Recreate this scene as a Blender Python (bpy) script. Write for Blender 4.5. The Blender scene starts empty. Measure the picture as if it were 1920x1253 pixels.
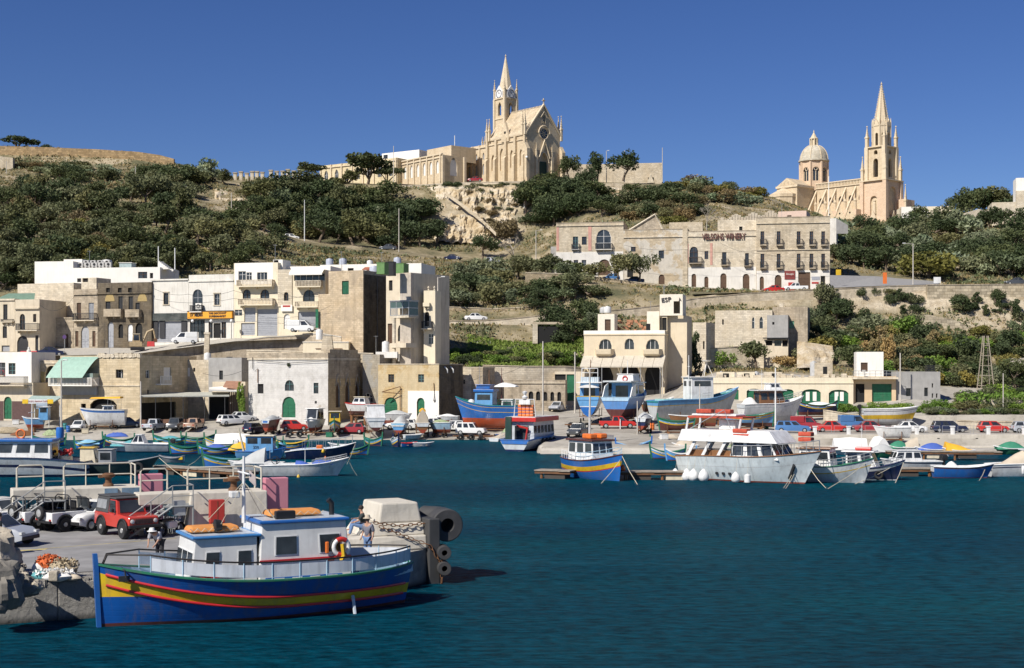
import bpy,math,random
import numpy as np
from mathutils import Vector,Matrix
R=math.radians
rnd=random.Random(7)
SC=bpy.context.scene
COL=SC.collection
##  camera, sky, sun, exposure
F,VH,H=2640.0,692.0,9.6
cam=bpy.data.objects.new('camera',bpy.data.cameras.new('camera'));COL.objects.link(cam)
cam.location=(0,0,H);cam.rotation_euler=(R(90),0,0)
cam.data.sensor_width=36;cam.data.lens=36*F/1920;cam.data.shift_y=(VH-626.5)/1920
cam.data.clip_start=1;cam.data.clip_end=6000
SC.camera=cam
SUN_AZ,SUN_EL=R(223),R(43)
wd=bpy.data.worlds.new('World');SC.world=wd;wd.use_nodes=True
nt=wd.node_tree;bg=nt.nodes['Background']
sky=nt.nodes.new('ShaderNodeTexSky');sky.sky_type='NISHITA';sky.sun_disc=False
sky.sun_elevation=SUN_EL;sky.sun_rotation=SUN_AZ;sky.altitude=2500;sky.air_density=1.0
sky.dust_density=0.6;sky.ozone_density=4.0
hs=nt.nodes.new('ShaderNodeHueSaturation');hs.inputs['Saturation'].default_value=1.2;hs.inputs['Hue'].default_value=0.516
nt.links.new(sky.outputs[0],hs.inputs['Color']);nt.links.new(hs.outputs[0],bg.inputs[0])
bg.inputs[1].default_value=0.068
sun=bpy.data.objects.new('sun',bpy.data.lights.new('sun','SUN'));COL.objects.link(sun)
sun.data.energy=5.0;sun.data.angle=R(0.5);sun.data.color=(1.0,0.945,0.865)
sd=Vector((math.sin(SUN_AZ)*math.cos(SUN_EL),math.cos(SUN_AZ)*math.cos(SUN_EL),math.sin(SUN_EL)))
sun.rotation_euler=sd.to_track_quat('Z','Y').to_euler();sun.location=(-60,-60,120)
SC.view_settings.view_transform='Standard';SC.view_settings.look='None'
SC.view_settings.exposure=0.28;SC.view_settings.gamma=1.0;SC.view_settings.use_curve_mapping=False
def P(u,v,Y):return Vector(((u-960)*Y/F,Y,H-(v-VH)*Y/F))
def W(u,v,z=0.0):
 return P(u,v,F*(H-z)/(v-VH))
 ##  materials
MATS={}
def nodes(name):
 m=bpy.data.materials.new(name);m.use_nodes=True
 t=m.node_tree;b=t.nodes['Principled BSDF']
 return m,t,b
def N(t,kind,**kw):
 n=t.nodes.new('ShaderNode'+kind)
 for k,v in kw.items():
  if k in n.inputs:n.inputs[k].default_value=v
  else:setattr(n,k,v)
 return n
def c4(c):return(c[0],c[1],c[2],1)
def ramp(t,src,stops):
 r=t.nodes.new('ShaderNodeValToRGB');e=r.color_ramp.elements
 while len(e)<len(stops):e.new(0.5)
 for i,(p,c)in enumerate(stops):e[i].position=p;e[i].color=c4(c)if not isinstance(c,(int,float))else(c,c,c,1)
 t.links.new(src,r.inputs[0]);return r.outputs[0]
def mix(t,fac,a,b,mode='MIX'):
 m=t.nodes.new('ShaderNodeMix');m.data_type='RGBA';m.blend_type=mode
 for s,x in((0,fac),(6,a),(7,b)):
  if isinstance(x,(tuple,list)):m.inputs[s].default_value=c4(x)
  elif isinstance(x,(int,float)):m.inputs[s].default_value=x
  else:t.links.new(x,m.inputs[s])
 return m.outputs[2]
def noise(t,co,scale,detail=4,rough=.55):
 n=N(t,'TexNoise',Scale=scale,Detail=detail,Roughness=rough);t.links.new(co,n.inputs['Vector']);return n.outputs[0]
def bump(t,b,h,s=.3,d=.02):
 n=N(t,'Bump',Strength=s,Distance=d);t.links.new(h,n.inputs['Height']);t.links.new(n.outputs[0],b.inputs['Normal'])
def coords(t,sx=1,sy=1,sz=1,kind='Object'):
 tc=t.nodes.new('ShaderNodeTexCoord');mp=N(t,'Mapping');mp.inputs['Scale'].default_value=(sx,sy,sz)
 t.links.new(tc.outputs[kind],mp.inputs[0]);return mp.outputs[0]
def M(name,col,rough=.6,var=.18,scale=2.5,bmp=0,metal=0,dirt=0,dcol=(.12,.1,.08),streak=0,coat=0):
 """plain stuff: paint, cloth, metal - a base colour with wear"""
 if name in MATS:return MATS[name]
 m,t,b=nodes(name);co=coords(t)
 n1=noise(t,co,scale);lo=[x*(1-var)for x in col];hi=[min(1,x*(1+var*.6))for x in col]
 out=ramp(t,n1,[(.3,lo),(.7,hi)])
 if dirt:
  n2=noise(t,co,scale*.45,7,.65);f=ramp(t,n2,[(.52,0),(.75,dirt)]);out=mix(t,f,out,dcol)
 if streak:
  n3=noise(t,coords(t,2.2,2.2,.25),1.6,5,.6);f=ramp(t,n3,[(.5,0),(.72,streak)]);out=mix(t,f,out,dcol)
 t.links.new(out,b.inputs['Base Color']);b.inputs['Roughness'].default_value=rough;b.inputs['Metallic'].default_value=metal
 b.inputs['Coat Weight'].default_value=coat
 if bmp:bump(t,b,noise(t,co,scale*4,5),bmp,.05)
 MATS[name]=m;return m
def stone(name,col,bw=.62,bh=.31,stain=.5,sc=(.09,.075,.055),joint=.8,vary=.16,plaster=0,pcol=(.6,.56,.5),patch=.5,streak=.5):
 """coursed limestone masonry; plaster > 0 leaves patches of render on it"""
 if name in MATS:return MATS[name]
 m,t,b=nodes(name)
 tc=t.nodes.new('ShaderNodeTexCoord');sp=N(t,'SeparateXYZ');t.links.new(tc.outputs['Object'],sp.inputs[0])
 ad=N(t,'Math',operation='ADD');t.links.new(sp.outputs[0],ad.inputs[0]);t.links.new(sp.outputs[1],ad.inputs[1])
 cb=N(t,'CombineXYZ');t.links.new(ad.outputs[0],cb.inputs[0]);t.links.new(sp.outputs[2],cb.inputs[1])
 br=t.nodes.new('ShaderNodeTexBrick');t.links.new(cb.outputs[0],br.inputs['Vector'])
 br.inputs['Scale'].default_value=1;br.inputs['Brick Width'].default_value=bw;br.inputs['Row Height'].default_value=bh
 br.inputs['Mortar Size'].default_value=.018;br.inputs['Mortar Smooth'].default_value=.3
 br.inputs['Color1'].default_value=c4([x*(1+vary)for x in col]);br.inputs['Color2'].default_value=c4([x*(1-vary)for x in col])
 br.inputs['Mortar'].default_value=c4([x*(joint)for x in col])
 co=tc.outputs['Object'];out=br.outputs[0]
 nb=noise(t,co,.35,6,.6);out=mix(t,ramp(t,nb,[(.35,0),(.7,patch)]),out,[col[0]*.72,col[1]*.64,col[2]*.5])
 if plaster:
  npl=noise(t,co,.28,7,.62);pf=ramp(t,npl,[(.36+.3*plaster,1),(.40+.3*plaster,0)])
  nv=noise(t,co,1.2,5);out=mix(t,pf,out,ramp(t,nv,[(.3,[x*.82 for x in pcol]),(.7,pcol)]))
 if streak:
  mp=N(t,'Mapping');mp.inputs['Scale'].default_value=(1.3,1.3,.16);t.links.new(co,mp.inputs[0])
  ns=noise(t,mp.outputs[0],1.0,6,.65);out=mix(t,ramp(t,ns,[(.52,0),(.74,streak)]),out,sc)
 if stain:
  n2=noise(t,co,.55,8,.68);out=mix(t,ramp(t,n2,[(.5,0),(.72,stain)]),out,sc)
 nf=noise(t,co,6,4);out=mix(t,.35,out,ramp(t,nf,[(.3,.75),(.7,1.1)]),'MULTIPLY')
 t.links.new(out,b.inputs['Base Color']);b.inputs['Roughness'].default_value=.9;b.inputs['Specular IOR Level'].default_value=.2
 hm=N(t,'Math',operation='MULTIPLY_ADD');hm.inputs[1].default_value=.5;t.links.new(nf,hm.inputs[0]);t.links.new(br.outputs['Fac'],hm.inputs[2])
 iv=N(t,'Math',operation='SUBTRACT');iv.inputs[0].default_value=1;t.links.new(br.outputs['Fac'],iv.inputs[1])
 h2=N(t,'Math',operation='MULTIPLY_ADD');h2.inputs[1].default_value=.6;t.links.new(nf,h2.inputs[0]);t.links.new(iv.outputs[0],h2.inputs[2])
 bump(t,b,h2.outputs[0],.5,.05)
 MATS[name]=m;return m
def glass(name='window_glass',col=(.03,.035,.04)):
 if name in MATS:return MATS[name]
 m,t,b=nodes(name);co=coords(t)
 t.links.new(ramp(t,noise(t,co,.8,3),[(.3,[x*.5 for x in col]),(.7,[x*1.9 for x in col])]),b.inputs['Base Color'])
 b.inputs['Roughness'].default_value=.08;b.inputs['Specular IOR Level'].default_value=.6
 MATS[name]=m;return m
 ##  mesh builder
class MB:
 def __init__(s):s.v=[];s.f=[];s.mi=[];s.m=0;s.X=None
 def pts(s,P_):
  k=len(s.v)
  for p in P_:
   s.v.append(tuple(s.X@Vector(p))if s.X is not None else tuple(p))
  return k
 def face(s,idx):s.f.append(tuple(idx));s.mi.append(s.m)
 def poly(s,P_):k=s.pts(P_);s.face(range(k,k+len(P_)));return s
 def box(s,x0,x1,y0,y1,z0,z1):
  k=s.pts([(x,y,z)for z in(z0,z1)for x,y in((x0,y0),(x1,y0),(x1,y1),(x0,y1))])
  for q in((0,3,2,1),(4,5,6,7),(0,1,5,4),(1,2,6,5),(2,3,7,6),(3,0,4,7)):s.face([k+i for i in q])
  return s
 def loft(s,rings,closed=True,caps=True):
  n=len(rings[0]);ks=[s.pts(r)for r in rings]
  for a,b in zip(ks,ks[1:]):
   for i in range(n if closed else n-1):
    j=(i+1)%n;s.face((a+i,a+j,b+j,b+i))
  if caps and closed:s.face([ks[0]+i for i in reversed(range(n))]);s.face([ks[-1]+i for i in range(n)])
  return s
 def tube(s,pts,r,n=6,caps=True,closed=False):
  pts=[Vector(p)for p in pts];rings=[];N_=len(pts);rr=r if isinstance(r,(list,tuple))else[r]*N_
  ref=None
  for i,p in enumerate(pts):
   a=pts[i-1]if(i>0 or closed)else p;b=pts[(i+1)%N_]if(i<N_-1 or closed)else p
   d=(b-a).normalized()if(b-a).length>1e-9 else Vector((0,0,1))
   if ref is None or abs(d.dot(ref))>.95:
    ref=Vector((0,0,1))if abs(d.z)<.9 else Vector((1,0,0))
   e=d.cross(ref).normalized();g=e.cross(d);ref=g
   rings.append([p+(e*math.cos(2*math.pi*k/n)+g*math.sin(2*math.pi*k/n))*rr[i]for k in range(n)])
  if closed:rings.append(rings[0])
  return s.loft(rings,True,caps and not closed)
 def lathe(s,prof,n=12,c=(0,0,0),a0=0):
  return s.loft([[(c[0]+r*math.cos(a0+2*math.pi*k/n),c[1]+r*math.sin(a0+2*math.pi*k/n),c[2]+z)for k in range(n)]for r,z in prof])
 def sphere(s,c,r,n=10,sz=1):
  m=max(4,n//2)
  return s.lathe([(max(1e-3,r*math.sin(math.pi*i/m)),-r*sz*math.cos(math.pi*i/m))for i in range(m+1)],n,c)
 def prism(s,poly,d0,d1,ax='y'):
  f={'y':lambda a,b,d:(a,d,b),'x':lambda a,b,d:(d,a,b),'z':lambda a,b,d:(a,b,d)}[ax]
  return s.loft([[f(a,b,d0)for a,b in poly],[f(a,b,d1)for a,b in poly]])
 def torus(s,c,Rr,r,n=20,k=8,ax='y'):
  f={'y':lambda a,b:(c[0]+a,c[1],c[2]+b),'x':lambda a,b:(c[0],c[1]+a,c[2]+b),'z':lambda a,b:(c[0]+a,c[1]+b,c[2])}[ax]
  return s.tube([f(Rr*math.cos(2*math.pi*i/n),Rr*math.sin(2*math.pi*i/n))for i in range(n)],r,k,closed=True)
 def build(s,name,mat,parent=None,smooth=0,bevel=0,kind=None,loc=None,rot=None):
  me=bpy.data.meshes.new(name);me.from_pydata(s.v,[],s.f)
  for m in(mat if isinstance(mat,(list,tuple))else[mat]):me.materials.append(m)
  if len(me.materials)>1:me.polygons.foreach_set('material_index',s.mi)
  if smooth:me.shade_smooth();me.set_sharp_from_angle(angle=R(smooth))
  me.update()
  o=bpy.data.objects.new(name,me);COL.objects.link(o)
  if parent is not None:o.parent=parent
  if kind:o['kind']=kind
  if loc is not None:o.location=loc
  if rot is not None:o.rotation_euler=rot
  if bevel:
   b=o.modifiers.new('b','BEVEL');b.width=bevel;b.segments=2;b.limit_method='ANGLE';b.angle_limit=R(40)
  return o
def thing(name,label,cat,loc=(0,0,0),rz=0,group=None,parent=None):
 o=bpy.data.objects.new(name,None);COL.objects.link(o);o.empty_display_size=.3
 o.location=loc;o.rotation_euler=(0,0,rz);tag(o,label,cat,group);return o
def tag(o,label,cat,group=None):
 o['label']=label;o['category']=cat;o['kind']='thing'
 if group:o['group']=group
 return o
def copy_tree(o,parent=None):
 c=o.copy();COL.objects.link(c)
 if parent is not None:c.parent=parent
 for ch in list(o.children):copy_tree(ch,c)
 return c
ORD=['leftmost','second from the left','third from the left','fourth from the left','fifth from the left','sixth from the left','seventh from the left','fifth from the right','fourth from the right','third from the right','second from the right','rightmost']
def ordn(k,n):return ORD[k]if k<(n+1)//2 else ORD[12-(n-k)]
def rotz(a):return Matrix.Rotation(a,4,'Z')
def T4(x,y,z):return Matrix.Translation((x,y,z))
##  terrain: each column is a walk inland (distance, height seen as photo row)
COLS={-500:[(190,826),(205,789),(219,785),(220,668),(232,658),(234,640),(262,540),(300,470),(340,400),(380,345),(416,310),(418,290),(460,285),(620,330)],0:[(190,826),(205,789),(219,785),(220,668),(232,658),(234,640),(262,525),(300,450),(340,385),(380,335),(416,300),(418,279),(460,275),(620,330)],250:[(190,826),(205,788),(219,784),(220,664),(232,652),(235,630),(262,515),(300,445),(340,385),(380,340),(416,308),(418,290),(460,288),(620,340)],330:[(190,826),(205,787),(219,783),(220,655),(232,643),(235,620),(262,512),(300,448),(340,390),(380,345),(410,312),(440,309),(620,340)],440:[(190,826),(205,787),(219,783),(220,640),(232,632),(235,610),(262,505),(300,455),(345,412),(375,360),(400,338),(440,335),(620,345)],560:[(190,826),(205,787),(219,783),(220,633),(232,626),(235,600),(262,525),(300,485),(335,460),(344,449),(354,448),(375,398),(395,345),(420,338),(620,345)],700:[(190,827),(205,787),(219,780),(220,700),(225,660),(232,628),(240,600),(262,545),(290,505),(325,480),(340,469),(351,467),(372,425),(388,356),(400,347),(440,343),(620,350)],830:[(190,828),(200,800),(206,787),(220,760),(222,700),(235,672),(250,625),(260,604),(268,601),(272,577),(290,545),(315,505),(335,488),(346,486),(366,456),(376,380),(384,347),(450,343),(620,350)],930:[(190,829),(200,798),(210,775),(222,755),(226,700),(240,672),(252,640),(256,612),(262,602),(268,599),(272,580),(290,548),(315,508),(335,495),(346,492),(366,462),(376,385),(384,347),(450,343),(620,350)],990:[(182,836),(188,818),(198,788),(212,770),(222,755),(228,700),(240,672),(252,645),(256,615),(262,600),(268,594),(272,574),(290,540),(312,512),(332,500),(346,484),(368,440),(380,375),(386,345),(450,343),(620,350)],1012:[(160,853),(161,838),(172,821),(185,803),(197,788),(212,770),(222,755),(228,700),(240,672),(252,645),(256,615),(264,598),(268,590),(272,570),(290,535),(310,512),(330,500),(345,480),(368,430),(380,370),(386,345),(450,343),(620,350)],1100:[(160,853),(161,838),(172,820),(185,803),(197,788),(212,770),(222,755),(240,735),(244,660),(258,610),(262,590),(270,575),(276,534),(285,524),(300,517),(318,470),(340,430),(370,390),(385,352),(392,342),(450,340),(620,350)],1250:[(160,853),(161,839),(172,821),(185,804),(197,787),(207,766),(218,740),(240,700),(258,640),(264,600),(268,562),(272,548),(285,538),(298,532),(314,450),(345,405),(380,365),(400,347),(450,344),(620,365)],1340:[(160,853),(161,843),(172,832),(174,818),(184,806),(197,788),(205,768),(214,702),(248,688),(256,600),(266,576),(268,553),(294,541),(312,440),(345,400),(385,366),(420,350),(500,368),(620,425)],1450:[(159,853),(160,844),(170,838),(171,816),(181,809),(197,788),(205,768),(214,702),(248,690),(256,600),(266,578),(269,549),(290,548),(310,450),(345,415),(385,385),(420,372),(500,395),(620,430)],1560:[(159,853),(160,844),(170,838),(171,816),(181,809),(190,790),(205,765),(214,720),(235,685),(255,640),(266,585),(270,546),(290,540),(294,520),(330,472),(380,430),(430,412),(500,420),(620,435)],1700:[(159,853),(160,844),(170,838),(171,816),(181,809),(186,800),(187,780),(200,757),(215,735),(235,690),(255,640),(266,590),(270,538),(290,536),(294,522),(330,484),(380,445),(430,421),(480,414),(540,416),(620,430)],1850:[(159,853),(160,844),(170,838),(171,816),(181,809),(186,800),(187,778),(205,760),(235,705),(262,625),(270,535),(290,533),(310,502),(350,455),(400,424),(450,400),(480,393),(620,400)],2400:[(159,853),(160,844),(170,838),(171,816),(181,809),(186,800),(187,778),(205,760),(235,705),(262,625),(270,535),(290,533),(310,502),(350,455),(400,424),(450,400),(480,393),(620,400)],}
CU=sorted(COLS);YS=np.concatenate([np.arange(156,300,1.0),np.arange(300,470,3.0),np.arange(470,640,15.0),[900,1600]])
def prof(c):
 pr=COLS[c];ys=[p[0]for p in pr];zs=[H-(p[1]-VH)*p[0]/F for p in pr]
 ys=[ys[0]-2.5]+ys;zs=[-2.5]+zs
 z=np.interp(YS,ys,zs);z[YS<ys[0]]=-2.5;z[YS>640]=30;return z
PROF=np.array([prof(c)for c in CU])
def zrow(u):
 i=max(0,min(len(CU)-2,int(np.searchsorted(CU,u))-1));k=(u-CU[i])/(CU[i+1]-CU[i]);k=max(0,min(1,k))
 return PROF[i]*(1-k)+PROF[i+1]*k
def bumps(X,Y):
 a=np.sin(X*.11+1.3*np.sin(Y*.07))*np.cos(Y*.13+X*.05)+.5*np.sin(X*.31+Y*.23)*np.cos(Y*.37-X*.19)
 return a*np.clip((Y-290)/60,0,1)*.55*np.clip((430-Y)/60,0,1)
def ground(u,Y):
 X=(u-960)*Y/F;return float(np.interp(Y,YS,zrow(u))+bumps(np.array(X),np.array(Y)))
def T(u,v,y0=157,y1=620):
 z=zrow(u);X=(u-960)*YS/F;z=z+bumps(X,YS);vv=VH-(z-H)*F/YS
 prev=None
 for Y,q in zip(YS,vv):
  if Y<y0:prev=(Y,q);continue
  if Y>y1:break
  if q<=v:
   if prev and prev[1]>v:Y=prev[0]+(Y-prev[0])*(prev[1]-v)/max(1e-6,prev[1]-q)
   return Vector(((u-960)*Y/F,Y,ground(u,Y)))
  prev=(Y,q)
 return Vector(((u-960)*y1/F,y1,ground(u,y1)))
def scale_at(p):return F/p[1]
def terrain_mesh(name,ya,yb,mat):
 us=np.arange(-500,2401,10.0);ys=YS[(YS>=ya)&(YS<=yb)]
 Z=np.array([np.interp(ys,YS,zrow(u))for u in us]);U,Yg=np.meshgrid(us,ys,indexing='ij');X=(U-960)*Yg/F
 Z=Z+bumps(X,Yg)
 n,k=X.shape;me=bpy.data.meshes.new(name)
 V=np.stack([X,Yg,Z],-1).reshape(-1,3);idx=np.arange(n*k).reshape(n,k)
 Q=np.stack([idx[:-1,:-1],idx[1:,:-1],idx[1:,1:],idx[:-1,1:]],-1).reshape(-1,4)
 me.from_pydata(V.tolist(),[],Q.tolist());me.shade_smooth();me.set_sharp_from_angle(angle=R(40));me.materials.append(mat)
 o=bpy.data.objects.new(name,me);COL.objects.link(o);o['kind']='structure';return o
def m_apron():
 m,t,b=nodes('apron_concrete');co=coords(t)
 a=ramp(t,noise(t,co,.09,7,.6),[(.3,(.27,.245,.20)),(.7,(.47,.44,.38))])
 a=mix(t,ramp(t,noise(t,co,.5,6,.7),[(.5,0),(.7,.75)]),a,(.17,.15,.12));a=mix(t,ramp(t,noise(t,coords(t,.5,1.6,1),1.4,6,.7),[(.56,0),(.7,.5)]),a,(.15,.13,.10))
 t.links.new(a,b.inputs['Base Color']);b.inputs['Roughness'].default_value=.9;bump(t,b,noise(t,co,3,6),.3,.06);return m
def m_hill():
 m,t,b=nodes('hillside_soil');co=coords(t)
 a=ramp(t,noise(t,co,.12,7,.65),[(.36,(.095,.095,.045)),(.5,(.23,.19,.105)),(.64,(.42,.35,.235))])
 g=N(t,'NewGeometry');sx=N(t,'SeparateXYZ');t.links.new(g.outputs['Normal'],sx.inputs[0])
 f=ramp(t,sx.outputs[2],[(.60,1),(.80,0)])
 st=N(t,'TexVoronoi',Scale=.6);mp=coords(t,1,1,2.2);t.links.new(mp,st.inputs['Vector'])
 rk=ramp(t,noise(t,coords(t,1,1,1.8),.35,8,.68),[(.3,(.27,.2,.12)),(.5,(.5,.42,.3)),(.72,(.68,.6,.47))])
 rk=mix(t,ramp(t,st.outputs['Distance'],[(.0,.75),(.25,0)]),rk,(.2,.15,.09))
 a=mix(t,f,a,rk);t.links.new(a,b.inputs['Base Color']);b.inputs['Roughness'].default_value=.95
 bump(t,b,noise(t,co,.9,8,.7),.9,.6);return m
HILL=m_hill()
terrain_mesh('harbour_apron',156,221,m_apron())
terrain_mesh('hillside',221,1600,HILL)
##  water
def m_water():
 m,t,b=nodes('sea_water');co=coords(t)
 big=noise(t,coords(t,.016,.05,1),1,3,.5);n1=noise(t,coords(t,.6,1.5,1),1.8,7,.72);n2=noise(t,coords(t,.10,.34,1),1.0,4,.6)
 a=ramp(t,big,[(.35,(.0004,.050,.096)),(.65,(.0009,.083,.120))]);a=mix(t,1.0,a,ramp(t,n1,[(.38,.5),(.62,1.55)]),'MULTIPLY')  # ripple light and dark are multiplied into the base colour
 t.links.new(a,b.inputs['Base Color']);b.inputs['Roughness'].default_value=.2;b.inputs['IOR'].default_value=1.33;b.inputs['Specular IOR Level'].default_value=.05
 patch=ramp(t,noise(t,coords(t,.02,.06,1),1,3),[(.35,.5),(.65,1)]);s=N(t,'Math',operation='MULTIPLY');t.links.new(n1,s.inputs[0]);t.links.new(patch,s.inputs[1])
 h=N(t,'Math',operation='MULTIPLY_ADD');h.inputs[1].default_value=1.2;t.links.new(n2,h.inputs[0]);t.links.new(s.outputs[0],h.inputs[2])
 bn=N(t,'Bump',Strength=1.0,Distance=1.1);t.links.new(h.outputs[0],bn.inputs['Height']);df=N(t,'BsdfDiffuse');gl=N(t,'BsdfGlossy',Roughness=.12);fr=N(t,'Fresnel',IOR=1.33);mu=N(t,'Math',operation='MULTIPLY');mu.inputs[1].default_value=.36;ms=N(t,'MixShader')
 for n_ in(df,gl,fr):t.links.new(bn.outputs[0],n_.inputs['Normal'])
 t.links.new(a,df.inputs[0]);t.links.new(fr.outputs[0],mu.inputs[0]);t.links.new(mu.outputs[0],ms.inputs[0]);t.links.new(df.outputs[0],ms.inputs[1]);t.links.new(gl.outputs[0],ms.inputs[2]);t.links.new(ms.outputs[0],t.nodes['Material Output'].inputs[0]);return m
w=MB().poly([(-1500,-60,0),(1500,-60,0),(1500,500,0),(-1500,500,0)]).build('harbour_water',m_water());w['kind']='structure'
from mathutils import noise as mn
def m_rock():
 m,t,b=nodes('cliff_rock');co=coords(t);a=ramp(t,noise(t,coords(t,.5,.5,1.1),.5,9,.7),[(.3,(.36,.25,.13)),(.46,(.54,.43,.27)),(.6,(.66,.58,.45)),(.75,(.72,.66,.55))])
 a=mix(t,ramp(t,noise(t,coords(t,1,1,.3),.35,6,.7),[(.54,0),(.7,.55)]),a,(.24,.18,.11));t.links.new(a,b.inputs['Base Color']);b.inputs['Roughness'].default_value=.95;bump(t,b,noise(t,co,1.6,9,.75),1.0,.5);return m
ROCKM=m_rock()
def cliff(name,u0,u1,tops,bots,Yt,Yb,amp=1.2,nu=90,nv=40):
 rows=[]
 for i in range(nv+1):
  k=i/nv;r=[]
  for j in range(nu+1):
   f=j/nu;u=u0+(u1-u0)*f;vt=tops[0]+(tops[1]-tops[0])*f;vb=bots[0]+(bots[1]-bots[0])*f;v=vb+(vt-vb)*k;e=min(1,6*min(f,1-f))*min(1,5*(1-k)+.15);p=P(u,v,Yb+(Yt-Yb)*(k**.7))
   q=Vector((p.x*.35,p.y*.12,p.z*.22));d=mn.fractal(q,.75,2.3,7)*amp*.75-abs(mn.noise(Vector((p.x*.5,0,p.z*.12))))*amp*.8+.25*math.sin(p.z*2.1+p.x*.15);r.append((p.x+d*.4*e,p.y-(d+amp*.9)*e*1.3+(1-min(1,8*min(f,1-f)))*2.5,p.z+(d+.3)*.35*e))
  rows.append(r)
 o=MB().loft(rows,closed=False).build(name,ROCKM,smooth=25);o['kind']='structure';return o
cliff('cliff',800,990,(349,347),(452,462),382,364,1.7,150,70);cliff('cliff',1100,1262,(350,356),(378,384),386,376,1.2,60,16);cliff('rock_outcrop',395,475,(352,368),(425,405),376,342,1.4,50,24);cliff('rock_outcrop',560,690,(470,478),(500,505),336,322,1.1,60,16)
cliff('road_bank',690,960,(480,502),(512,530),331,308,.9,80,18);cliff('rock_outcrop',1340,1440,(362,374),(398,405),420,396,1.3,50,16);cliff('rock_outcrop',1500,1570,(640,650),(690,700),240,228,.7,40,16);cliff('rock_outcrop',1840,1925,(448,446),(462,470),352,344,.8,40,12)
##  building kit
LIME=stone('limestone',(.60,.52,.395),stain=.4,streak=.4);LIME_OLD=stone('old_limestone',(.47,.40,.305),stain=.75,streak=.6)
LIME_DARK=stone('blackened_and_shaded_limestone',(.18,.15,.11),stain=.9,streak=.85,sc=(.035,.032,.03),patch=.7)  # black house stone, also laid over flanks to colour their shade
LIME_GOLD=stone('golden_limestone',(.56,.45,.28),stain=.35,streak=.4,sc=(.3,.19,.07))
LIME_PALE=stone('pale_limestone',(.67,.595,.47),stain=.3,streak=.3)
CHURCH=stone('church_limestone',(.63,.52,.365),bw=.9,bh=.42,stain=.32,streak=.38,vary=.08,patch=.3,sc=(.3,.22,.14))
CHURCH_TRIM=stone('church_trim_stone',(.67,.565,.41),bw=.9,bh=.42,stain=.22,streak=.3,vary=.05,patch=.2,sc=(.3,.22,.14))
CHURCH_PINK=stone('warm_church_stone',(.66,.50,.36),bw=.9,bh=.42,stain=.1,streak=.15,vary=.07,patch=.25,sc=(.4,.28,.18))
PLASTER_ST=stone('patchy_plaster_wall',(.50,.45,.37),plaster=.95,pcol=(.68,.655,.61),stain=.45,streak=.25,sc=(.24,.22,.18))
PLASTER_PEEL=stone('peeling_plaster_wall',(.45,.37,.26),plaster=.33,pcol=(.58,.49,.36),stain=.6,streak=.55,sc=(.12,.09,.06))
WHITE=M('white_wall',(.80,.77,.70),.8,.07,.5,streak=.18,dcol=(.4,.36,.3));WHITE_OFF=M('dull_white_wall',(.68,.65,.58),.85,.12,.6,dirt=.3,streak=.35,dcol=(.28,.25,.2))
CREAM=M('cream_wall',(.73,.645,.48),.85,.1,.6,dirt=.2,streak=.25,dcol=(.4,.33,.2));BEIGE=M('beige_wall',(.63,.545,.41),.85,.12,.7,dirt=.3,streak=.4,dcol=(.3,.23,.14))
OCHRE=M('ochre_wall',(.60,.45,.28),.85,.12,.6,dirt=.2);GREYW=M('grey_render_wall',(.36,.35,.33),.9,.16,.9,dirt=.35,streak=.3,dcol=(.2,.19,.18))
CONC=M('concrete',(.46,.43,.37),.9,.16,1.2,bmp=.3,dirt=.3,streak=.3,dcol=(.2,.18,.15))
ROOFM=M('flat_roof_screed',(.46,.42,.35),.9,.2,.5,dirt=.3)
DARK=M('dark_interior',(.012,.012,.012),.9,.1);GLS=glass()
FRW=M('white_frame',(.72,.71,.68),.5,.06);FRB=M('brown_frame',(.10,.055,.03),.6,.2);FRG=M('green_paint',(.015,.13,.06),.5,.25,dirt=.2)
FRGL=M('pale_green_paint',(.12,.30,.20),.6,.2,dirt=.2);FRT=M('teal_frame',(.10,.22,.22),.6,.15)
METAL=M('galvanised_metal',(.42,.43,.43),.45,.15,metal=.4);GREYM=M('grey_shutter_metal',(.33,.34,.36),.6,.12,dirt=.2)
IRON=M('dark_iron',(.03,.03,.032),.6,.2);RUST=M('rusty_iron',(.15,.07,.03),.8,.3);REDP=M('red_paint',(.42,.035,.025),.45,.12,dirt=.15)
TANKW=M('white_tank',(.66,.65,.62),.5,.1,dirt=.2);BLACKP=M('black_plastic',(.015,.015,.016),.5,.2)
WINCOL={'w':FRW,'b':FRB,'g':FRG,'l':FRGL,'t':FRT,'m':GREYM,'i':IRON,'r':REDP}
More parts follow.
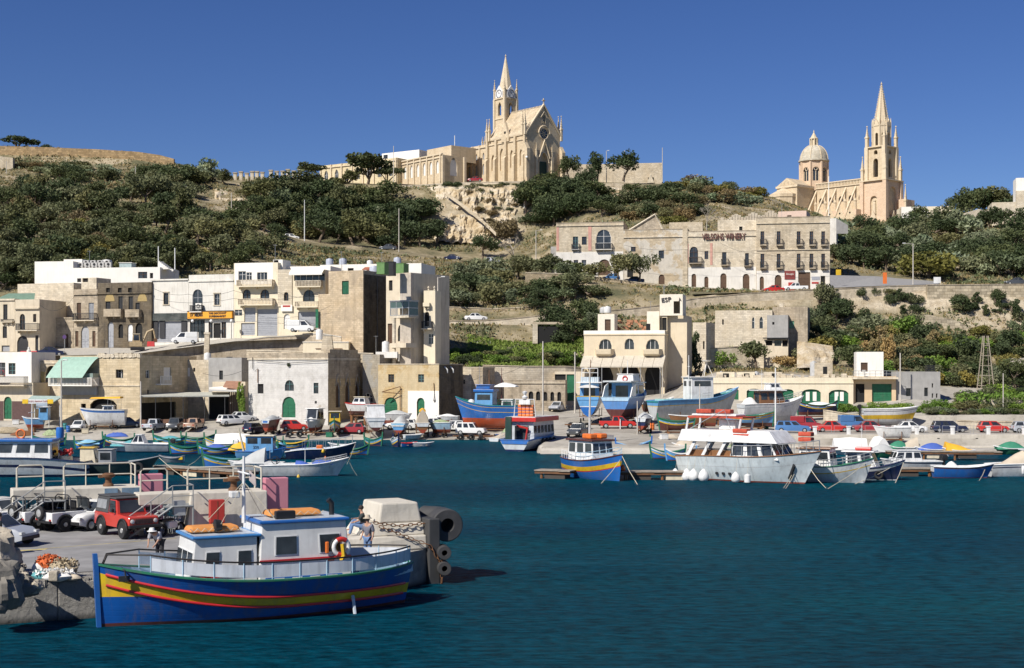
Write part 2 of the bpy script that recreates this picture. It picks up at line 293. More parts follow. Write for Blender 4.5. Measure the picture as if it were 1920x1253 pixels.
def holed(mb,a0,a1,z0,z1,holes,f,dep=.28):
 """wall face a0..a1 x z0..z1 through f(a, z, depth) with recessed openings (a0, a1, z0, z1, top) ; top: 0 flat, 1 round, 2 pointed"""
 hs=[]
 for h in holes:
  A,B,C,D=max(h[0],a0+.02),min(h[1],a1-.02),max(h[2],z0),min(h[3],z1-.02)
  if B-A>.05 and D-C>.05:hs.append((A,B,C,D,h[4]))
 xs=sorted({a0,a1,*[h[0]for h in hs],*[h[1]for h in hs]});zs=sorted({z0,z1,*[h[2]for h in hs],*[h[3]for h in hs]})
 for i in range(len(xs)-1):
  run=None
  for j in range(len(zs)-1):
   cx,cz=(xs[i]+xs[i+1])/2,(zs[j]+zs[j+1])/2
   solid=not any(h[0]<cx<h[1]and h[2]<cz<h[3]for h in hs)
   if solid:run=(run[0]if run else zs[j],zs[j+1])
   if run and(not solid or j==len(zs)-2):
    mb.poly([f(xs[i],run[0],0),f(xs[i+1],run[0],0),f(xs[i+1],run[1],0),f(xs[i],run[1],0)]);run=None
 for A,B,C,D,top in hs:
  w=B-A;n=8
  if top:
   rise=min(w*(.5 if top==1 else.85 if top==2 else.18),(D-C)*.7);sp=D-rise
   def arc(k):
    x=k/n
    if top==2:zz=math.sqrt(max(0,1-(1-min(x,1-x)*2*.5-.5+.0)**2))if False else math.sin(math.pi/2*min(1,2*min(x,1-x)))**.8
    else:zz=math.sqrt(max(0,1-(2*x-1)**2))
    return(A+w*x,sp+rise*zz)
   pts=[arc(k)for k in range(n+1)]
   for k in range(n):
    p,q=pts[k],pts[k+1];mb.poly([f(p[0],p[1],0),f(q[0],q[1],0),f(q[0],D,0),f(p[0],D,0)])
    mb.poly([f(p[0],p[1],0),f(q[0],q[1],0),f(q[0],q[1],dep),f(p[0],p[1],dep)])
   side=sp
  else:
   side=D;mb.poly([f(A,D,0),f(B,D,0),f(B,D,dep),f(A,D,dep)])
  mb.poly([f(A,C,0),f(A,side,0),f(A,side,dep),f(A,C,dep)]);mb.poly([f(B,C,0),f(B,side,0),f(B,side,dep),f(B,C,dep)])
  mb.poly([f(A,C,0),f(B,C,0),f(B,C,dep),f(A,C,dep)])
def fbox(mb,f,a0,a1,z0,z1,d0,d1):
 k=mb.pts([f(a,z,d)for z in(z0,z1)for a,d in((a0,d0),(a1,d0),(a1,d1),(a0,d1))])
 for q in((0,3,2,1),(4,5,6,7),(0,1,5,4),(1,2,6,5),(2,3,7,6),(3,0,4,7)):mb.face([k+i for i in q])
class Bld:
 def __init__(s,name,label,cat,u0,Y0,u1,Y1,vb,group=None,sink=1.0):
  a,b=P(u0,vb,Y0),P(u1,vb,Y1);d=Vector((b.x-a.x,b.y-a.y));s.w=d.length;s.ax=d.normalized();s.P0=a;s.zb=a.z;s.sink=sink
  s.root=thing(name,label,cat,(a.x,a.y,a.z),math.atan2(d.y,d.x),group)
  s.front=lambda p,z,dd:(p,dd,z);s.n=0
 def side(s,x):
  return lambda p,z,dd:(x-dd,p,z)
 def left(s,x):return lambda p,z,dd:(x+dd,p,z)
 def xz(s,u,v,y=0.0):
  nx,ny=-s.ax.y,s.ax.x;ox,oy=s.P0.x+nx*y,s.P0.y+ny*y;dx=(u-960)/F
  t=(ox*nx+oy*ny)/(dx*nx+ny);X,Y=dx*t,t
  return((X-ox)*s.ax.x+(Y-oy)*s.ax.y,H-(v-VH)*Y/F-s.zb)
 def yz(s,u,v,x):
  ox,oy=s.P0.x+s.ax.x*x,s.P0.y+s.ax.y*x;dx=(u-960)/F
  t=(ox*s.ax.x+oy*s.ax.y)/(dx*s.ax.x+s.ax.y);X,Y=dx*t,t
  return((X-ox)*-s.ax.y+(Y-oy)*s.ax.x,H-(v-VH)*Y/F-s.zb)
 def rect(s,r,y=0.0):
  x0,z1=s.xz(r[0],r[1],y);x1,z0=s.xz(r[2],r[3],y);return x0,x1,z0,z1
 def block(s,mat,x0,x1,y0,y1,z0,z1,F_=(),S=(),L=(),par=.5,name='wall',roof=ROOFM,coping=None):
  """a flat-roofed block; F_, S, L: openings in the front, right and left walls"""
  mb=MB();holed(mb,x0,x1,z0,z1,F_,lambda p,z,d:(p,y0+d,z));holed(mb,y0,y1,z0,z1,S,s.side(x1));holed(mb,y0,y1,z0,z1,L,s.left(x0))
  mb.poly([(x0,y1,z0),(x1,y1,z0),(x1,y1,z1),(x0,y1,z1)])
  t=.25;zi=z1-par
  for p in([(x0,y0),(x1,y0),(x1-t,y0+t),(x0+t,y0+t)],[(x1,y0),(x1,y1),(x1-t,y1-t),(x1-t,y0+t)],[(x1,y1),(x0,y1),(x0+t,y1-t),(x1-t,y1-t)],[(x0,y1),(x0,y0),(x0+t,y0+t),(x0+t,y1-t)]):
   mb.poly([(*q,z1)for q in p]);mb.poly([(*p[3],z1),(*p[2],z1),(*p[2],zi),(*p[3],zi)])
  o=mb.build(name,mat,s.root)
  MB().box(x0+t,x1-t,y0+t,y1-t,zi-.2,zi).build('roof',roof,s.root)
  if coping:
   c=MB();c.box(x0-.06,x1+.06,y0-.06,y0+t+.03,z1+.002,z1+.14);c.box(x1-t-.03,x1+.06,y0+t+.03,y1,z1+.002,z1+.14);c.build('coping',coping,s.root)
  return o
 def fit(s,f,A,B,C,D,kind='win',col='w',top=0,dep=.22,mull=1,bars=1):
  """what fills an opening: window, shuttered window, door, garage door"""
  fr=WINCOL[col];w,h=B-A,D-C;e=.06 if h<2.2 else.08
  def outline(ins=0):
   if not top:return[(A+ins,C),(B-ins,C),(B-ins,D-ins),(A+ins,D-ins)]
   rise=min(w*(.5 if top==1 else.85 if top==2 else.18),h*.7);n=8
   arc=[]
   for k in range(n+1):
    x=k/n;q=math.sin(math.pi/2*min(1,2*min(x,1-x)))**.8 if top==2 else math.sqrt(max(0,1-(2*x-1)**2))
    arc.append((B-ins-(w-2*ins)*x,D-rise+(rise-ins)*q))
   return[(A+ins,C),(B-ins,C)]+arc
  def plate(mb,pts,d0,d1):mb.loft([[f(a,z,d0)for a,z in pts],[f(a,z,d1)for a,z in pts]])
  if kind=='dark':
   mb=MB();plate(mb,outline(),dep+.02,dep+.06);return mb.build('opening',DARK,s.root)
  if kind=='blind':
   mb=MB();plate(mb,outline(),dep,dep+.05);return mb.build('blind_window',fr,s.root)
  nm={'win':'window','shut':'window','door':'door','garage':'garage_door','gate':'gate'}[kind]
  if kind in('win','shut'):
   mb=MB();d0,d1=dep-.10,dep-.02
   o_,i_=outline(),outline(e);n=len(o_)
   for k in range(n):
    j=(k+1)%n
    mb.poly([f(*o_[k],d0),f(*o_[j],d0),f(*i_[j],d0),f(*i_[k],d0)]);mb.poly([f(*i_[k],d0),f(*i_[j],d0),f(*i_[j],d1),f(*i_[k],d1)])
   for k in range(mull):x=A+w*(k+1)/(mull+1);fbox(mb,f,x-e*.5,x+e*.5,C+e,D-e,d0+.01,d1)
   for k in range(bars):z=C+h*(.62 if bars==1 else(k+1)/(bars+1));fbox(mb,f,A+e,B-e,z-e*.4,z+e*.4,d0+.015,d1)
   if kind=='shut':
    for k in range(int(h/.14)):z=C+.1+k*.14;fbox(mb,f,A+e,B-e,z,z+.1,d0+.03,d1-.02)
   o=mb.build(nm,fr,s.root);mb=MB();plate(mb,outline(.01),dep,dep+.03);mb.build('pane',GLS,o)
  else:
   mb=MB();plate(mb,outline(),dep-.04,dep+.03);o=mb.build(nm,fr,s.root);mb=MB();sp=.7 if not top else.62
   if kind=='door':
    for k in range(2):
     x0=A+w*k/2+.05;x1=A+w*(k+1)/2-.05
     for q in range(3):fbox(mb,f,x0+.06,x1-.06,C+.12+h*sp*q/3,C+h*sp*(q+1)/3,dep-.075,dep-.042)
    mb.build('panel',fr,o)
   else:
    for k in range(max(2,int(h*.75/.3))):z=C+k*.3;fbox(mb,f,A+.04,B-.04,z+.03,z+.27,dep-.07,dep-.042)
    mb.build('panel',fr,o)
  return o
 def wins(s,items,f=None,y=0.0,dep=.22):
  """items: (u0, v0, u1, v1, kind, colour, top[, mullions, bars]) in photo pixels; returns the holes"""
  out=[]
  for it in items:
   A,B,C,D=s.rect(it[:4],y);k=it[4]if len(it)>4 else 'win';c=it[5]if len(it)>5 else 'w';tp=it[6]if len(it)>6 else 0
   ff=f or(lambda p,z,d:(p,y+d,z))
   s.fit(ff,A,B,max(C,0.0),D,k,c,tp,dep,*(it[7:9]if len(it)>7 else(1,1)));out.append((A,B,max(C,0.0),D,tp))
  return out
 def swins(s,x,items,dep=.22):
  out=[]
  for it in items:
   A,D=s.yz(it[0],it[1],x);B,C=s.yz(it[2],it[3],x);k=it[4]if len(it)>4 else 'win';c=it[5]if len(it)>5 else 'w';tp=it[6]if len(it)>6 else 0
   s.fit(s.side(x),A,B,max(C,0),D,k,c,tp,dep);out.append((A,B,max(C,0),D,tp))
  return out
 def balcony(s,r,depth=1.0,mat=None,kind='iron',f=None,y=0.0,rail=None,slab=.16,brackets=True):
  """r = pixels of the balcony front: u0, v of the rail top, u1, v of the slab underside"""
  A,B,C,D=s.rect(r,y);f=f or(lambda p,z,d:(p,y+d,z));mat=mat or LIME_PALE;rail=rail or IRON
  mb=MB();fbox(mb,f,A,B,C,C+slab,-depth,0)
  if brackets:
   for k in range(3 if B-A>2 else 2):
    x=A+.2+(B-A-.55)*k/(2 if B-A>2 else 1);fbox(mb,f,x,x+.16,C-.35,C,-depth*.6,0)
  o=mb.build('balcony',mat,s.root);mb=MB();h=D
  if kind=='solid':
   fbox(mb,f,A,B,C+slab,D,-depth,-depth+.12);fbox(mb,f,A,A+.12,C+slab,D,-depth+.12,0);fbox(mb,f,B-.12,B,C+slab,D,-depth+.12,0)
   mb.build('parapet',rail,o)
  else:
   r_=.02 if kind=='iron' else.05;step=.16 if kind=='iron' else.24
   fbox(mb,f,A,B,D-.08,D,-depth,-depth+.1);fbox(mb,f,A,A+.1,D-.08,D,-depth+.1,0);fbox(mb,f,B-.1,B,D-.08,D,-depth+.1,0)
   n=max(2,int((B-A)/step))
   for k in range(n+1):x=A+.03+(B-A-.06)*k/n;fbox(mb,f,x-r_,x+r_,C+slab,D-.08,-depth+.02,-depth+.02+2*r_)
   for k in range(max(1,int(depth/step))):
    yy=-depth+.2+k*step
    for x in(A+.04,B-.04):fbox(mb,f,x-r_,x+r_,C+slab,D-.08,yy,yy+2*r_)
   mb.build('railing',rail,o)
  return o
 def cornice(s,z,x0=0,x1=None,y=0.0,out=.2,h=.22,mat=None,side=None,name='cornice'):
  x1=s.w if x1 is None else x1;mb=MB();mb.box(x0-.02,x1+(out if side else.02),y-out,y-.002,z,z+h)
  if side:mb.box(x1+.002,x1+out,y,y+side,z,z+h)
  return mb.build(name,mat or LIME_PALE,s.root)
 def at(s,x,y,z):
  nx,ny=-s.ax.y,s.ax.x;return Vector((s.P0.x+s.ax.x*x+nx*y,s.P0.y+s.ax.y*x+ny*y,s.zb+z))
 def hood(s,items,mat=None,y=0.0):
  mb=MB()
  for r in items:
   A,B,C,D=s.rect(r,y);mb.box(A-.15,B+.15,y-.14,y-.002,D+.12,D+.26);mb.box(A-.15,A-.001,y-.05,y-.002,C,D+.12);mb.box(B+.001,B+.15,y-.05,y-.002,C,D+.12);mb.box(A-.2,B+.2,y-.12,y-.002,C-.14,C-.001)
  return mb.build('window_surround',mat or LIME_PALE,s.root)
FONTS={}
def text(body,size,mat,parent,loc,rot=(R(90),0,0),ext=.02,sx=1,name='lettering',bold=0):
 cu=bpy.data.curves.new(name,'FONT');cu.body=body;cu.size=size;cu.extrude=ext;cu.offset=bold;cu.align_x='CENTER';cu.align_y='CENTER';cu.resolution_u=2
 tmp=bpy.data.objects.new(name,cu);COL.objects.link(tmp);bpy.context.view_layer.update()
 me=bpy.data.meshes.new_from_object(tmp.evaluated_get(bpy.context.evaluated_depsgraph_get()));bpy.data.objects.remove(tmp);bpy.data.curves.remove(cu)
 me.materials.clear();me.materials.append(mat);o=bpy.data.objects.new(name,me);COL.objects.link(o);o.parent=parent;o.location=loc;o.rotation_euler=rot;o.scale=(sx,1,1);return o
def water_tank(p,r,h,mat,label,group=None,lid=True):
 t=thing('water_tank',label,'water tank',p,0,group);MB().lathe([(r*.98,0),(r,h*.1),(r,h*.9),(r*.9,h)],14).build('tank',mat,t,smooth=40)
 MB().lathe([(r*.5,h),(r*.5,h+.08),(.05,h+.14)],12).build('lid',mat,t,smooth=40);return t
 ##  town: upper street (left)
def H_(b,v,u=None):return b.xz(u if u is not None else 960+b.P0.x*F/b.P0.y,v)[1]
def simple(name,label,u0,Y0,u1,Y1,vb,vt,mat,depth=9,wins=(),cat='house',vroof=None,par=.5,group=None,**kw):
 b=Bld(name,label,cat,u0,Y0,u1,Y1,vb,group);hs=b.wins(list(wins));b.h=b.xz(u0,vt)[1]
 b.block(mat,0,b.w,0,depth,-2.5,b.h,hs,par=par,**kw);return b
b=Bld('white_building','long plain white flat-roofed block behind the blackened houses, rows of air conditioners on top','building',65,246,300,243,560)
x1,zt=b.xz(137,490);_,z2=b.xz(200,502);x3,_=b.xz(257,502)
b.block(WHITE,0,x1,0,10,-4,zt,name='wall');
hs=b.wins([(259,510,276,522,'win','b',0),(281,512,287,522,'dark')])
b.block(WHITE,x1+.003,b.w,0,9,-4,z2,hs,name='wall')
xs,zs=b.xz(105,486);xe,_=b.xz(140,486);b.block(WHITE,xs,xe,3,7,zt-.5,b.xz(105,484)[1],name='stair_head')
mb=MB()
for k in range(9):
 xa,za=b.xz(292+k*3.2,503+k*2.4);mb.box(xa,xa+.32,1,3,z2-.3,za-.2+1.5)
mb.build('stair_wall',WHITE,b.root)
def ac_unit(p,rz,label='boxy grey air conditioner unit on the roof of the white block',group='air conditioners on the white block'):
 t=thing('air_conditioner',label,'air conditioner',p,rz,group);MB().box(-.5,.5,-.22,.22,0,1.25).build('case',M('ac_case',(.5,.49,.46),.6,.1,dirt=.3),t,bevel=.03)
 for z in(.33,.92):
  m=MB();m.X=Matrix.Translation((0,-.24,z))@Matrix.Rotation(R(90),4,'X');m.lathe([(.24,-.01),(.24,.02),(.05,.03)],14);m.build('fan',BLACKP,t)
 return t
ac0=None
for k in range(9):
 p=b.at(b.xz(142+k*6.6,500)[0],2.0+(k%2)*.9,z2-.5+(.75 if k%2 else.3));rz=b.root.rotation_euler.z+.05*(k%3-1)
 if ac0 is None:ac0=ac_unit(p,rz);ac0.scale=(1,1,1)
 else:c=copy_tree(ac0);c.location=p;c.rotation_euler.z=rz
 (ac0 if k==0 else c)['label']='boxy grey air conditioner, '+ordn(k,9)+' of the row on the white block roof'
 st=MB().box(-.5,.5,-.25,.25,-(.75 if k%2 else.3),-.002).build('stand',METAL,ac0 if k==0 else c)
water_tank(b.at(b.xz(178,500)[0],5,z2-.5),.9,2.2,TANKW,'white round water tank behind the row of air conditioners')
t=thing('roof_cabin','pale blue roof cabin standing on the white block','cabin',b.at(b.xz(222,500)[0],4,z2-.5),b.root.rotation_euler.z)
MB().box(-1.1,1.1,-1,1,0,1.5).build('wall',M('pale_blue_paint',(.36,.45,.45),.7),t);MB().box(-1.2,1.2,-1.1,1.1,1.5,1.6).build('roof',WHITE,t)
b=simple('terraced_house','cream house with tall dark shuttered windows at the left edge',-40,231,28,229.5,668,561,BEIGE,8,[(6,571,14,600,'shut','i'),(5,612,13,634,'shut','i'),(-22,571,-14,600,'shut','i'),(3,648,18,662,'blind','m')])
b.cornice(b.h-.3,mat=LIME_PALE);b.balcony((4,599,26,605),.5,kind='iron');xa,_=b.xz(-10,560)
mb=MB();zt=b.h;mb.poly([(xa,.3,zt+.02),(b.w+3.2,.3,zt-1.0),(b.w+1.2,4,zt+1.1),(xa,4,zt+1.1)]).box(xa,xa+.1,.3,.4,zt-.6,zt+.02);mb.build('canopy',M('green_awning',(.16,.25,.18),.7,.15,dirt=.3),b.root)
b=simple('terraced_house','narrow honey-coloured house with iron balcony beside the left edge',28.5,229,74,228,668,562,BEIGE,8,[(37,589,47,618,'win','b',1),(62,589,68,604,'win','b'),(32,630,53,664,'gate','i',1),(66,629,72,659,'door','i')])
b.cornice(b.xz(30,580)[1],mat=LIME_PALE,out=.3);b.balcony((35,607,75,621),1.0,kind='iron')
b=simple('party_wall_house','house with a broad blank beige side wall above a darker ground floor',33,240,138,236,668,533,LIME_PALE,7,[]);xx=b.xz(75,600)[0]
b2=simple('terraced_house','low stained stone house below the blank beige wall',75,233.5,138,232,668,596,LIME_OLD,3.0,[(88,618,104,662,'door','m',1),(123,626,128,660,'door','b',1)])
b2.cornice(b2.h-.2,out=.12,mat=LIME_OLD)
b=simple('terraced_house','dark weathered stone house with arched grey door and balcony corbels',138.5,231.5,183,230,668,543,LIME_OLD,9,[(144,568,152,600,'shut','b'),(166,568,176,600,'shut','m'),(152,612,167,656,'door','m',1),(141,621,147,650,'door','b'),(173,621,179,650,'door','b')])
b.cornice(b.h-.9,out=.25,mat=LIME_OLD);b.balcony((141,588,182,602),.9,LIME_PALE)
x0,z1=b.xz(138,520);xe,_=b.xz(167,520);b.block(LIME_PALE,0,xe,2,6,b.h-.6,z1,b.wins([(143,522,150,529,'dark'),(155,522,165,529,'dark')],y=2.0),name='roof_room')
b=simple('terraced_house','soot-blackened twin stone house with solid balconies and arched doors',183.5,230,284,227,666,531,LIME_DARK,10,[(198,566,207,582,'shut','i'),(222,556,230,580,'shut','i'),(241,556,249,580,'shut','i'),(254,568,262,582,'shut','i'),(202,604,213,652,'door','m',1),(222,608,231,634,'dark','b',1),(239,608,249,640,'door','w',1),(254,606,267,640,'dark','b',1),(199,540,206,548,'dark'),(221,540,228,549,'dark'),(240,540,247,549,'dark')])
b.balcony((200,580,232,594),.9,LIME_OLD,'solid',rail=LIME_OLD);b.balcony((240,581,266,595),.9,LIME_OLD,'solid',rail=LIME_OLD);b.cornice(b.xz(190,552)[1],out=.2,mat=LIME_DARK)
mb=MB()
for u in(202,263):A,B_,C,D=b.rect((u-5,550,u+13,565));mb.prism([(A+(B_-A)*(.5-.5*math.cos(math.pi*k/8)),C+(D-C)*math.sin(math.pi*k/8))for k in range(9)],-.04,-.003)
mb.build('lunette',M('faded_yellow_plaster',(.38,.28,.12),.9),b.root)
b=simple('shop_house','pale grey house over a dark closed shop front with long dark sign',284.5,227.5,353.5,225.5,655,524,WHITE_OFF,9,[(307,550,316,571,'win','i'),(285.5,603,352,642,'garage','m')],'shop')
b.hood([(307,550,316,571)]);b.cornice(b.h-.25,out=.22,mat=WHITE_OFF);A,B_,C,D=b.rect((285,588,355,601));MB().box(A,B_,-.25,-.003,C,D).build('sign_board',M('dark_sign',(.045,.055,.05),.6,.4,1.2,dirt=.5,dcol=(.2,.19,.17)),b.root)
for u in(286,299,340):A,B_,C,D=b.rect((u,602,u+10,634));MB().box(A,B_,-.04,-.003,C,D).build('shop_front',IRON,b.root)
b=simple('supermarket','cream shop house above a bright orange supermarket sign',354,225.5,438,223,642,516,WHITE_OFF,9,[(361,543,380,584,'win','m',1),(402,552,412,572,'win','m'),(356,600,384,634,'win','i',0,3,1),(400,606,414,634,'dark'),(415,604,424,634,'win','b'),(391,604,399,634,'win','b')],'shop')
b.hood([(402,552,412,572)]);b.cornice(b.xz(360,529)[1],out=.15,mat=WHITE_OFF);b.balcony((360,573,382,586),.8,WHITE_OFF)
A,B_,C,D=b.rect((354.5,585,437.5,597));sg=MB().box(A,B_,-.5,-.003,C,D).build('sign_board',M('orange_sign',(.80,.36,.03),.5,.06),b.root);z=(C+D)/2
mb=MB();mb.box(A-.08,B_+.08,-.56,-.003,D+.002,D+.12);mb.box(A-.08,B_+.08,-.56,-.003,C-.12,C-.002);mb.build('frame',IRON,sg)
tx=M('sign_black',(.03,.02,.02),.6);L_=B_-A
text("TA' MIEMA",.78,tx,sg,(A+L_*.2,-.53,z),sx=.66,bold=.02);text('THE DISCOUNT',.42,tx,sg,(A+L_*.68,-.53,z+.24),sx=1.05,bold=.015);text('SUPERMARKET',.42,tx,sg,(A+L_*.68,-.53,z-.24),sx=1.1,bold=.015)
for k,u in enumerate((361,396,434)):
 x,zz=b.xz(u,634,-1.6);lp=thing('globe_lamp',['left','middle','right'][k]+' white globe lamp of the three on posts before the supermarket','lamp',b.at(x,-1.6,zz-.1),0,'globe lamps before the supermarket')
 MB().tube([(0,0,0),(0,0,2.55)],.045,6).build('post',IRON,lp);MB().sphere((0,0,2.8),.26,12).build('globe',M('opal_globe',(.8,.8,.78),.3),lp,smooth=60)
A,B_,C,D=b.rect((392,566,402,0));
A,_,C,D=b.rect((368,568,379,580),-.5);m=MB().box(A,A+1.0,-.75,-.35,C,C+.95).build('air_conditioner_unit',WHITE,b.root);MB().torus((A+.5,-.77,C+.5),.28,.05,14,5).build('fan',IRON,m)
b=simple('balcony_house','cream house with two storeys of balustraded balconies beside the supermarket',438.5,223,521,221,636,494,CREAM,9,[(447,509,461,526,'win','w'),(462,511,472,526,'win','w'),(482,511,501,527,'win','w',0,2,0),(455,543,470,562,'win','b',1),(488,543,505,562,'win','b',1),(440,581,454,592,'win','w'),(458,577,479,604,'garage','m'),(452,606,478,629,'garage','m'),(482,580,520,630,'garage','m')])
for r in((449,526,515,538),(452,561,516,573)):b.balcony(r,1.1,CREAM,'balusters',rail=LIME_PALE)
b.block(WHITE,b.xz(440,493)[0],b.xz(512,493)[0],-.005,3,b.xz(440,508)[1]-2.2,b.xz(440,494)[1]+.02,b.wins([(447,509,461,526),(462,511,472,526),(482,511,501,527,'win','w',0,2,0)],y=-.005,dep=.3),name='top_floor')
x0,z0=b.xz(507,500);x1,zt=b.xz(525,486);b.block(WHITE,x0,x1,1,4,z0-1.5,zt,b.wins([(513,488,522,497,'dark'),(513,500,522,507,'dark')],y=1.0),name='stair_head')
b=simple('arched_window_house','cream stone house with arched windows, white shop board and balconies',521.5,221,610,219.5,634,507,CREAM,9,[(532,548,541,564,'win','b',1),(551,513,609,526,'win','w',0,4,0),(568,544,590,566,'win','i',1),(532,589,544,617,'door','w',1),(559,585,596,622,'garage','m')])
for r in((558,527,605,539),(557,566,600,577)):b.balcony(r,1.1,CREAM,'balusters',rail=LIME_PALE)
b.block(LIME_PALE,0,b.xz(548,0)[0],-.15,2,b.xz(530,575)[1],b.xz(530,507)[1]+.1,[(lambda q:(q[0],q[1],q[2],q[3],1))(b.rect((532,548,541,564),-.15))],name='stair_bay')
A,B_,C,D=b.rect((528,572,549,584));sg=MB().box(A,B_,-.3,-.16,C,D).build('sign_board',WHITE,b.root);MB().box(A+.3,B_-.3,-.32,-.302,D-.35,D-.08).build('red_band',REDP,sg)
A,B_,C,D=b.rect((548,505,610,510));MB().poly([(A,-1.6,C-.3),(B_,-1.6,C-.3),(B_,0,D+.3),(A,0,D+.3)]).box(A,B_,-1.62,-1.56,C-.55,C-.3).build('awning',WHITE,b.root)
x0,zt=b.xz(525,498);b.block(WHITE,x0,b.w,2.5,8,b.h-.5,zt,name='roof_room')
b=Bld('tall_stained_building','tall stained limestone building with green shutter and dark shaded right flank','building',597,218,681,214.6,660)
hw,zt=b.w,b.xz(597,552)[1];xu,zu=b.xz(616,509)
b.block(stone('stained_limestone',(.58,.47,.33),stain=.45,streak=.4,plaster=.22,pcol=(.5,.4,.28)),0,xu,0,12,-3,zt,name='wall')
S_=b.swins(b.w,[(693,566,699,600,'blind','l'),(698,628,704,646,'dark')])
b.block(MATS['stained_limestone'],xu+.003,b.w,0,13,-3,zu,b.wins([(641,527,654,552,'shut','g')]),S_,name='wall');d=MB();d.box(b.w+.003,b.w+.03,.25,12.9,-3,zu-.6);d.build('shaded_flank',LIME_DARK,b.root)  # near-black sheet puts the shade of the right flank into its colour
y0,z0=b.yz(694,600,b.w);b.balcony((0,0,0,0),1,f=b.side(b.w))if 0 else None
mb=MB();mb.tube([(b.w+.2,9,-2),(b.w+.2,9,zu)],.12,6);mb.tube([(b.w+.15,4,-2),(b.w+.15,4,zu-1)],.06,5);mb.build('drain_pipe',M('old_pipe',(.16,.15,.14),.7),b.root)
A,B_,C,D=b.rect((592,580,597,615),-.4);MB().box(A,B_,-.45,-.4,C,D).build('open_shutter',FRG,b.root)
tall=b;water_tank(b.at(b.w-1.6,6,zu-.5),.75,1.5,M('pale_blue_tank',(.42,.45,.52),.5),'pale blue water tank on the roof edge above the shaded flank')
b=simple('terrace_house','white terraced roof level with blue water tanks behind the tall stained building',600,232,790,228,660,497,WHITE,8,[(612,508,645,511,'dark'),(652,503,663,509,'dark'),(612,510,645,520,'blind','b')])
for u,lab in((610,'leftmost pale blue water tank on the white terrace roof'),(635,'larger pale blue water tank on the white terrace roof'),(738,'pale blue water tank on the white roof near the green boxes')):
 water_tank(b.at(b.xz(u,500)[0],2,b.h-.5),.62,1.6,MATS['pale_blue_tank'],lab)
water_tank(b.at(b.xz(686,500)[0],2,b.h-.5),.5,1.2,TANKW,'small white water tank above the red tiled lean-to')
A,B_,C,D=b.rect((680,500,716,505),-1.2);MB().poly([(A,-1.5,C),(B_,-1.5,C),(B_,0,D),(A,0,D)]).box(A,B_,-1.5,-1.4,C-.1,C).build('lean_to_roof',M('red_tiles',(.34,.11,.06),.8,.3,5),b.root)
b=Bld('glazed_balcony_house','shaded house with a glazed balcony on a slim column','house',724,213,770,210,680)
zt=b.xz(740,513)[1];hs=b.wins([(729,526,736,545,'dark'),(750,530,768,543,'win','w'),(727,607,737,645,'door','b'),(746,609,759,640,'win','i',1)])
b.block(BEIGE,0,b.w,0,9,-3,zt,hs)
A,B_,C,D=b.rect((731,566,751,596),-2.2);g=MB().box(A,B_+1.6,-2.2,-.003,C,C+.35).build('balcony',LIME_PALE,b.root);mb=MB()
for z in(C+.36,C+1.45,D):mb.box(A,B_+1.6,-2.2,-2.1,z-.05,z+.05);mb.box(B_+1.5,B_+1.6,-2.1,0,z-.05,z+.05)
for k in range(4):xx=A+(B_+1.55-A)*k/3;mb.box(xx,xx+.08,-2.19,-2.11,C+.36,D)
for k in range(7):xx=A+.15+k*.22;mb.box(xx,xx+.06,-2.18,-2.12,C+.36,C+1.4)
mb.box(A-.1,B_+1.7,-2.3,0,D+.06,D+.16);mb.build('frame',METAL,g);MB().box(A+.06,B_+1.5,-2.13,-2.1,C+1.4,D-.06).box(B_+1.52,B_+1.56,-2.05,-.05,C+.4,D-.06).build('pane',M('greenish_glass',(.08,.12,.11),.1),g)
x,z=b.xz(739,600,-2);MB().tube([(x,-2,-2),(x,-2,C)],.28,8).build('column',LIME_PALE,b.root)
A,B_,C,D=b.rect((738,644,768,652),-1.6);MB().box(A,B_,-2.4,-.003,C,D).build('terrace_slab',BEIGE,b.root)
b=Bld('stair_tower_house','plain grey-shaded tower house with two slit windows right of the glazed balcony','house',770.3,209.2,794,215,680);zt=b.xz(772,513)[1]
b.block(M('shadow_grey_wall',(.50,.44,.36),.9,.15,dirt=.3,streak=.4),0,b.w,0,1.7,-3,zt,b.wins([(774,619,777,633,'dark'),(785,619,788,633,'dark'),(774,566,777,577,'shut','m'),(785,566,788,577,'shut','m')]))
for u,w_,hh,m_,lab in((748,.9,1.0,M('green_box',(.13,.25,.08),.7),'small green box on the roof of the glazed balcony house'),(763,.6,1.4,BLACKP,'black barrel between the two green boxes on the roof'),(784,1.2,1.5,M('green_box',(.13,.25,.08),.7),'tall green tank enclosure on top of the grey tower house')):
 t=thing('roof_box',lab,'roof tank',b.at(b.xz(u,513)[0],2.5,zt-.45),b.root.rotation_euler.z);MB().box(-w_,w_,-.6,.6,0,hh+.6).build('box',m_,t);MB().box(-w_-.05,w_+.05,-.65,.65,hh+.6,hh+.68).build('lid',m_,t)
b=Bld('corner_house','narrow cream corner house with arched balcony door and two finials','house',794.5,211,816,210.6,680);zt=b.xz(800,545)[1]
b.block(CREAM,0,b.w,0,3.2,-3,zt,b.wins([(796,585,805,612,'dark','b',1),(803,626,813,645,'win','w')]))
b.balcony((795,568,807,575),.6,CREAM,'solid',rail=CREAM);b.balcony((793,603,812,618),.9,BEIGE)
for u in(803,814):x,z=b.xz(u,545);MB().lathe([(.12,0),(.16,.1),(.07,.2),(.2,.45),(.02,.68)],8,(x,.15,zt)).build('finial',LIME_PALE,b.root,smooth=50)
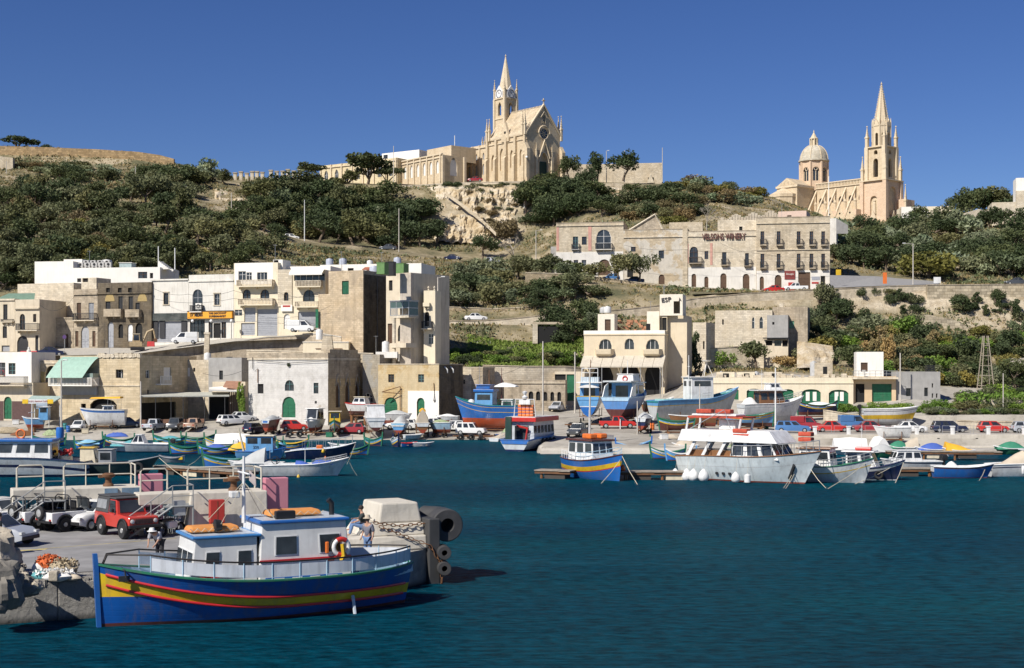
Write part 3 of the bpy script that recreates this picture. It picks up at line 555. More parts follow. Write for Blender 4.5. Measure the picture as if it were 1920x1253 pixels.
def wall_strip(name,label,pts,Ys,bot,mat,thick=.6,cap=None,cat='wall',extra=None,courses=0):
 """pts: (u, v) of the top edge; Ys: distance at each; bot: photo row of the foot at each"""
 top=[P(u,v,y)for(u,v),y in zip(pts,Ys)];ft=[P(p[0],bv,y)for p,bv,y in zip(pts,bot,Ys)];o=top[len(top)//2];o=Vector((o.x,o.y,ft[len(top)//2].z))
 t=thing(name,label,cat,o);mb=MB();rings=[]
 for a,f_ in zip(top,ft):rings.append([(f_.x-o.x,f_.y-o.y,f_.z-o.z-.8),(a.x-o.x,a.y-o.y,a.z-o.z),(a.x-o.x,a.y-o.y+thick,a.z-o.z),(f_.x-o.x,f_.y-o.y+thick,f_.z-o.z-.8)])
 mb.loft(rings).build('wall',mat,t)
 if cap:
  mb=MB();rings=[[(a.x-o.x,a.y-o.y-.08,a.z-o.z+.003),(a.x-o.x,a.y-o.y-.08,a.z-o.z+.16),(a.x-o.x,a.y-o.y+thick+.08,a.z-o.z+.16),(a.x-o.x,a.y-o.y+thick+.08,a.z-o.z+.003)]for a in top]
  mb.loft(rings).build('coping',cap,t)
 return t
wall_strip('retaining_wall','long stained stone wall below the ramp of the upper street',[(255,664),(330,655),(380,650),(440,641),(500,633),(560,630),(600,626),(640,633)],[219]*6+[216,213.6],[700]*8,LIME_OLD,.6,CONC)
wall_strip('garden_wall','low terrace wall of pale blocks behind the white plastered boathouse',[(462,658),(560,660),(640,662),(700,664)],[215.5,213.8,212.4,211.6],[720]*4,LIME,.5,LIME_PALE)
st=MB().poly([P(60,668,216),P(250,666,218),P(640,634,218),P(640,630,232),P(60,654,234)])
b=Bld('quay_house','white house with red geraniums on its balcony and maroon ground floor','house',-60,207,40,205,787);zt=b.xz(20,660)[1];zb_=b.xz(20,718)[1]
b.block(BEIGE,0,b.xz(62,700)[0],0,9,-1,zb_,b.wins([(7,744,22,786,'door','g',1),(-40,744,-25,786,'door','g',1)]),name='ground_floor',par=.1)
A,B_,C,D=b.rect((-60,752,6,787));MB().box(0,b.xz(6.5,760)[0],-.03,-.003,-1,D).box(b.xz(22.5,760)[0],b.xz(61,760)[0],-.03,-.003,-1,D).build('maroon_plinth',M('maroon_paint',(.10,.055,.05),.8),b.root)
b.block(WHITE,0,b.xz(41,700)[0],2.5,9,zb_,zt,b.wins([(16,681,29,702,'win','t',0,1,2),(-8,680,10,706,'win','m')],y=2.5),name='upper_floor')
b.balcony((-60,706,53,724),1.2,BEIGE);x,z=b.xz(25,660);MB().lathe([(.3,0),(.3,.3),(.15,.4),(.15,.7),(.02,.8)],8,(x,4,zt)).build('chimney',WHITE,b.root)
pot=thing('flower_box','red geraniums spilling over the balcony rail of the white house','flowers',b.at(b.xz(3,705)[0],-1.0,b.xz(3,707)[1]),0);mb=MB();mb.box(-.9,.9,-.15,.15,0,.25);mb.build('box',BEIGE,pot);mb=MB()
for k in range(60):c=Vector((rnd.uniform(-1.0,1.0),rnd.uniform(-.35,.2),rnd.uniform(.2,.95)));mb.poly([c+Vector((rnd.uniform(-.14,.14),rnd.uniform(-.14,.14),rnd.uniform(-.14,.14)))for _ in range(3)])
mb.build('blossom',M('geranium_red',(.5,.03,.05),.7),pot,kind='stuff')
b=Bld('arched_terrace_house','rubble stone house with a deep arched recess left of the green awning','house',40,211,121,208,787);zt=b.xz(64,676)[1]
a0=b.rect((84,686,108,718));b.block(LIME,b.xz(64,700)[0],b.w,0,8,-1,zt,b.wins([(84,686,108,718,'dark','w',1)],dep=1.2))
b.block(LIME,0,b.xz(64,700)[0]-.003,0.3,6,-1,b.xz(50,677)[1],b.wins([(60,697,63.6,718,'dark')],y=.3),name='side_wall')
A,B_,C,D=b.rect((70,718,112,720));MB().box(A,B_,-.3,-.003,C,D).build('ledge',LIME_PALE,b.root);b.cornice(zt-.5,x0=b.xz(64,0)[0],out=.12)
A,B_,C,D=b.rect((89,697,105,717),.4);MB().lathe([(.9,0),(.85,.5),(.5,1.0),(.05,1.2)],12,(A+.9,.8,C+.1)).build('oven_dome',WHITE,b.root,smooth=50)
A,B_,C,D=b.rect((77,697,84,717));MB().box(A,B_,-.1,-.003,C,D).build('open_shutter',M('yellowed_wood',(.42,.33,.14),.8),b.root)
b=Bld('awning_house','two-storey stone house with a mint green awning over its balcony','house',113,206,262,201.5,787);zt=b.xz(200,667)[1];zm=b.xz(200,723)[1]
S_=b.swins(b.w,[(273,694,280,709,'win','w'),(307,689,321,713,'door','w'),(276,731,280,740,'dark'),(264,756,330,786,'dark')])
b.block(stone('ashlar_gold',(.62,.52,.36),bw=1.0,bh=.36,stain=.35,streak=.35),0,b.w,0,15,-1,zt,b.wins([(217,693,231,709,'win','w'),(152,757,161,769,'dark'),(169,748,219,786,'dark','w',3)],dep=.6),S_)
MB().box(b.xz(120,0)[0],b.w+.05,-.12,-.003,-1,zm-.8).build('battered_base',LIME_PALE,b.root)if 0 else None
b.cornice(b.xz(200,723)[1]-.1,x0=b.xz(186,0)[0],out=.1,h=.15);mb=MB();x0=b.xz(183,0)[0]
for k in range(40):x=x0+(b.w-x0)*k/40;mb.box(x,x+.3,-.1-.1*rnd.random(),.4,zt-.35+.15*rnd.random(),zt+.1+.3*rnd.random())
mb.build('rubble_coping',LIME_PALE,b.root,kind='stuff')
mb=MB();f=b.side(b.w);A,D=b.yz(302,706,b.w+.9);B2,C=b.yz(322,722,b.w+.9)
b.balcony_side=MB();fbox(b.balcony_side,f,A,B2,C,C+.18,-.9,0);o=b.balcony_side.build('balcony',WHITE,b.root)
for k in range(9):a=A+(B2-A)*k/8;fbox(mb,f,a-.05,a+.05,C+.18,D,-.88,-.8)
fbox(mb,f,A,B2,D,D+.08,-.9,-.8);mb.build('railing',WHITE,o)
A,B_,C,D=b.rect((118,670,186,698));ysw=-2.6;mb=MB();n=46
for k in range(n):
 xa,xb=A+(B_-A)*k/n,A+(B_-A)*(k+1)/n;xm=(xa+xb)/2;off=-1.0
 rings=[]
 for q in range(5):
  s_=q/4;y=-.05+ysw*s_;z=D-(D-C+1.0)*(s_**1.3)*.95;rings.append((y,z,off*s_))
 for(y1,z1,o1),(y2,z2,o2)in zip(rings,rings[1:]):
  mb.poly([(xa+o1,y1,z1),(xm+o1,y1,z1+.07),(xm+o2,y2,z2+.07),(xa+o2,y2,z2)]);mb.poly([(xm+o1,y1,z1+.07),(xb+o1,y1,z1),(xb+o2,y2,z2),(xm+o2,y2,z2+.07)])
mb.build('corrugated_awning',M('mint_fibreglass',(.38,.55,.45),.6,.1,dirt=.2,dcol=(.3,.38,.3)),b.root)
g=b.balcony((106,708,187,724),1.9,WHITE,'balusters',rail=WHITE,brackets=False);MB().box(*b.xz(108,700)[:1],b.xz(186,700)[0],-1.5,-.05,b.xz(110,708)[1],b.xz(110,700)[1]).build('glazing',M('pale_glazing',(.22,.28,.25),.25),g)
A,B_,C,D=b.rect((118,724,184,741));MB().box(A,B_,-.4,-.003,C,D).build('balcony_underside_wall',GREYW,b.root)
aw=b
t=thing('restaurant_canopy','long flat pale canopy on dark posts before the shaded stone flank','canopy',W(262,790,2.0));o=t.location;mb=MB()
ca=[P(262,745,199),P(430,744,203),P(430,737,209),P(262,738,209)]
mb.loft([[q-o for q in ca],[q-o+Vector((0,0,.15))for q in ca]]).build('roof_sheet',M('canopy_sheet',(.46,.46,.40),.7,.15,dirt=.3),t)
for u,y in((264,199),(291,199.4),(320,200),(343,200.8),(383,201.6),(421,202.6)):
 q=P(u,745,y)-o;MB().tube([(q.x,q.y+.2,ground(u,y)-o.z-.1),(q.x,q.y+.2,q.z)],.07,5).build('post',IRON,t)
q0,q1=P(264,790,199.6)-o,P(383,790,202)-o;gz=ground(300,200)-o.z;mb=MB().loft([[(q0.x,q0.y,gz-.2),(q0.x,q0.y,gz+.95),(q0.x,q0.y+.25,gz+.95),(q0.x,q0.y+.25,gz-.2)],[(q1.x,q1.y,gz-.1),(q1.x,q1.y,gz+1.0),(q1.x,q1.y+.25,gz+1.0),(q1.x,q1.y+.25,gz-.1)]]);mb.build('low_wall',M('brick_low_wall',(.26,.14,.09),.85),t)
b=simple('low_house','sunlit small house with an orange pipe between the stone flank and grey house',335,214,392,212,790,675,LIME,4,[(341,694,345,706,'dark'),(362,690,366,697,'dark')])
A,B_,C,D=b.rect((334,690,356,706));MB().box(A,B_,-.05,-.003,C,D).build('white_patch',WHITE,b.root);x,z=b.xz(344,690);MB().tube([(x,-.15,z-1.5),(x,-.15,z+1)],.1,6).build('drain_pipe',RUST,b.root)
water_tank(b.at(b.xz(378,672)[0],1.6,b.h-.5),.55,1.5,TANKW,'tapered white water tank on the low house before the ramp wall')
ch=thing('chimney_stack','leaning narrow stone chimney standing in front of the ramp wall','chimney',b.at(b.xz(365,676)[0],3,b.h-.5));q=b.xz(368,620)[1]-b.h
MB().loft([[(-.35,-.3,0),(.45,-.3,0),(.45,.3,0),(-.35,.3,0)],[(-.15,-.3,q),(.55,-.3,q),(.55,.3,q),(-.15,.3,q)]]).build('stack',LIME,ch);MB().box(-.25,.65,-.35,.35,q+.002,q+.3).build('cap',LIME_PALE,ch)
b=simple('grey_house','grey rendered house with spotlights beside the ramp arch',391,212,453,210.5,790,671,GREYW,5,[(411,695,418,712,'win','i')])
A,B_,C,D=b.rect((391,716,453,745),-2);MB().box(A,B_,-.8,-.003,C,D).build('lower_storey',BEIGE,b.root)
t=thing('lean_to_bar','dark open bar with slatted front beside the plaster boathouse','bar',P(420,790,206));o=t.location
q=[P(392,733,203),P(455,736,205),P(455,730,209),P(420,727,209),P(392,729,209)];MB().loft([[p-o for p in q],[p-o+Vector((0,0,.2))for p in q]]).build('roof_sheet',WHITE,t)
q=[P(418,729,206),P(446,733,206),P(453,719,209),P(424,718,209)];MB().loft([[p-o+Vector((0,0,.22))for p in q],[p-o+Vector((0,0,.3))for p in q]]).build('skylight',M('terracotta_sheet',(.36,.19,.12),.8),t)
zz=0
for k in range(7):
 p=P(431+k*3.4,780,205.5)-o;MB().box(p.x-.12,p.x+.05,p.y-.05,p.y+.05,.5,4.3).build('slat',FRB,t)
p=P(430,780,205.6)-o;MB().box(p.x,p.x+1.9,p.y,p.y+.15,-1,.9).build('low_wall',M('brick_low_wall',(.3,.17,.1),.85),t);p=P(392,780,207.5)-o;MB().box(p.x,p.x+2.9,p.y,p.y+.2,-1,3.6).build('dark_back',DARK,t)
b=Bld('boathouse','white plastered boathouse with green arched door and shaded three-lancet flank','boathouse',466,205,615,200.6,790);zt=b.xz(480,666)[1]
S_=b.swins(b.w,[(629,716,637,764,'blind','b',2),(647,715,655,763,'blind','b',2),(666,714,673,762,'blind','b',2)])
b.block(PLASTER_ST,0,b.w,0,10.5,-1,zt-.7,b.wins([(483,720,494,738,'dark'),(534,713,551,733,'win','t',1),(588,718,597,738,'win','t',0,0,1),(529,744,554,783,'door','g',1),(590,752,594,757,'dark')]),S_,par=.1)
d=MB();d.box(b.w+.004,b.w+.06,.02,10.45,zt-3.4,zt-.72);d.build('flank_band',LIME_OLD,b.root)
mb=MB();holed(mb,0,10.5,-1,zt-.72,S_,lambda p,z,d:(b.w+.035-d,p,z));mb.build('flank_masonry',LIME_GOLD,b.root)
MB().box(-.15,b.w+.1,-.12,10.6,zt-.7,zt-.45).build('string_course',LIME_PALE,b.root);b.block(LIME_OLD,0,b.w,0,10.5,zt-.45,zt+.3,name='parapet',par=.5)
x0=b.w-4.6;b.block(LIME_OLD,b.w-.6,b.w+.05,.5,9.5,zt+.3,b.xz(615,655)[1],name='parapet_block',par=.1)
hood=MB()
for u in(633,651,669.5):
 y,z=b.yz(u,706,b.w)
 hood.tube([(b.w+.1,y-.75+1.5*k/8,z-1.4+1.7*math.sin(math.pi*k/8)**.8)for k in range(9)],.09,4)
hood.build('hood_mould',LIME,b.root)
mb=MB();mb.tube([(b.xz(480,0)[0],-.25,b.xz(480,676)[1]),(b.xz(540,0)[0],-.25,b.xz(540,681)[1]),(b.w,-.25,b.xz(614,677)[1])],.035,4);mb.tube([(b.xz(475,0)[0],-.2,b.xz(475,670)[1]),(b.xz(475,0)[0],-.2,b.xz(475,692)[1])],.05,4);mb.build('cable',IRON,b.root)
x,z=b.xz(484,718);MB().tube([(x,-.1,z),(x,-.1,z+2.0)],.07,5).build('rusty_pole',RUST,b.root)
bh=b;mb=MB();p=b.at(b.w-3.2,6,zt+.3);t=thing('tapered_chimney','broad tapered stone chimney on the roof behind the plastered boathouse','chimney',p)
q=P(650,630,p.y).z-p.z;MB().loft([[(-1.0,-.6,-.5),(1.0,-.6,-.5),(1.0,.6,-.5),(-1.0,.6,-.5)],[(-.6,-.45,q),(.65,-.45,q),(.65,.45,q),(-.6,.45,q)]]).build('stack',LIME,t);MB().box(-.66,.7,-.5,.5,q+.002,q+.12).build('cap',CONC,t)
t=thing('roof_shed','long cream roof shed with rusty brackets in front of the tall stained wall','shed',P(568,662,213));q=P(652,640,212).x-t.location.x
MB().box(0,q,0,3,-.5,2.0-.4).build('wall',CREAM,t);MB().box(-.05,q+.05,-.1,3.1,1.602,1.7).build('roof',WHITE,t);MB().tube([(1.9,-.1,.65),(q-.9,-.1,.65)],.05,5).build('bracket',RUST,t)
water_tank(P(599,637,214),.55,1.5,TANKW,'white drum water tank behind the cream roof shed')
b=simple('rear_wall_house','weathered grey wall between the lancet flank and the golden boathouse',680,209,712,207.5,790,665,stone('grey_stained_wall',(.40,.36,.29),plaster=.5,pcol=(.36,.34,.30),stain=.5),4,[(679,737,699,772,'win','w',1,2,3)])
water_tank(b.at(b.w*.9,2,b.h-.5+.9),.55,1.5,TANKW,'white drum water tank above the weathered grey wall')
t=thing('roof_platform','white concrete roof platform under a drum water tank','platform',b.at(b.w*.9,2,b.h-.5));MB().box(-1.4,1.8,-1,1,0,.9).build('slab',WHITE,t);MB().box(1.9,2.1,-.8,.8,-.5,.6).build('post',CONC,t)
b=Bld('golden_boathouse','golden stone boathouse with two green arched doors and a white lower corner','boathouse',709,205,823,201.4,790);zt=b.xz(720,684)[1]
b.block(stone('flaking_gold_wall',(.58,.44,.24),plaster=.42,pcol=(.62,.50,.31),stain=.3,streak=.45,sc=(.36,.22,.08)),0,b.w,0,8.5,-1,zt,b.wins([(728,702,739,717,'win','b',0,1,2),(784,702,795,717,'win','t',0,1,2),(720,745,745,784,'garage','g',1),(782,746,796,784,'door','g',1)]),(),par=.4,coping=LIME)
MB().box(b.w+.004,b.w+.03,.02,8.45,-1,zt-.05).build('shaded_flank',LIME_DARK,b.root)  # right flank lies in shade; a near-black sheet colours it so
A,B_,C,D=b.rect((765,733,823,787));x0,x1,z0,z1=b.rect((782,746,796,784));mb=MB();holed(mb,A,b.w+.02,-1,D,[(x0-.02,x1+.02,max(z0,0),z1,1)],lambda p,z,d:(p,-.05+d,z),dep=.048);mb.poly([(A,-.05,D),(b.w,-.05,D),(b.w,0,D),(A,0,D)]);mb.build('white_patch',WHITE,b.root)
mb=MB();x,z=b.xz(752,775);x2,z2=b.xz(752,725);x3,z3=b.xz(724,735);mb.tube([(x,-.3,0),(x,-.3,z2)],.07,5);mb.tube([(x,-.3,z2),(x3,-1.4,z3)],.06,5);mb.tube([(x,-.3,z2-1.0),(x3,-1.4,z3)],.06,5);mb.build('hoist',RUST,b.root)
x,z=b.xz(815,750);MB().lathe([(.05,1.0),(.09,.3),(.2,0),(.05,-.3)],8,(x,-.15,z)).build('hanging_float',GREYW,b.root);MB().tube([(x,-.1,z+1),(x-.1,-.1,z+2.4)],.05,4).build('rusty_strap',RUST,b.root)
for k in range(2):y,z=b.yz(833+k*11,688,b.w);MB().tube([(b.w+.05,y,z),(b.w+.5,y,z-.4),(b.w+.5,y,z-.9)],.1,6).build('vent_pipe',TANKW,b.root)
b=simple('low_house','plain pale wall block behind the shaded flank of the golden boathouse',822,212,905,210,790,690,LIME_PALE,6,[(868,712,872,720,'dark')],coping=LIME_PALE)
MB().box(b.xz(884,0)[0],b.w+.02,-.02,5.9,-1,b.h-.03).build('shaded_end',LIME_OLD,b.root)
wall_strip('garden_wall','long low cream wall behind the beached blue and red boat',[(905,686),(985,688),(1060,688),(1096,690)],[216,217,219,221],[765,760,755,752],LIME_PALE,.6,LIME)
b=simple('arcaded_shed','low dark stone shed with small blind arches before the cream wall',945,212,1060,211,772,713,LIME_OLD,4,[(991,734,1000,751,'dark','b',1),(1005,734,1013,751,'dark','b',1),(1018,735,1026,752,'dark','b',1),(1032,735,1039,752,'dark','b',1),(1045,735,1052,752,'dark','b',1)],'shed')
b.cornice(b.h-.5,out=.15,mat=LIME)
b=simple('gate_wall','wall with a tall green gate left of the cream harbour restaurant',1040,217,1096,216,768,697,BEIGE,3,[(1062,702,1078,752,'door','g'),(1040,702,1061,715,'dark')],'wall')
##  harbour restaurant, arches, ruin, winery
b=Bld('harbour_restaurant','cream two-storey harbour restaurant with curved balconies and a lettered stair tower','restaurant',1095,222,1246,219,748)
zr=b.xz(1100,621)[1];wl=BEIGE;WL=M('warm_cream_wall',(.66,.56,.40),.85,.1,.6,dirt=.2,streak=.25,dcol=(.4,.3,.17))
hs=b.wins([(1123,636,1147,655,'win','w',1,2,0),(1171,635,1189,655,'win','w',1,1,0),(1211,636,1236,655,'win','w',1,2,0),(1110,685,1150,745,'dark','b',1),(1164,685,1200,745,'dark','b',1),(1209,685,1240,745,'dark','b',1)],dep=.35)
b.block(WL,0,b.w,0,11,-2,zr,hs,par=.9)
zc=b.xz(1100,629)[1];b.cornice(zc,out=.12,mat=WL,side=10.9);A,B_,C,D=b.rect((1095,618,1248,628));MB().box(-.05,b.w+.05,-.06,-.003,C,zr+.06).build('white_band',WHITE,b.root)
for r in((1116,655,1152,667),(1205,655,1242,667)):
 A,B_,C,D=b.rect(r);rings=[]
 for z,k in((C,.7),(C+.25,.92),(D-.2,1),(D,1)):rings.append([(A+.5*(1-k)+(B_-A-(1-k))*q/8,-.003-1.3*k*(1 if 0<q<8 else 0),z)for q in range(9)]+[(B_-.5*(1-k),-.002,z),(A+.5*(1-k),-.002,z)])
 o=MB().loft(rings).build('balcony',WL,b.root);m=MB();m.box(A+.3,B_-.3,-.5,-.003,C-.75,C-.01);m.build('corbel',LIME_OLD,o)
A,B_,C,D=b.rect((1095,673,1246,683),-2.5);mb=MB();n=8
for k in range(n):
 xa,xb=-.1+(b.w+.3)*k/n,-.1+(b.w+.3)*(k+1)/n-.05;mb.poly([(xa,-2.9,C-.3),(xb,-2.9,C-.3),(xb,-.005,D+.5),(xa,-.005,D+.5)]);mb.poly([(xa,-2.9,C-.3),(xb,-2.9,C-.3),(xb,-2.9,C-.5),(xa,-2.9,C-.5)])
mb.build('awning',M('canvas_awning',(.52,.47,.38),.8,.12,dirt=.2),b.root)
mb=MB()
for k in range(5):x=.3+(b.w-.6)*k/4;mb.tube([(x,-2.8,-2),(x,-2.8,C-.35)],.06,6)
mb.build('awning_post',METAL,b.root,kind='stuff')
t0,ttop=b.xz(1237,552),b.xz(1237,552)[1];xa=t0[0];zt=b.xz(1262,552,3)[1]
b.block(WL,b.xz(1236,700)[0],b.w-.003,3.2,8,zr-.9,b.xz(1236,592,3.2)[1],b.wins([(1237,596,1250,620,'dark'),(1211,607,1219,620,'dark')],y=3.2),name='stair_room')
x0,x1=b.xz(1237,600,3.0)[0],b.xz(1280,600,3.0)[0];A,B_,C,D=b.rect((1263,565,1275,588),3.0)
b.block(M('pale_cream_wall',(.74,.68,.56),.8,.08),x0,x1,3.0,7.5,b.xz(1250,592,3)[1],zt,[(A,B_,C,D,0)],name='sign_tower',par=.2)
b.block(WL,b.w+.003,b.xz(1288,700,4)[0],4,11,-2,b.xz(1270,592,4)[1],name='side_wing')
b.block(M('pale_cream_wall',(.74,.68,.56),.8,.08),b.xz(1121,600,2)[0],b.xz(1152,600,2)[0],2.0,5,zr-.9,b.xz(1130,589,2)[1],b.wins([(1134,599,1145,620,'door','b')],y=2.0),name='roof_room',par=.2)
b.block(M('pale_cream_wall',(.74,.68,.56),.8,.08),b.xz(1213,600,5)[0],b.xz(1236,600,5)[0],5.0,8,zr-.9,b.xz(1220,584,5)[1],name='roof_shelter',par=.2)
lm=M('black_letters',(.03,.025,.03),.6);x,z=b.xz(1248,562,2.9);text('ESP',.95,lm,b.root,(x+.1,2.93,z-.05),(R(90),R(-8),0),.06,1.15,bold=.01);x,z=b.xz(1279,562,2.9);text('A',.8,lm,b.root,(x-.35,2.93,z),(R(90),R(-8),0),.06,.8)
q=b.at(b.xz(1148,580,3)[0],3,b.xz(1146,588,3)[1]+.1);water_tank(q-Vector((.75,0,0)),.6,.95,TANKW,'white water tank on the restaurant roof room, farther from the sign');water_tank(b.at(b.xz(1131,580,3)[0],3,b.xz(1146,588,3)[1]+.1),.55,.85,M('grey_tank',(.45,.45,.44)),'grey water tank beside the white one on the restaurant roof room')
x0,z0=b.xz(1155,618,6);x1,z1=b.xz(1213,601,6);mb=MB()
for k in range(60):
 xx=x0+(x1-x0)*rnd.random();zz=zr-.9+(z1-zr+.9)*rnd.random();s_=rnd.uniform(.14,.3);mb.box(xx-s_,xx+s_,5.9+rnd.random()*.2,6.5,zz-s_*.7,zz+s_*.7)
mb.build('rubble_wall',M('red_rubble',(.42,.2,.11),.9,.3,2),b.root,kind='stuff')
rp=thing('antenna_mast','thin aerial pole on the lettered restaurant tower','aerial',b.at(b.xz(1245,552,4)[0],4,zt));MB().tube([(0,0,0),(0,0,1.6)],.05,5).build('pole',METAL,rp);MB().box(-.3,.3,-.02,.02,1.2,1.25).build('crossbar',METAL,rp)
b=Bld('arched_store','long low cream store with green arched doors behind the boats','store',1283,208,1600,205.5,767);zt=b.xz(1300,708)[1]
it=[(1361,728,1385,764,'garage','g',3),(1400,729,1427,764,'garage','g',3),(1466,730,1488,764,'garage','g',3),(1503,730,1539,764,'garage','g',3),(1554,731,1591,765,'garage','g',3)]
hs=b.wins(it,dep=.3);b.block(CREAM,0,b.w,0,9,-1.5,zt,hs,par=.3)
b.cornice(b.xz(1300,719)[1],out=.12,h=.14,mat=CREAM)
for u0 in(1511,1524,1565,1575):
 A,B_,C,D=b.rect((u0,735,u0+7,752),.15);mb=MB();mb.box(A,B_,.17,.22,C,D);mb.build('white_panel',WHITE,b.root)
mb=MB()
for k in range(30):xx=b.w*(k+rnd.random()*.6)/30;mb.box(xx,xx+rnd.uniform(.3,.9),1+rnd.random(),2+rnd.random(),zt-.3,zt+rnd.uniform(0,.6))
mb.build('parapet_block',LIME_PALE,b.root,kind='stuff')
for u,lab in((1354,'grey oil drum tank on the cream store roof by the fig tree'),(1421,'small pale drum tank on the cream store roof')):water_tank(b.at(b.xz(u,700)[0],3,zt-.3),.4,1.1,MATS['grey_tank'],lab)
t=thing('satellite_mast','white tripod mast with a dish on the cream store roof','mast',b.at(b.xz(1326,700)[0],3,zt-.3));mb=MB()
for a in range(3):mb.tube([(1.2*math.cos(a*2.1),1.2*math.sin(a*2.1),0),(0,0,2.6)],.05,5)
mb.build('tripod',WHITE,t);MB().lathe([(.02,2.55),(.6,2.7),(.7,2.9)],12).build('dish',WHITE,t)
for k,(u,y)in enumerate(((1362,3),(1400,2.5),(1452,3),(1548,3))):
 p=b.at(b.xz(u,700)[0],y,zt-.3);t=thing('roof_store',['low pale roof store left on the cream range','small cream roof store in the middle of the range','pale roof store near the bare brambles','stone roof shelter with a dark doorway beside the white tower'][k],'roof store',p,b.root.rotation_euler.z)
 MB().box(-1.3,1.3,-.6,.8,0,1.1+(k==3)*1.4).build('wall',[CREAM,CREAM,LIME_PALE,LIME][k],t);MB().box(-.4+k*.1,.5,-.63,-.603,.1,.9+(k==3)*1.0).build('opening',DARK,t)
water_tank(b.at(b.xz(1551,690)[0]-1.6,3.2,zt-.3),.55,2.6,MATS['grey_tank'],'tall galvanised cylinder tank left of the stone roof shelter')
b=Bld('garage_house','ochre garage house with green roller door under a white roof room','house',1600,206,1680,205,767);zt=b.xz(1610,706)[1]
b.block(OCHRE,0,b.w,0,8,-1.5,zt,b.wins([(1604,720,1621,765,'dark','b'),(1635,720,1672,764,'garage','g')],dep=.4),par=.2)
A,B_,C,D=b.rect((1598,703,1682,711));MB().box(-.2,b.w+.2,-1.4,-.003,C,C+.3).build('balcony_slab',LIME_PALE,b.root);mb=MB()
for k in range(9):x=-.1+(b.w+.2)*k/8;mb.tube([(x,-1.3,C+.3),(x,-1.3,C+1.2)],.03,4)
for z in(.75,1.2):mb.tube([(-.1,-1.3,C+z),(b.w+.1,-1.3,C+z)],.03,4)
mb.build('railing',METAL,b.root)
b.block(WHITE,b.xz(1607,660)[0],b.xz(1658,660)[0],1.2,6,zt-.2,b.xz(1630,660,1.2)[1],b.wins([(1614,680,1627,697,'shut','b')],y=1.2),name='roof_room',par=.2)
t=thing('plastic_chair','white plastic chair on the balcony of the ochre garage house','chair',b.at(b.xz(1621,700)[0],-.5,zt),R(20));mb=MB();mb.box(-.25,.25,-.25,.25,.4,.46);mb.build('seat',WHITE,t);MB().box(-.25,.25,.2,.26,.46,.95).build('backrest',WHITE,t)
for sx in(-.22,.18):
 for sy in(-.22,.18):MB().box(sx,sx+.05,sy,sy+.05,0,.4).build('leg',WHITE,t)
b=Bld('grey_block_house','unpainted grey block house at the right end of the cream range','house',1680.3,205.5,1763,205.5,762);zt=b.xz(1690,697)[1]
b.block(GREYW,0,b.w,0,8,-1.5,zt,b.wins([(1699,728,1708,743,'win','i'),(1733,727,1740,743,'win','i'),(1747,719,1750,727,'dark'),(1747,738,1750,746,'dark'),(1755,738,1758,746,'dark')]),par=.4)
t=thing('crate_stack','dark wire crates stacked on the grey block house roof','crate',b.at(b.xz(1751,690)[0],2,zt-.4));mb=MB()
for k in range(5):mb.box(-.6,.6,-.5,.5,k*.28,k*.28+.22)
mb.build('crate',BLACKP,t,kind='stuff')
b=Bld('ruined_farmhouse','roofless-looking pale stone farmhouse with two pointed windows and a grey lean-to','farmhouse',1341,247,1514,243,690);z1=b.xz(1400,582)[1]
xm=b.xz(1448,600)[0];xr=b.xz(1477,600)[0]
b.block(LIME_PALE,0,xm,0,8,-4,z1,b.wins([(1410,595,1415,616,'win','w',2,0,1),(1424,594,1431,616,'win','w',2,0,1),(1354,599,1357,609,'dark')]),par=.3)
b.block(LIME_OLD,xm+.003,b.w,.6,9,-4,b.xz(1490,575)[1],b.wins([(1480,602,1489,616,'shut','l')],y=.6),par=.3,name='right_wing')
b.block(GREYW,b.xz(1440,600)[0],b.xz(1479,600)[0],-2.2,.598,-4,b.xz(1450,591,-2.2)[1],b.wins([(1448,604,1452,609,'dark')],y=-2.2),name='lean_to',par=.1)
b.block(BEIGE,b.xz(1435,640)[0],b.xz(1480,640)[0],-3.4,-2.203,-4,b.xz(1450,637,-3.4)[1],b.wins([(1436,639,1448,648,'dark'),(1452,638,1465,649,'win','i'),(1467,638,1477,650,'dark','g')],y=-3.4),name='porch',par=.1)
MB().box(b.xz(1434,0)[0],b.xz(1480,0)[0],-4.2,-2.2,b.xz(1450,635,-3.4)[1],b.xz(1450,635,-3.4)[1]+.15).build('porch_roof',IRON,b.root)
x,z=b.xz(1460,575);MB().box(x,x+.7,1,1.8,z1-.3,z+.6).build('chimney',LIME_PALE,b.root)
b2=simple('stone_hut','plain tall stone hut between the restaurant and the ruined farmhouse',1299,238,1324,237,672,605,LIME_PALE,5,[(1318,640,1321,655,'dark')],'hut')
wall_strip('garden_wall','terrace wall with gaps in front of the ruined farmhouse',[(1325,655),(1365,652),(1400,650)],[239,240,241],[690,692,692],LIME_PALE,.5,LIME)
g='winery'
b=Bld('winery','long stone winery with white ground floor, small balconies and red lettering','winery',1042,297,1556,287.5,562);wx=lambda u:b.xz(u,500)[0]
zs=lambda u,v:b.xz(u,v)[1]
def lower(u0,u1,vt,items,mat,nm,y0=0,x_pad=0):
 hs=b.wins(items,y=y0);b.block(mat,wx(u0)+x_pad,wx(u1),y0,10,-3,zs((u0+u1)/2,vt),hs,par=.5,name=nm,coping=LIME_OLD)
lower(1043,1169,418,[(1074,444,1084,468,'win','t',0,1,2),(1091,444,1100,459,'win','i'),(1118,431,1146,468,'win','w',1,1,2),(1076,488,1084,503,'win','m'),(1091,488,1099,503,'win','m'),(1122,487,1144,516,'door','b',1),(1151,500,1160,522,'door','b')],LIME,'left_wing')
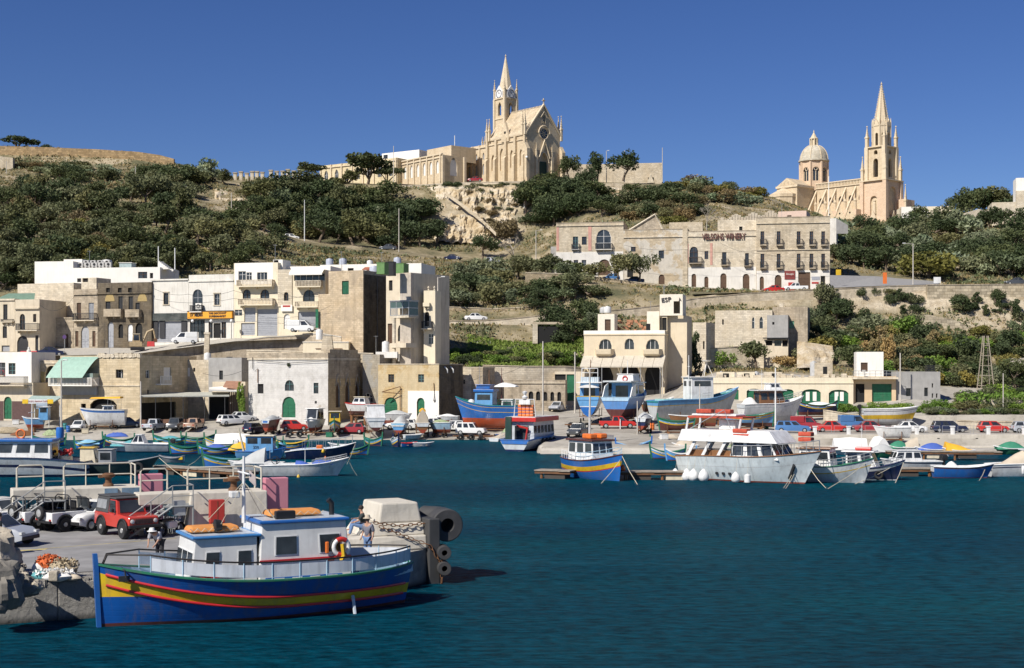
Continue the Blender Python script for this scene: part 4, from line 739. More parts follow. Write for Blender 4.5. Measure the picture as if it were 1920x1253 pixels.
lower(1169,1290,431,[(1235,470,1245,485,'win','i',0,1,1),(1183,463,1192,472,'win','b'),(1176,501,1187,520,'dark','b',1),(1235,515,1246,533,'door','b',1)],stone('winery_peeling',(.56,.47,.34),plaster=.45,pcol=(.64,.59,.50),stain=.3,streak=.35),'middle_wing',.003,.003)
lower(1290,1418,434,[(1293,463,1309,493,'win','b',1,1,2),(1321,471,1328,486,'win','b'),(1354,473,1362,498,'win','i'),(1397,475,1404,499,'win','i'),(1297,514,1305,541,'door','b',1),(1321,519,1328,544,'door','b',1),(1351,513,1362,546,'door','b',1),(1393,514,1405,547,'door','b',1)],LIME_PALE,'lettered_wing',0,.003)
up=[(u,434,u+7,458,'win','b',0,1,2)for u in(1426,1456.5,1494,1518,1540)]+[(u,476,u+7,502,'win','b',0,1,2)for u in(1426,1456.5,1494,1518,1540)]
lower(1418,1556,408,up+[(1425,519,1432,547,'door','b',1),(1453,516,1465,547,'door','b',1),(1497,511,1519,549,'garage','b'),(1539,518,1547,548,'dark'),(1472,525,1476,534,'dark')],LIME,'tall_wing',-.3,.003)
for u in(1426,1456.5,1494,1518,1540):
 b.balcony((u-1,449,u+11,461.5),.75,LIME_OLD,y=-.3);b.balcony((u-1,491,u+11,504.5),.75,LIME_OLD,y=-.3)
b.balcony((1292,483,1316,495),.9,LIME_OLD);b.balcony((1352,486,1366,498.5),.75,LIME_OLD);b.balcony((1395,487,1409,500),.75,LIME_OLD);b.balcony((1117,457,1148,469),.9,WHITE_OFF);b.balcony((1072,458,1087,469),.6,GREYW)
mb=MB()
xs=[(1042,469),(1169,478),(1290,496),(1418,506),(1556,512)]
def band(mat,u0,u1,holes,y,tv,nm):
 A,B_=wx(u0),wx(u1);h2=[]
 for it in holes:r=b.rect(it[:4],y);h2.append((r[0]-.06,r[1]+.06,r[2],r[3]+.04,it[4]))
 m=MB();ta,tb=zs(u0,tv[0]),zs(u1,tv[1]);tt=(ta+tb)/2;holed(m,A,B_,-3,tt,h2,lambda p,z,d:(p,y-.04+d,z),dep=.038);m.poly([(A,y-.04,tt),(B_,y-.04,tt),(B_,y,tt),(A,y,tt)]);m.build(nm,mat,b.root)
WW=M('whitewash',(.70,.67,.61),.85,.12,.5,dirt=.25,streak=.3,dcol=(.36,.32,.26))
band(WW,1043,1168.5,[(1076,488,1084,503,0),(1091,488,1099,503,0),(1122,487,1144,520,1),(1151,500,1160,524,0)],0,(472,473),'whitewash')
band(WW,1290.5,1417.5,[(1297,514,1305,541,1),(1321,519,1328,544,1),(1351,513,1362,546,1),(1393,514,1405,547,1)],0,(499,503),'whitewash')
band(WW,1418.5,1555.5,[(1425,519,1432,547,1),(1453,516,1465,547,1),(1497,511,1519,549,0),(1539,518,1547,548,0)],-.3,(506,509),'whitewash')
pk=M('faded_pink_paint',(.55,.30,.24),.9,.2,1,dirt=.2)
for u0,v0,u1,v1 in((1284,457,1291,494),(1331.5,456,1336,497),(1043.5,425,1048,470),(1103,425,1109,470)):
 A,B_,C,D=b.rect((u0,v0,u1,v1));MB().box(A,B_,-.05,-.003,C,D).build('pilaster',pk,b.root)
A,B_,C,D=b.rect((1280,424,1292,547));MB().box(A,B_-.3,-.18,-.002,-3,D).build('pilaster',LIME,b.root)
for u0,u1,v0,v1,y in((1169,1418,442,447,0),(1418,1556,415,424,-.3),(1418,1556,467,472,-.3),(1043,1168,424,424,0)):
 z=(zs(u0,v0)+zs(u1,v1))/2;MB().box(wx(u0),wx(u1),y-.2,y-.002,z,z+.16).build('string_course',LIME_PALE,b.root)
rl=M('rusty_red_letters',(.13,.05,.04),.7,.2);z=zs(1360,444);xa=wx(1315);xb=wx(1399)
text('VELSONS WINERY',1.75,rl,b.root,((xa+xb)/2,-.25,z),ext=.1,sx=.62,bold=.03)
A,B_,C,D=b.rect((1471,508,1491,524),-.3);s_=MB().box(A,B_,-.45,-.345,C,D).build('sign_board',M('maroon_sign',(.20,.035,.03),.6),b.root);text('Gleneagles',.5,WHITE,s_,((A+B_)/2,-.47,(C+D)/2+.2),sx=.72)
A,B_,C,D=b.rect((1522,519,1537,525),-.3);MB().box(A,B_,-.4,-.345,C,D).build('sign_board',M('grey_sign',(.35,.36,.40),.6),b.root);A,B_,C,D=b.rect((1522,529,1535,532),-.3);MB().box(A,B_,-.4,-.345,C,D).build('red_sign',REDP,b.root)
A,B_,C,D=b.rect((1478,530,1489,545),-.3);MB().box(A,B_,-.9,-.345,C,D).build('vending_machine',REDP,b.root)
x0,z0=b.xz(1346,430,5);x1,zt=b.xz(1421,414,5);b.block(LIME_PALE,x0,x1,3,7,z0-1,zt,b.wins([(1386,425,1392,434,'dark')],y=3.0),name='roof_block',par=.2)
x0,z0=b.xz(1256,430,5);x1,zt=b.xz(1318,418,5);b.block(LIME,x0,x1,3,7,z0-1,zt,name='roof_block',par=.2)
A,D=b.xz(1172,430,2);B_,E=b.xz(1228,404,2);C_,_=b.xz(1246,430,2);mb=MB();mb.loft([[(A,2,D-1),(B_,2,E),(C_,2,D-1)],[(A,8,D-1),(B_,8,E),(C_,8,D-1)]]);mb.build('pitched_stair_roof',LIME_OLD,b.root)
mb=MB().tube([(A,1.9,D-.8),(B_,1.9,E+.15),(C_,1.9,D-.9)],.25,5);mb.build('roof_kerb',LIME_PALE,b.root)
b.block(GREYW,wx(1030),wx(1043)-.003,2,7,-8,zs(1036,461),b.wins([(1033,495,1039,512,'dark')],y=2.0),name='annex')
winery=b
b=simple('pink_roof_house','small pale pink house above the winery roof',1459,305,1512,303,430,397,M('pink_wall',(.62,.47,.38),.9,.1),6,[(1476,404,1484,412,'blind','b')])
b=simple('terrace_building','low white-roofed building below the domed church',1513,330,1568,328,440,411,WHITE_OFF,5)
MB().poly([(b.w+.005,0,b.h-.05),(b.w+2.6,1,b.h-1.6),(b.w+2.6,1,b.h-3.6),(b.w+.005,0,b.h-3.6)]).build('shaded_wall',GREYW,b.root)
t=thing('ruined_wall','crumbling stone terrace wall above the winery','wall',P(1350,430,312));mb=MB();o=t.location
for k in range(22):p=P(1352+k*5.2,408+4*math.sin(k)-k*.5,312)-o;mb.box(p.x,p.x+.7,0,1,-4,p.z)
mb.build('wall',LIME_PALE,t)
DRY=stone('dry_stone_wall',(.46,.38,.26),bw=.5,bh=.3,stain=.6,streak=.45,joint=.35,vary=.28);ASH=stone('big_block_wall',(.52,.45,.33),bw=1.0,bh=.55,stain=.7,streak=.6,joint=.32,vary=.32)
wall_strip('retaining_wall','rubble retaining wall under the road in front of the winery',[(985,512),(1050,514),(1110,519),(1170,527),(1230,535),(1290,539),(1360,543),(1430,546)],[284,284,284,284,283,282,282,281],[570,575,585,592,590,580,575,570],DRY,.7,LIME)
wall_strip('road_wall','long parapet wall of the sloping road that climbs from the restaurant to the right',[(1050,590),(1110,586),(1180,580),(1240,573),(1300,561),(1400,551),(1500,545),(1600,541),(1680,537),(1738,536)],[262,263,264,265,266,267,268,268.5,269,269.4],[612,612,610,605,600,592,590,590,592,594],LIME,.6,LIME_OLD)
wall_strip('road_wall','high bastion wall of big blocks under the road at the right edge',[(1738.5,535),(1800,535),(1880,534),(1960,534),(2100,534)],[268,268,268,268,268],[600,605,612,620,620],ASH,.8,LIME_OLD)
wall_strip('terrace_wall','ragged stepped terrace wall of yellow blocks below the bastion',[(1640,600),(1680,596),(1740,590),(1790,600),(1850,632)],[262,262,262,262,262],[625,640,650,660,660],ASH,.8)
wall_strip('terrace_wall','broken lower terrace wall among bushes on the right slope',[(1690,630),(1730,628),(1800,655),(1830,668)],[256,256,256,256],[650,662,675,680],DRY,.8)
wall_strip('roadside_wall','low dry stone wall with crossing stones above the lower road',[(790,575),(860,577),(930,580),(1010,575),(1052,572)],[271]*5,[600,604,606,600,592],DRY,.5,LIME)
wall_strip('lower_road_wall','plain smooth wall under the lower road above the orchard',[(826,602),(880,603),(940,600),(1000,594),(1050,587)],[258]*5,[650,655,655,645,640],LIME_PALE,.5,LIME_OLD)
wall_strip('garden_wall','low rubble field wall above the cream wall with arcaded shed',[(1000,640),(1040,642),(1095,645)],[251]*3,[660]*3,DRY,.5)
t=thing('cave_store','dark square cave store with a stone door jamb below the lower road','store',P(1033,640,250));o=t.location;q=P(1008,640,250)-o;MB().box(q.x,-q.x+.1,0,.3,-.3,2.6).build('opening',DARK,t);MB().box(q.x-.9,q.x,-.2,.4,-.4,3.0).build('jamb',LIME_PALE,t);MB().box(q.x-.9,-q.x+.4,-.2,.4,3.003,3.4).build('lintel',LIME,t)
wall_strip('quay_wall','low pale stone wall behind the parked cars on the right quay',[(1545,770),(1600,779),(1700,785),(1735,786)],[189,188,187,187],[800]*4,LIME_PALE,.5,LIME)
wall_strip('quay_wall','bright block wall behind the red hatchback on the right quay',[(1795,790),(1860,792),(1960,791),(2050,790)],[184]*4,[812]*4,LIME_PALE,.5,LIME)
AS=M('asphalt',(.17,.165,.155),.9,.15,.6,dirt=.2)
def road(name,pts,mat=None,w=None):
 mb=MB();mb.loft([[p,q]for p,q in pts],closed=False);o=mb.build(name,mat or AS);o['kind']='structure';return o
def rp_(u,v,y,w):p=P(u,v,y);return(p,p+Vector((0,w,0)))
road('street',[(P(60,667.6,216.5),P(60,655,231)),(P(250,664,218),P(250,650,231)),(P(440,640,218),P(440,630,226)),(P(640,633,218),P(640,629,226))],M('pale_street',(.44,.41,.35),.9))
road('road',[rp_(u,v,y,16 if u>1560 else 5)for u,v,y in((1300,552,268),(1420,548,268),(1560,543,269),(1700,536.6,270),(1850,534,269.5),(2100,533,269.5))])
road('road',[(P(1556,540,274),P(1556,516,286)),(P(1640,536.5,274),P(1640,518,296)),(P(1760,533,274),P(1760,528,292))],M('pale_asphalt',(.27,.265,.26),.9))
road('road',[rp_(u,v,y,6)for u,v,y in((480,452,345),(560,449,345),(700,468,343),(830,487,340),(940,494,338))],M('dusty_road',(.42,.37,.29),.95))
road('road',[rp_(u,v,y,5.5)for u,v,y in((800,601,261),(930,600,261),(1050,589,264))],M('dusty_road',(.42,.37,.29),.95))
b=simple('hilltop_house','white and cream flat houses on the right skyline behind trees',1690,480,1790,478,420,388,CREAM,10,[(1752,391,1757,396,'dark')])
b.block(WHITE,0,b.xz(1740,0)[0],-.01,4,-2,b.xz(1700,388)[1],name='white_part')
b=simple('hilltop_house','tall pale corner building cut off at the right edge of the skyline',1860,400,1985,396,425,380,LIME_PALE,12)
b.block(WHITE,b.xz(1906,0)[0],b.w,1,8,0,b.xz(1910,333)[1],name='tower');b.block(LIME_PALE,b.xz(1905,0)[0],b.w,-.2,1,0,b.xz(1910,358)[1],name='lower_front')
wall_strip('terrace_wall','pale stepped wall below the corner building on the right skyline',[(1808,400),(1835,392),(1850,396)],[395]*3,[415]*3,LIME_PALE)
RID=stone('ridge_rubble',(.42,.30,.165),bw=.9,bh=.5,stain=.55,streak=.4,joint=.4,vary=.3)
wall_strip('ridge_wall','long brown rubble fortification wall along the left ridge',[(-60,272),(0,274),(80,276),(180,280),(260,285),(300,291),(326,298)],[417]*7,[300,302,304,308,308,308,308],RID,1.2)
wall_strip('ruined_wall','pale ruined stone block at the left edge under the ridge wall',[(-40,290),(0,293),(24,296)],[398]*3,[322,325,327],LIME,1.5)
c0=None
for k,u in enumerate((441,452,463,473,482,492,508,519,530,540,551,562)):
 p=P(u,337-k*.5,400);t=thing('gate_pillar','pale square pillar of the row leading up to the chapel','pillar',p,0,'pillars along the chapel drive')if c0 is None else copy_tree(c0)
 t.location=p
 if c0 is None:c0=t;MB().box(-.45,.45,-.45,.45,-1.5,2.0).build('shaft',LIME_PALE,t);MB().box(-.6,.6,-.6,.6,2.003,2.35).build('cap',LIME_OLD,t)
 t['label']='pale square pillar, '+ordn(k,12)+' of the row leading up to the chapel';t.scale=(1,1,.85+.12*math.sin(k*2.3))
wall_strip('stairway_wall','pale diagonal stairway wall climbing the cliff to the chapel',[(836,360),(870,384),(905,412),(930,436)],[376,371,366,361],[361,385,413,437],LIME,.5)
##  hilltop churches
def pinnacle(par,x,y,z0,h,w,mat=CHURCH_TRIM,name='pinnacle',n=4):
 mb=MB();mb.lathe([(w*.7,0),(w*.7,h*.42),(w*.95,h*.42),(w*.95,h*.47),(w*.62,h*.47),(w*.08,h*.93)],n,(x,y,z0),math.pi/4)
 for k in range(1,5):mb.lathe([(.001,0),(w*.62*(1-k/5.2)+.12,.08),(.001,.16)],4,(x,y,z0+h*(.47+.46*k/5)),math.pi/4)
 mb.sphere((x,y,z0+h*.96),w*.3,6);return mb.build(name,mat,par)
def spire(par,x,y,z0,h,r,n=8,mat=CHURCH_TRIM,crock=14,name='spire'):
 mb=MB();a0=math.pi/8;mb.lathe([(r,0),(r*.93,h*.04),(r*.06,h*.93),(r*.16,h*.95),(r*.05,h*.965),(.04,h)],n,(x,y,z0),a0)
 for k in range(n):
  for q in range(crock):
   f=(q+.5)/crock*.88;rr=r*(.95-.89*f/.93);a=a0+2*math.pi*k/n;s=.1+.014*r*(1-f)*3
   c=(x+rr*math.cos(a),y+rr*math.sin(a),z0+h*(.04+f));mb.box(c[0]-s,c[0]+s,c[1]-s,c[1]+s,c[2]-s,c[2]+s*1.3)
 return mb.build(name,mat,par)
def gable(f,mb,a0,a1,z0,z1,zt,d0,d1,hole=None):
 am=(a0+a1)/2;mb.loft([[f(a0,z1,d0),f(a1,z1,d0),f(am,zt,d0)],[f(a0,z1,d1),f(a1,z1,d1),f(am,zt,d1)]])
b=Bld('clifftop_chapel','gothic limestone chapel with a clock tower and crocketed spire on the cliff edge','chapel',915,408.3,988,395,339)
w,D=b.w,12.46;ze=11.6;za=19.6;f=b.side(w);fs=b.front
side_h=[(1.6,3.0,2.6,7.2,2),(5.4,7.2,2.2,8.6,2),(10.0,11.4,2.6,7.6,2),(14.2,15.3,2.8,7.4,2)]
for h in side_h:b.fit(fs,*h[:4],'blind','w',2,.5)if 0 else None
mb=MB();holed(mb,0,w,-3,ze,side_h,fs,.45);
for h in side_h:mb.poly([(h[0],.45,h[2]),(h[1],.45,h[2]),(h[1],.45,h[3]),(h[0],.45,h[3])])
fh=[(4.6,7.9,0,6.6,2)]
holed(mb,0,D,-3,ze,fh,f,.9);mb.poly([f(4.6,4.0,.9),f(7.9,4.0,.9),f(7.9,6.6,.9),f(4.6,6.6,.9)])
mb.poly([(0,D,-3),(w,D,-3),(w,D,ze),(0,D,ze)]);mb.poly([(0,0,-3),(0,D,-3),(0,D,ze),(0,0,ze)]);mb.build('wall',CHURCH,b.root)
mb=MB();holed(mb,1.2,D-1.2,ze,ze+.01,[],f);A0,A1=0,D
n=16;rc,zc,rr=6.23,12.0,1.45
outer=[f(0,ze+.004,0),f(D,ze+.004,0),f(D/2,za,0)]
ring=[(rc+rr*math.cos(2*math.pi*k/n),zc+rr*math.sin(2*math.pi*k/n))for k in range(n)]
mb=MB();mb.poly(outer);mb.build('gable_wall',CHURCH,b.root)
rw=MB()
rw.tube([f(rc+1.55*math.cos(2*math.pi*k/20),zc+1.55*math.sin(2*math.pi*k/20),-.12)for k in range(20)],.16,6,closed=True)
for k in range(8):a=math.pi*k/4;rw.tube([f(rc+.35*math.cos(a),zc+.35*math.sin(a),-.08),f(rc+1.5*math.cos(a),zc+1.5*math.sin(a),-.08)],.09,5)
rw.tube([f(rc+.35*math.cos(2*math.pi*k/12),zc+.35*math.sin(2*math.pi*k/12),-.08)for k in range(12)],.09,5,closed=True)
rw.tube([f(rc+2.1*math.cos(math.pi*k/10),zc+.1+2.1*math.sin(math.pi*k/10),-.3)for k in range(11)],.2,5)
r_=rw.build('rose_window',CHURCH_TRIM,b.root);m=MB();m.poly([f(rc+1.5*math.cos(2*math.pi*k/20),zc+1.5*math.sin(2*math.pi*k/20),-.03)for k in range(20)]);m.build('pane',GLS,r_)
tw=MB()
for y in(5.6,6.23,6.86):fbox(tw,f,y-.1,y+.1,15.0,17.4,-.15,-.005)
tw.tube([f(5.0,16.6,-.15),f(6.23,18.3,-.15),f(7.46,16.6,-.15)],.16,4);tw.build('gable_tracery',CHURCH_TRIM,b.root)
m=MB()
for y in(5.75,6.4):fbox(m,f,y,y+.38,15.0,17.2,-.04,-.006)
m.build('lancet',DARK,b.root)
m=MB();m.box(w-.62,w-.55,4.65,7.85,0,4.2);m.build('door',M('dark_green_door',(.02,.05,.035),.6),b.root)
m=MB();m.tube([f(4.2,5.2,-.35),f(6.23,10.2,-.35),f(8.3,5.2,-.35)],.24,4);m.tube([f(4.4+3.66*k/10,3.9+2.9*math.sin(math.pi*k/10)**.8,-.2)for k in range(11)],.2,5);m.build('portal_gable',CHURCH_TRIM,b.root)
for y in(3.3,9.2):m=MB();fbox(m,f,y-.4,y+.4,0,5.6,-.6,-.004);m.build('portal_pier',CHURCH_TRIM,b.root);pinnacle(b.root,w+.3,y,5.6,3.6,.42)
m=MB();o=.35
m.loft([[(-.05,-o,ze-.1),(-.05,D/2,za+.25),(-.05,D+o,ze-.1),(-.05,D+o-.3,ze-.3),(-.05,D/2,za-.2),(-.05,-o+.3,ze-.3)],[(w-.3,-o,ze-.1),(w-.3,D/2,za+.25),(w-.3,D+o,ze-.1),(w-.3,D+o-.3,ze-.3),(w-.3,D/2,za-.2),(w-.3,-o+.3,ze-.3)]])
m.build('roof',stone('stone_slab_roof',(.58,.48,.34),bw=.8,bh=.42,stain=.35,streak=.15,joint=.45),b.root)
m=MB()
for k in range(22):x=3+(w-3.6)*k/22;m.box(x,x+.3,D/2-.12,D/2+.12,za+.25,za+.62)
m.build('ridge_crest',CHURCH_TRIM,b.root,kind='stuff')
m=MB()
for s in(-1,1):m.loft([[f(D/2+s*(D/2+.45),ze-.2,-.3),f(D/2+s*(D/2+.45),ze+.35,-.3),f(D/2,za+.95,-.3),f(D/2,za+.3,-.3)],[f(D/2+s*(D/2+.45),ze-.2,.4),f(D/2+s*(D/2+.45),ze+.35,.4),f(D/2,za+.95,.4),f(D/2,za+.3,.4)]])
m.build('gable_coping',CHURCH_TRIM,b.root)
m=MB();m.box(w-.12,w+.12,D/2-.12,D/2+.12,za+.9,za+2.5);m.box(w-.12,w+.12,D/2-.55,D/2+.55,za+1.75,za+2.0);m.build('gable_cross',CHURCH_TRIM,b.root)
m=MB();m.box(-.1,w+.1,-.25,-.004,ze-1.7,ze-1.4);m.box(-.1,w+.1,-.3,.2,ze-.35,ze+.55);m.build('parapet',CHURCH_TRIM,b.root)
for x in(.2,4.2,8.6,12.7,w-.5):
 m=MB();m.box(x-.45,x+.45,-1.3,-.004,-2,5.4);m.loft([[(x-.45,-1.3,5.4),(x-.45,-.004,5.4),(x-.45,-.004,6.8)],[(x+.45,-1.3,5.4),(x+.45,-.004,5.4),(x+.45,-.004,6.8)]]);m.box(x-.4,x+.4,-.75,-.005,6.4,ze-.4);m.build('buttress',CHURCH,b.root)
for k,(x,y,z0,h)in enumerate(((w-1.3,-.5,ze-.4,6.8),(w-.1,-.6,ze-.4,6.8),(w-.9,D+.2,ze-1,7.4),(w+.1,D+.4,ze-1,7.4),(.0,-.4,ze-.4,6.6),(1.1,-.4,ze-.4,6.6))):pinnacle(b.root,x,y,z0,h,.62)
for y in(-.4,D+.4):m=MB();fbox(m,f,y-.6,y+.6,-2,7.2,-1.2,-.003);m.loft([[f(y-.6,7.2,-1.2),f(y-.6,7.2,-.003),f(y-.6,9.0,-.003)],[f(y+.6,7.2,-1.2),f(y+.6,7.2,-.003),f(y+.6,9.0,-.003)]]);m.build('buttress',CHURCH,b.root)
m=MB();gable(fs,m,6.6,10.0,ze-.2,ze-.2,ze+4.2,-.5,.2);m.box(6.6,10.0,-.5,.2,ze-1.4,ze-.202);g=m.build('dormer_gable',CHURCH,b.root);m=MB();m.lathe([(.02,0),(.42,0)],12);m.build('roundel',DARK,g,rot=(R(90),0,0),loc=(8.3,-.51,ze+1.2))
tx0,ty0,tw_=-1.75,3.9,4.6;zt=lambda v:b.xz(946,v,3.9)[1];z1,z2,z3=zt(222),zt(184),zt(163)
T_=MB();tl=lambda p,z,d:(tx0+p,ty0+d,z);tr=lambda p,z,d:(tx0+tw_-d,ty0+p,z);tb=lambda p,z,d:(tx0+p,ty0+tw_-d,z);tq=lambda p,z,d:(tx0+d,ty0+p,z)
hh=[(1.55,3.05,zt(215),zt(190),2)]
for g_ in(tl,tr,tb,tq):holed(T_,0,tw_,-2,z2,hh,g_,.6)
T_.box(tx0+.1,tx0+tw_-.1,ty0+.1,ty0+tw_-.1,z1-1,z1-.5)
tower=T_.build('tower',CHURCH,b.root)
for z,o in((z1,.2),(z2,.3),(zt(238),.15)):MB().box(tx0-o,tx0+tw_+o,ty0-o,ty0+tw_+o,z,z+.35).build('string_course',CHURCH_TRIM,tower)
MB().box(tx0+.1,tx0+tw_-.1,ty0+.1,ty0+tw_-.1,z2+.36,z3-.6).build('clock_stage',CHURCH,tower)
for sx in(0,tw_):
 for sy in(0,tw_):MB().box(tx0+sx-.35,tx0+sx+.35,ty0+sy-.35,ty0+sy+.35,-2,z2-.003).build('corner_buttress',CHURCH_TRIM,tower);pinnacle(tower,tx0+sx,ty0+sy,z2+.36,z3-z2+2.4,.5)
bell=MB().lathe([(.5,0),(.42,.25),(.3,.8),(.05,1.0)],12,(tx0+2.3,ty0+1.2,zt(204))).build('bell',M('bronze_bell',(.12,.11,.08),.5,metal=.6),tower,smooth=50)
cw=M('white_clock_stone',(.74,.73,.70),.7,.05);zc=(z2+.36+z3-.6)/2
for g_,ax in((tl,'y'),(tr,'x')):
 m=MB();m.loft([[g_(.7,z2+.4,-.25),g_(3.9,z2+.4,-.25),g_(3.9,zc+.6,-.25),g_(2.3,z3+.7,-.25),g_(.7,zc+.6,-.25)],[g_(.7,z2+.4,.09),g_(3.9,z2+.4,.09),g_(3.9,zc+.6,.09),g_(2.3,z3+.7,.09),g_(.7,zc+.6,.09)]])
 ck=m.build('clock',cw,tower);m=MB();m.tube([g_(2.3+1.15*math.cos(2*math.pi*k/20),zc+1.15*math.sin(2*math.pi*k/20),-.28)for k in range(20)],.09,5,closed=True)
 m.tube([g_(2.3,zc,-.3),g_(2.0,zc+.75,-.3)],.07,4);m.tube([g_(2.3,zc,-.3),g_(2.55,zc+.3,-.3)],.08,4)
 for k in range(12):a=math.pi*k/6;m.tube([g_(2.3+.9*math.cos(a),zc+.9*math.sin(a),-.28),g_(2.3+1.02*math.cos(a),zc+1.02*math.sin(a),-.28)],.05,4)
 m.build('clock_hands',M('blue_black',(.03,.035,.07),.5),ck)
sz=z3-.6;spire(tower,tx0+2.3,ty0+2.3,sz,zt(97)-sz,2.15,crock=0)
for y,zz in((-1.3,4.2),(D+1.3,4.0)):
 lp=thing('lamp_globe','white globe lamp on the chapel front '+('left of the door' if y<0 else 'right of the door'),'lamp',b.at(w+1.4,y,0));MB().tube([(0,0,-1),(0,0,zz)],.07,5).build('post',IRON,lp);MB().sphere((0,0,zz+.35),.38,10).build('globe',M('opal_globe',(.8,.8,.78),.3),lp,smooth=60)
chapel=b
def bays(b,n,x0,x1,z0,z1,win,mat=CHURCH_TRIM,wz=(1.4,4.6)):
 """blind gothic bays between slim pilasters"""
 for k in range(n+1):x=x0+(x1-x0)*k/n;MB().box(x-.22,x+.22,-.35,-.004,z0,z1).build('pilaster',mat,b.root)
 m=MB();m.box(x0-.3,x1+.3,-.3,-.005,z1-.9,z1-.6);m.build('string_course',mat,b.root)
 return[(x0+(x1-x0)*(k+.5)/n-win/2,x0+(x1-x0)*(k+.5)/n+win/2,wz[0],wz[1],2)for k in range(n)]
b=Bld('chapel_annexe','sunlit annexe with blind gothic bays joining the chapel on its left','annexe',872,416.5,914.5,408.6,341);zt2=b.xz(890,275)[1]
hs=bays(b,3,.4,b.w-.3,-1,zt2,1.0,wz=(1.2,4.4));hs+=[(h[0]+.1,h[1]-.1,5.6,7.6,2)for h in hs];b.block(CHURCH,0,b.w,0,9,-2,zt2,hs,par=.6)
for h in hs:b.fit(b.front,*h[:4],'blind','m',2,.3)
b.block(CHURCH,-14,3,5,13,0,zt2+.6,name='rear_range');x,z=b.xz(860,270,6);MB().box(x,x+1.2,7,8,zt2,zt2+2.2).build('roof_tank',GREYW,b.root)
for x in(6.2,7.2):pinnacle(b.root,x,1.5,zt2-.2,3.0,.35)
b=Bld('chapel_hall','projecting hall with pointed niches and open parapet left of the chapel','hall',752,413,828,398,347);zt2=b.xz(828,290)[1]
hs=bays(b,6,.4,b.w-.4,-1,zt2,1.3,wz=(1.5,5.2));S_=[(3.0,5.6,1.0,6.2,2)]
b.block(CHURCH,0,b.w,0,8.6,-3,zt2,hs,S_,par=.9)
for h in hs:b.fit(b.front,*h[:4],'blind','w',2,.3)
b.fit(b.side(b.w),*S_[0][:4],'blind','w',2,.25)
for y in(.4,8.2):m=MB();fbox(m,b.side(b.w),y-.4,y+.4,-2,zt2,-.45,-.004);m.build('pilaster',CHURCH_TRIM,b.root)
MB().box(-.3,b.w+.3,-.35,.3,zt2+.003,zt2+.35).build('parapet',CHURCH_TRIM,b.root);b.block(CHURCH,6,b.w-2,5,14,zt2-1,zt2+3.4,name='upper_range')
fl=thing('flagpole','thin white flagpole on the hall roof left of the chapel','flagpole',b.at(b.w-3,7,zt2));MB().tube([(0,0,2),(0,0,6.5)],.09,5).build('pole',WHITE,fl)
b=Bld('hill_convent','low cream arcaded convent wing half hidden by umbrella pines','convent',600,428,745,411,352);zt2=b.xz(650,306)[1]
hs=bays(b,7,.4,b.w-.4,-2,zt2,1.5,wz=(1.4,5.0));b.block(stone('cream_church_stone',(.70,.60,.40),stain=.15,streak=.2),0,b.w,0,9,-4,zt2,hs,par=.9)
for h in hs:b.fit(b.front,*h[:4],'win','w',2,.3)
b.block(WHITE,b.xz(716,300,6)[0],b.xz(766,300,6)[0]+4,6,14,zt2-1,b.xz(720,288,6)[1],b.wins([(719,291,727,300,'win','i')],y=6.0),name='white_roof_room')
wall_strip('terrace_wall','long pale parapet wall of the terrace in front of the chapel',[(745,350),(830,345),(900,342),(990,341),(1075,341),(1112,343)],[393,391,390,389,390,391],[362,358,356,354,352,352],LIME_PALE,.6,LIME_PALE)
wall_strip('terrace_wall','lower pale terrace wall stepping down right of the chapel',[(1110,345),(1160,343),(1200,350),(1245,356)],[388]*4,[372,372,370,368],LIME,.6)
b=simple('roadside_wall','plain pale stone wall building with a small gabled shrine right of the chapel',1060,420,1241,416,350,309,LIME,5,[(1215,333,1226,344,'dark')],'wall')
x,z=b.xz(1213,336);MB().prism([(x,z-1.2),(x+2.2,z-1.2),(x+1.1,z+1.4)],-.5,-.003).build('shrine_gable',LIME_PALE,b.root)
t=thing('statue','white statue standing in a cliff niche below the chapel','statue',P(985,396,377));MB().lathe([(.7,-1.2),(.7,0),(.5,.1),(.55,.8),(.45,2.2),(.32,2.9)],10).build('robe',WHITE,t,smooth=60);MB().sphere((0,0,3.2),.28,10).build('head',WHITE,t,smooth=60)
s=530.0;root=thing('parish_church','large domed limestone church with a tall openwork gothic bell tower','church',P(1660,415,530),-R(48.3));TW=10.1
def zl(v,Y=530):return H-(v-VH)*Y/F-root.location.z
zA,zB,zC=zl(337),zl(273),zl(232)
t=MB();fl_=lambda p,z,d:(-TW+p,d,z);fr_=lambda p,z,d:(-d,p,z);bk_=lambda p,z,d:(-TW+p,TW-d,z);lf_=lambda p,z,d:(-TW+d,p,z)
holed(t,0,TW,-6,zA,[(3.4,6.6,2.0,10.0,1)],fl_,.8);holed(t,0,TW,-6,zA,[(2.6,7.4,0.5,13.5,1)],fr_,.9)
for g_ in(bk_,lf_):holed(t,0,TW,-6,zA,[],g_)
t.poly([(-TW,0,zA),(0,0,zA),(0,TW,zA),(-TW,TW,zA)]);tower=t.build('tower',CHURCH_PINK,root)
m=MB();m.poly([fl_(3.4,2,.8),fl_(6.6,2,.8),fl_(6.6,10,.8),fl_(3.4,10,.8)]);m.poly([fr_(2.6,.5,.9),fr_(7.4,.5,.9),fr_(7.4,13.5,.9),fr_(2.6,13.5,.9)]);m.build('niche',CHURCH,tower)
m=MB();m.lathe([(.7,0),(.6,2),(.45,4.2),(.3,4.6)],8,(-TW+5,.5,3.2));m.sphere((-TW+5,.5,8.2),.5,8);m.build('statue',CHURCH_TRIM,tower)
m=MB()
for g_,a in((fl_,5.0),(fr_,5.0)):gable(g_,m,a-2.3,a+2.3,0,-.5,4.4,-.6,-.004)
m.build('porch_gable',CHURCH_TRIM,tower)
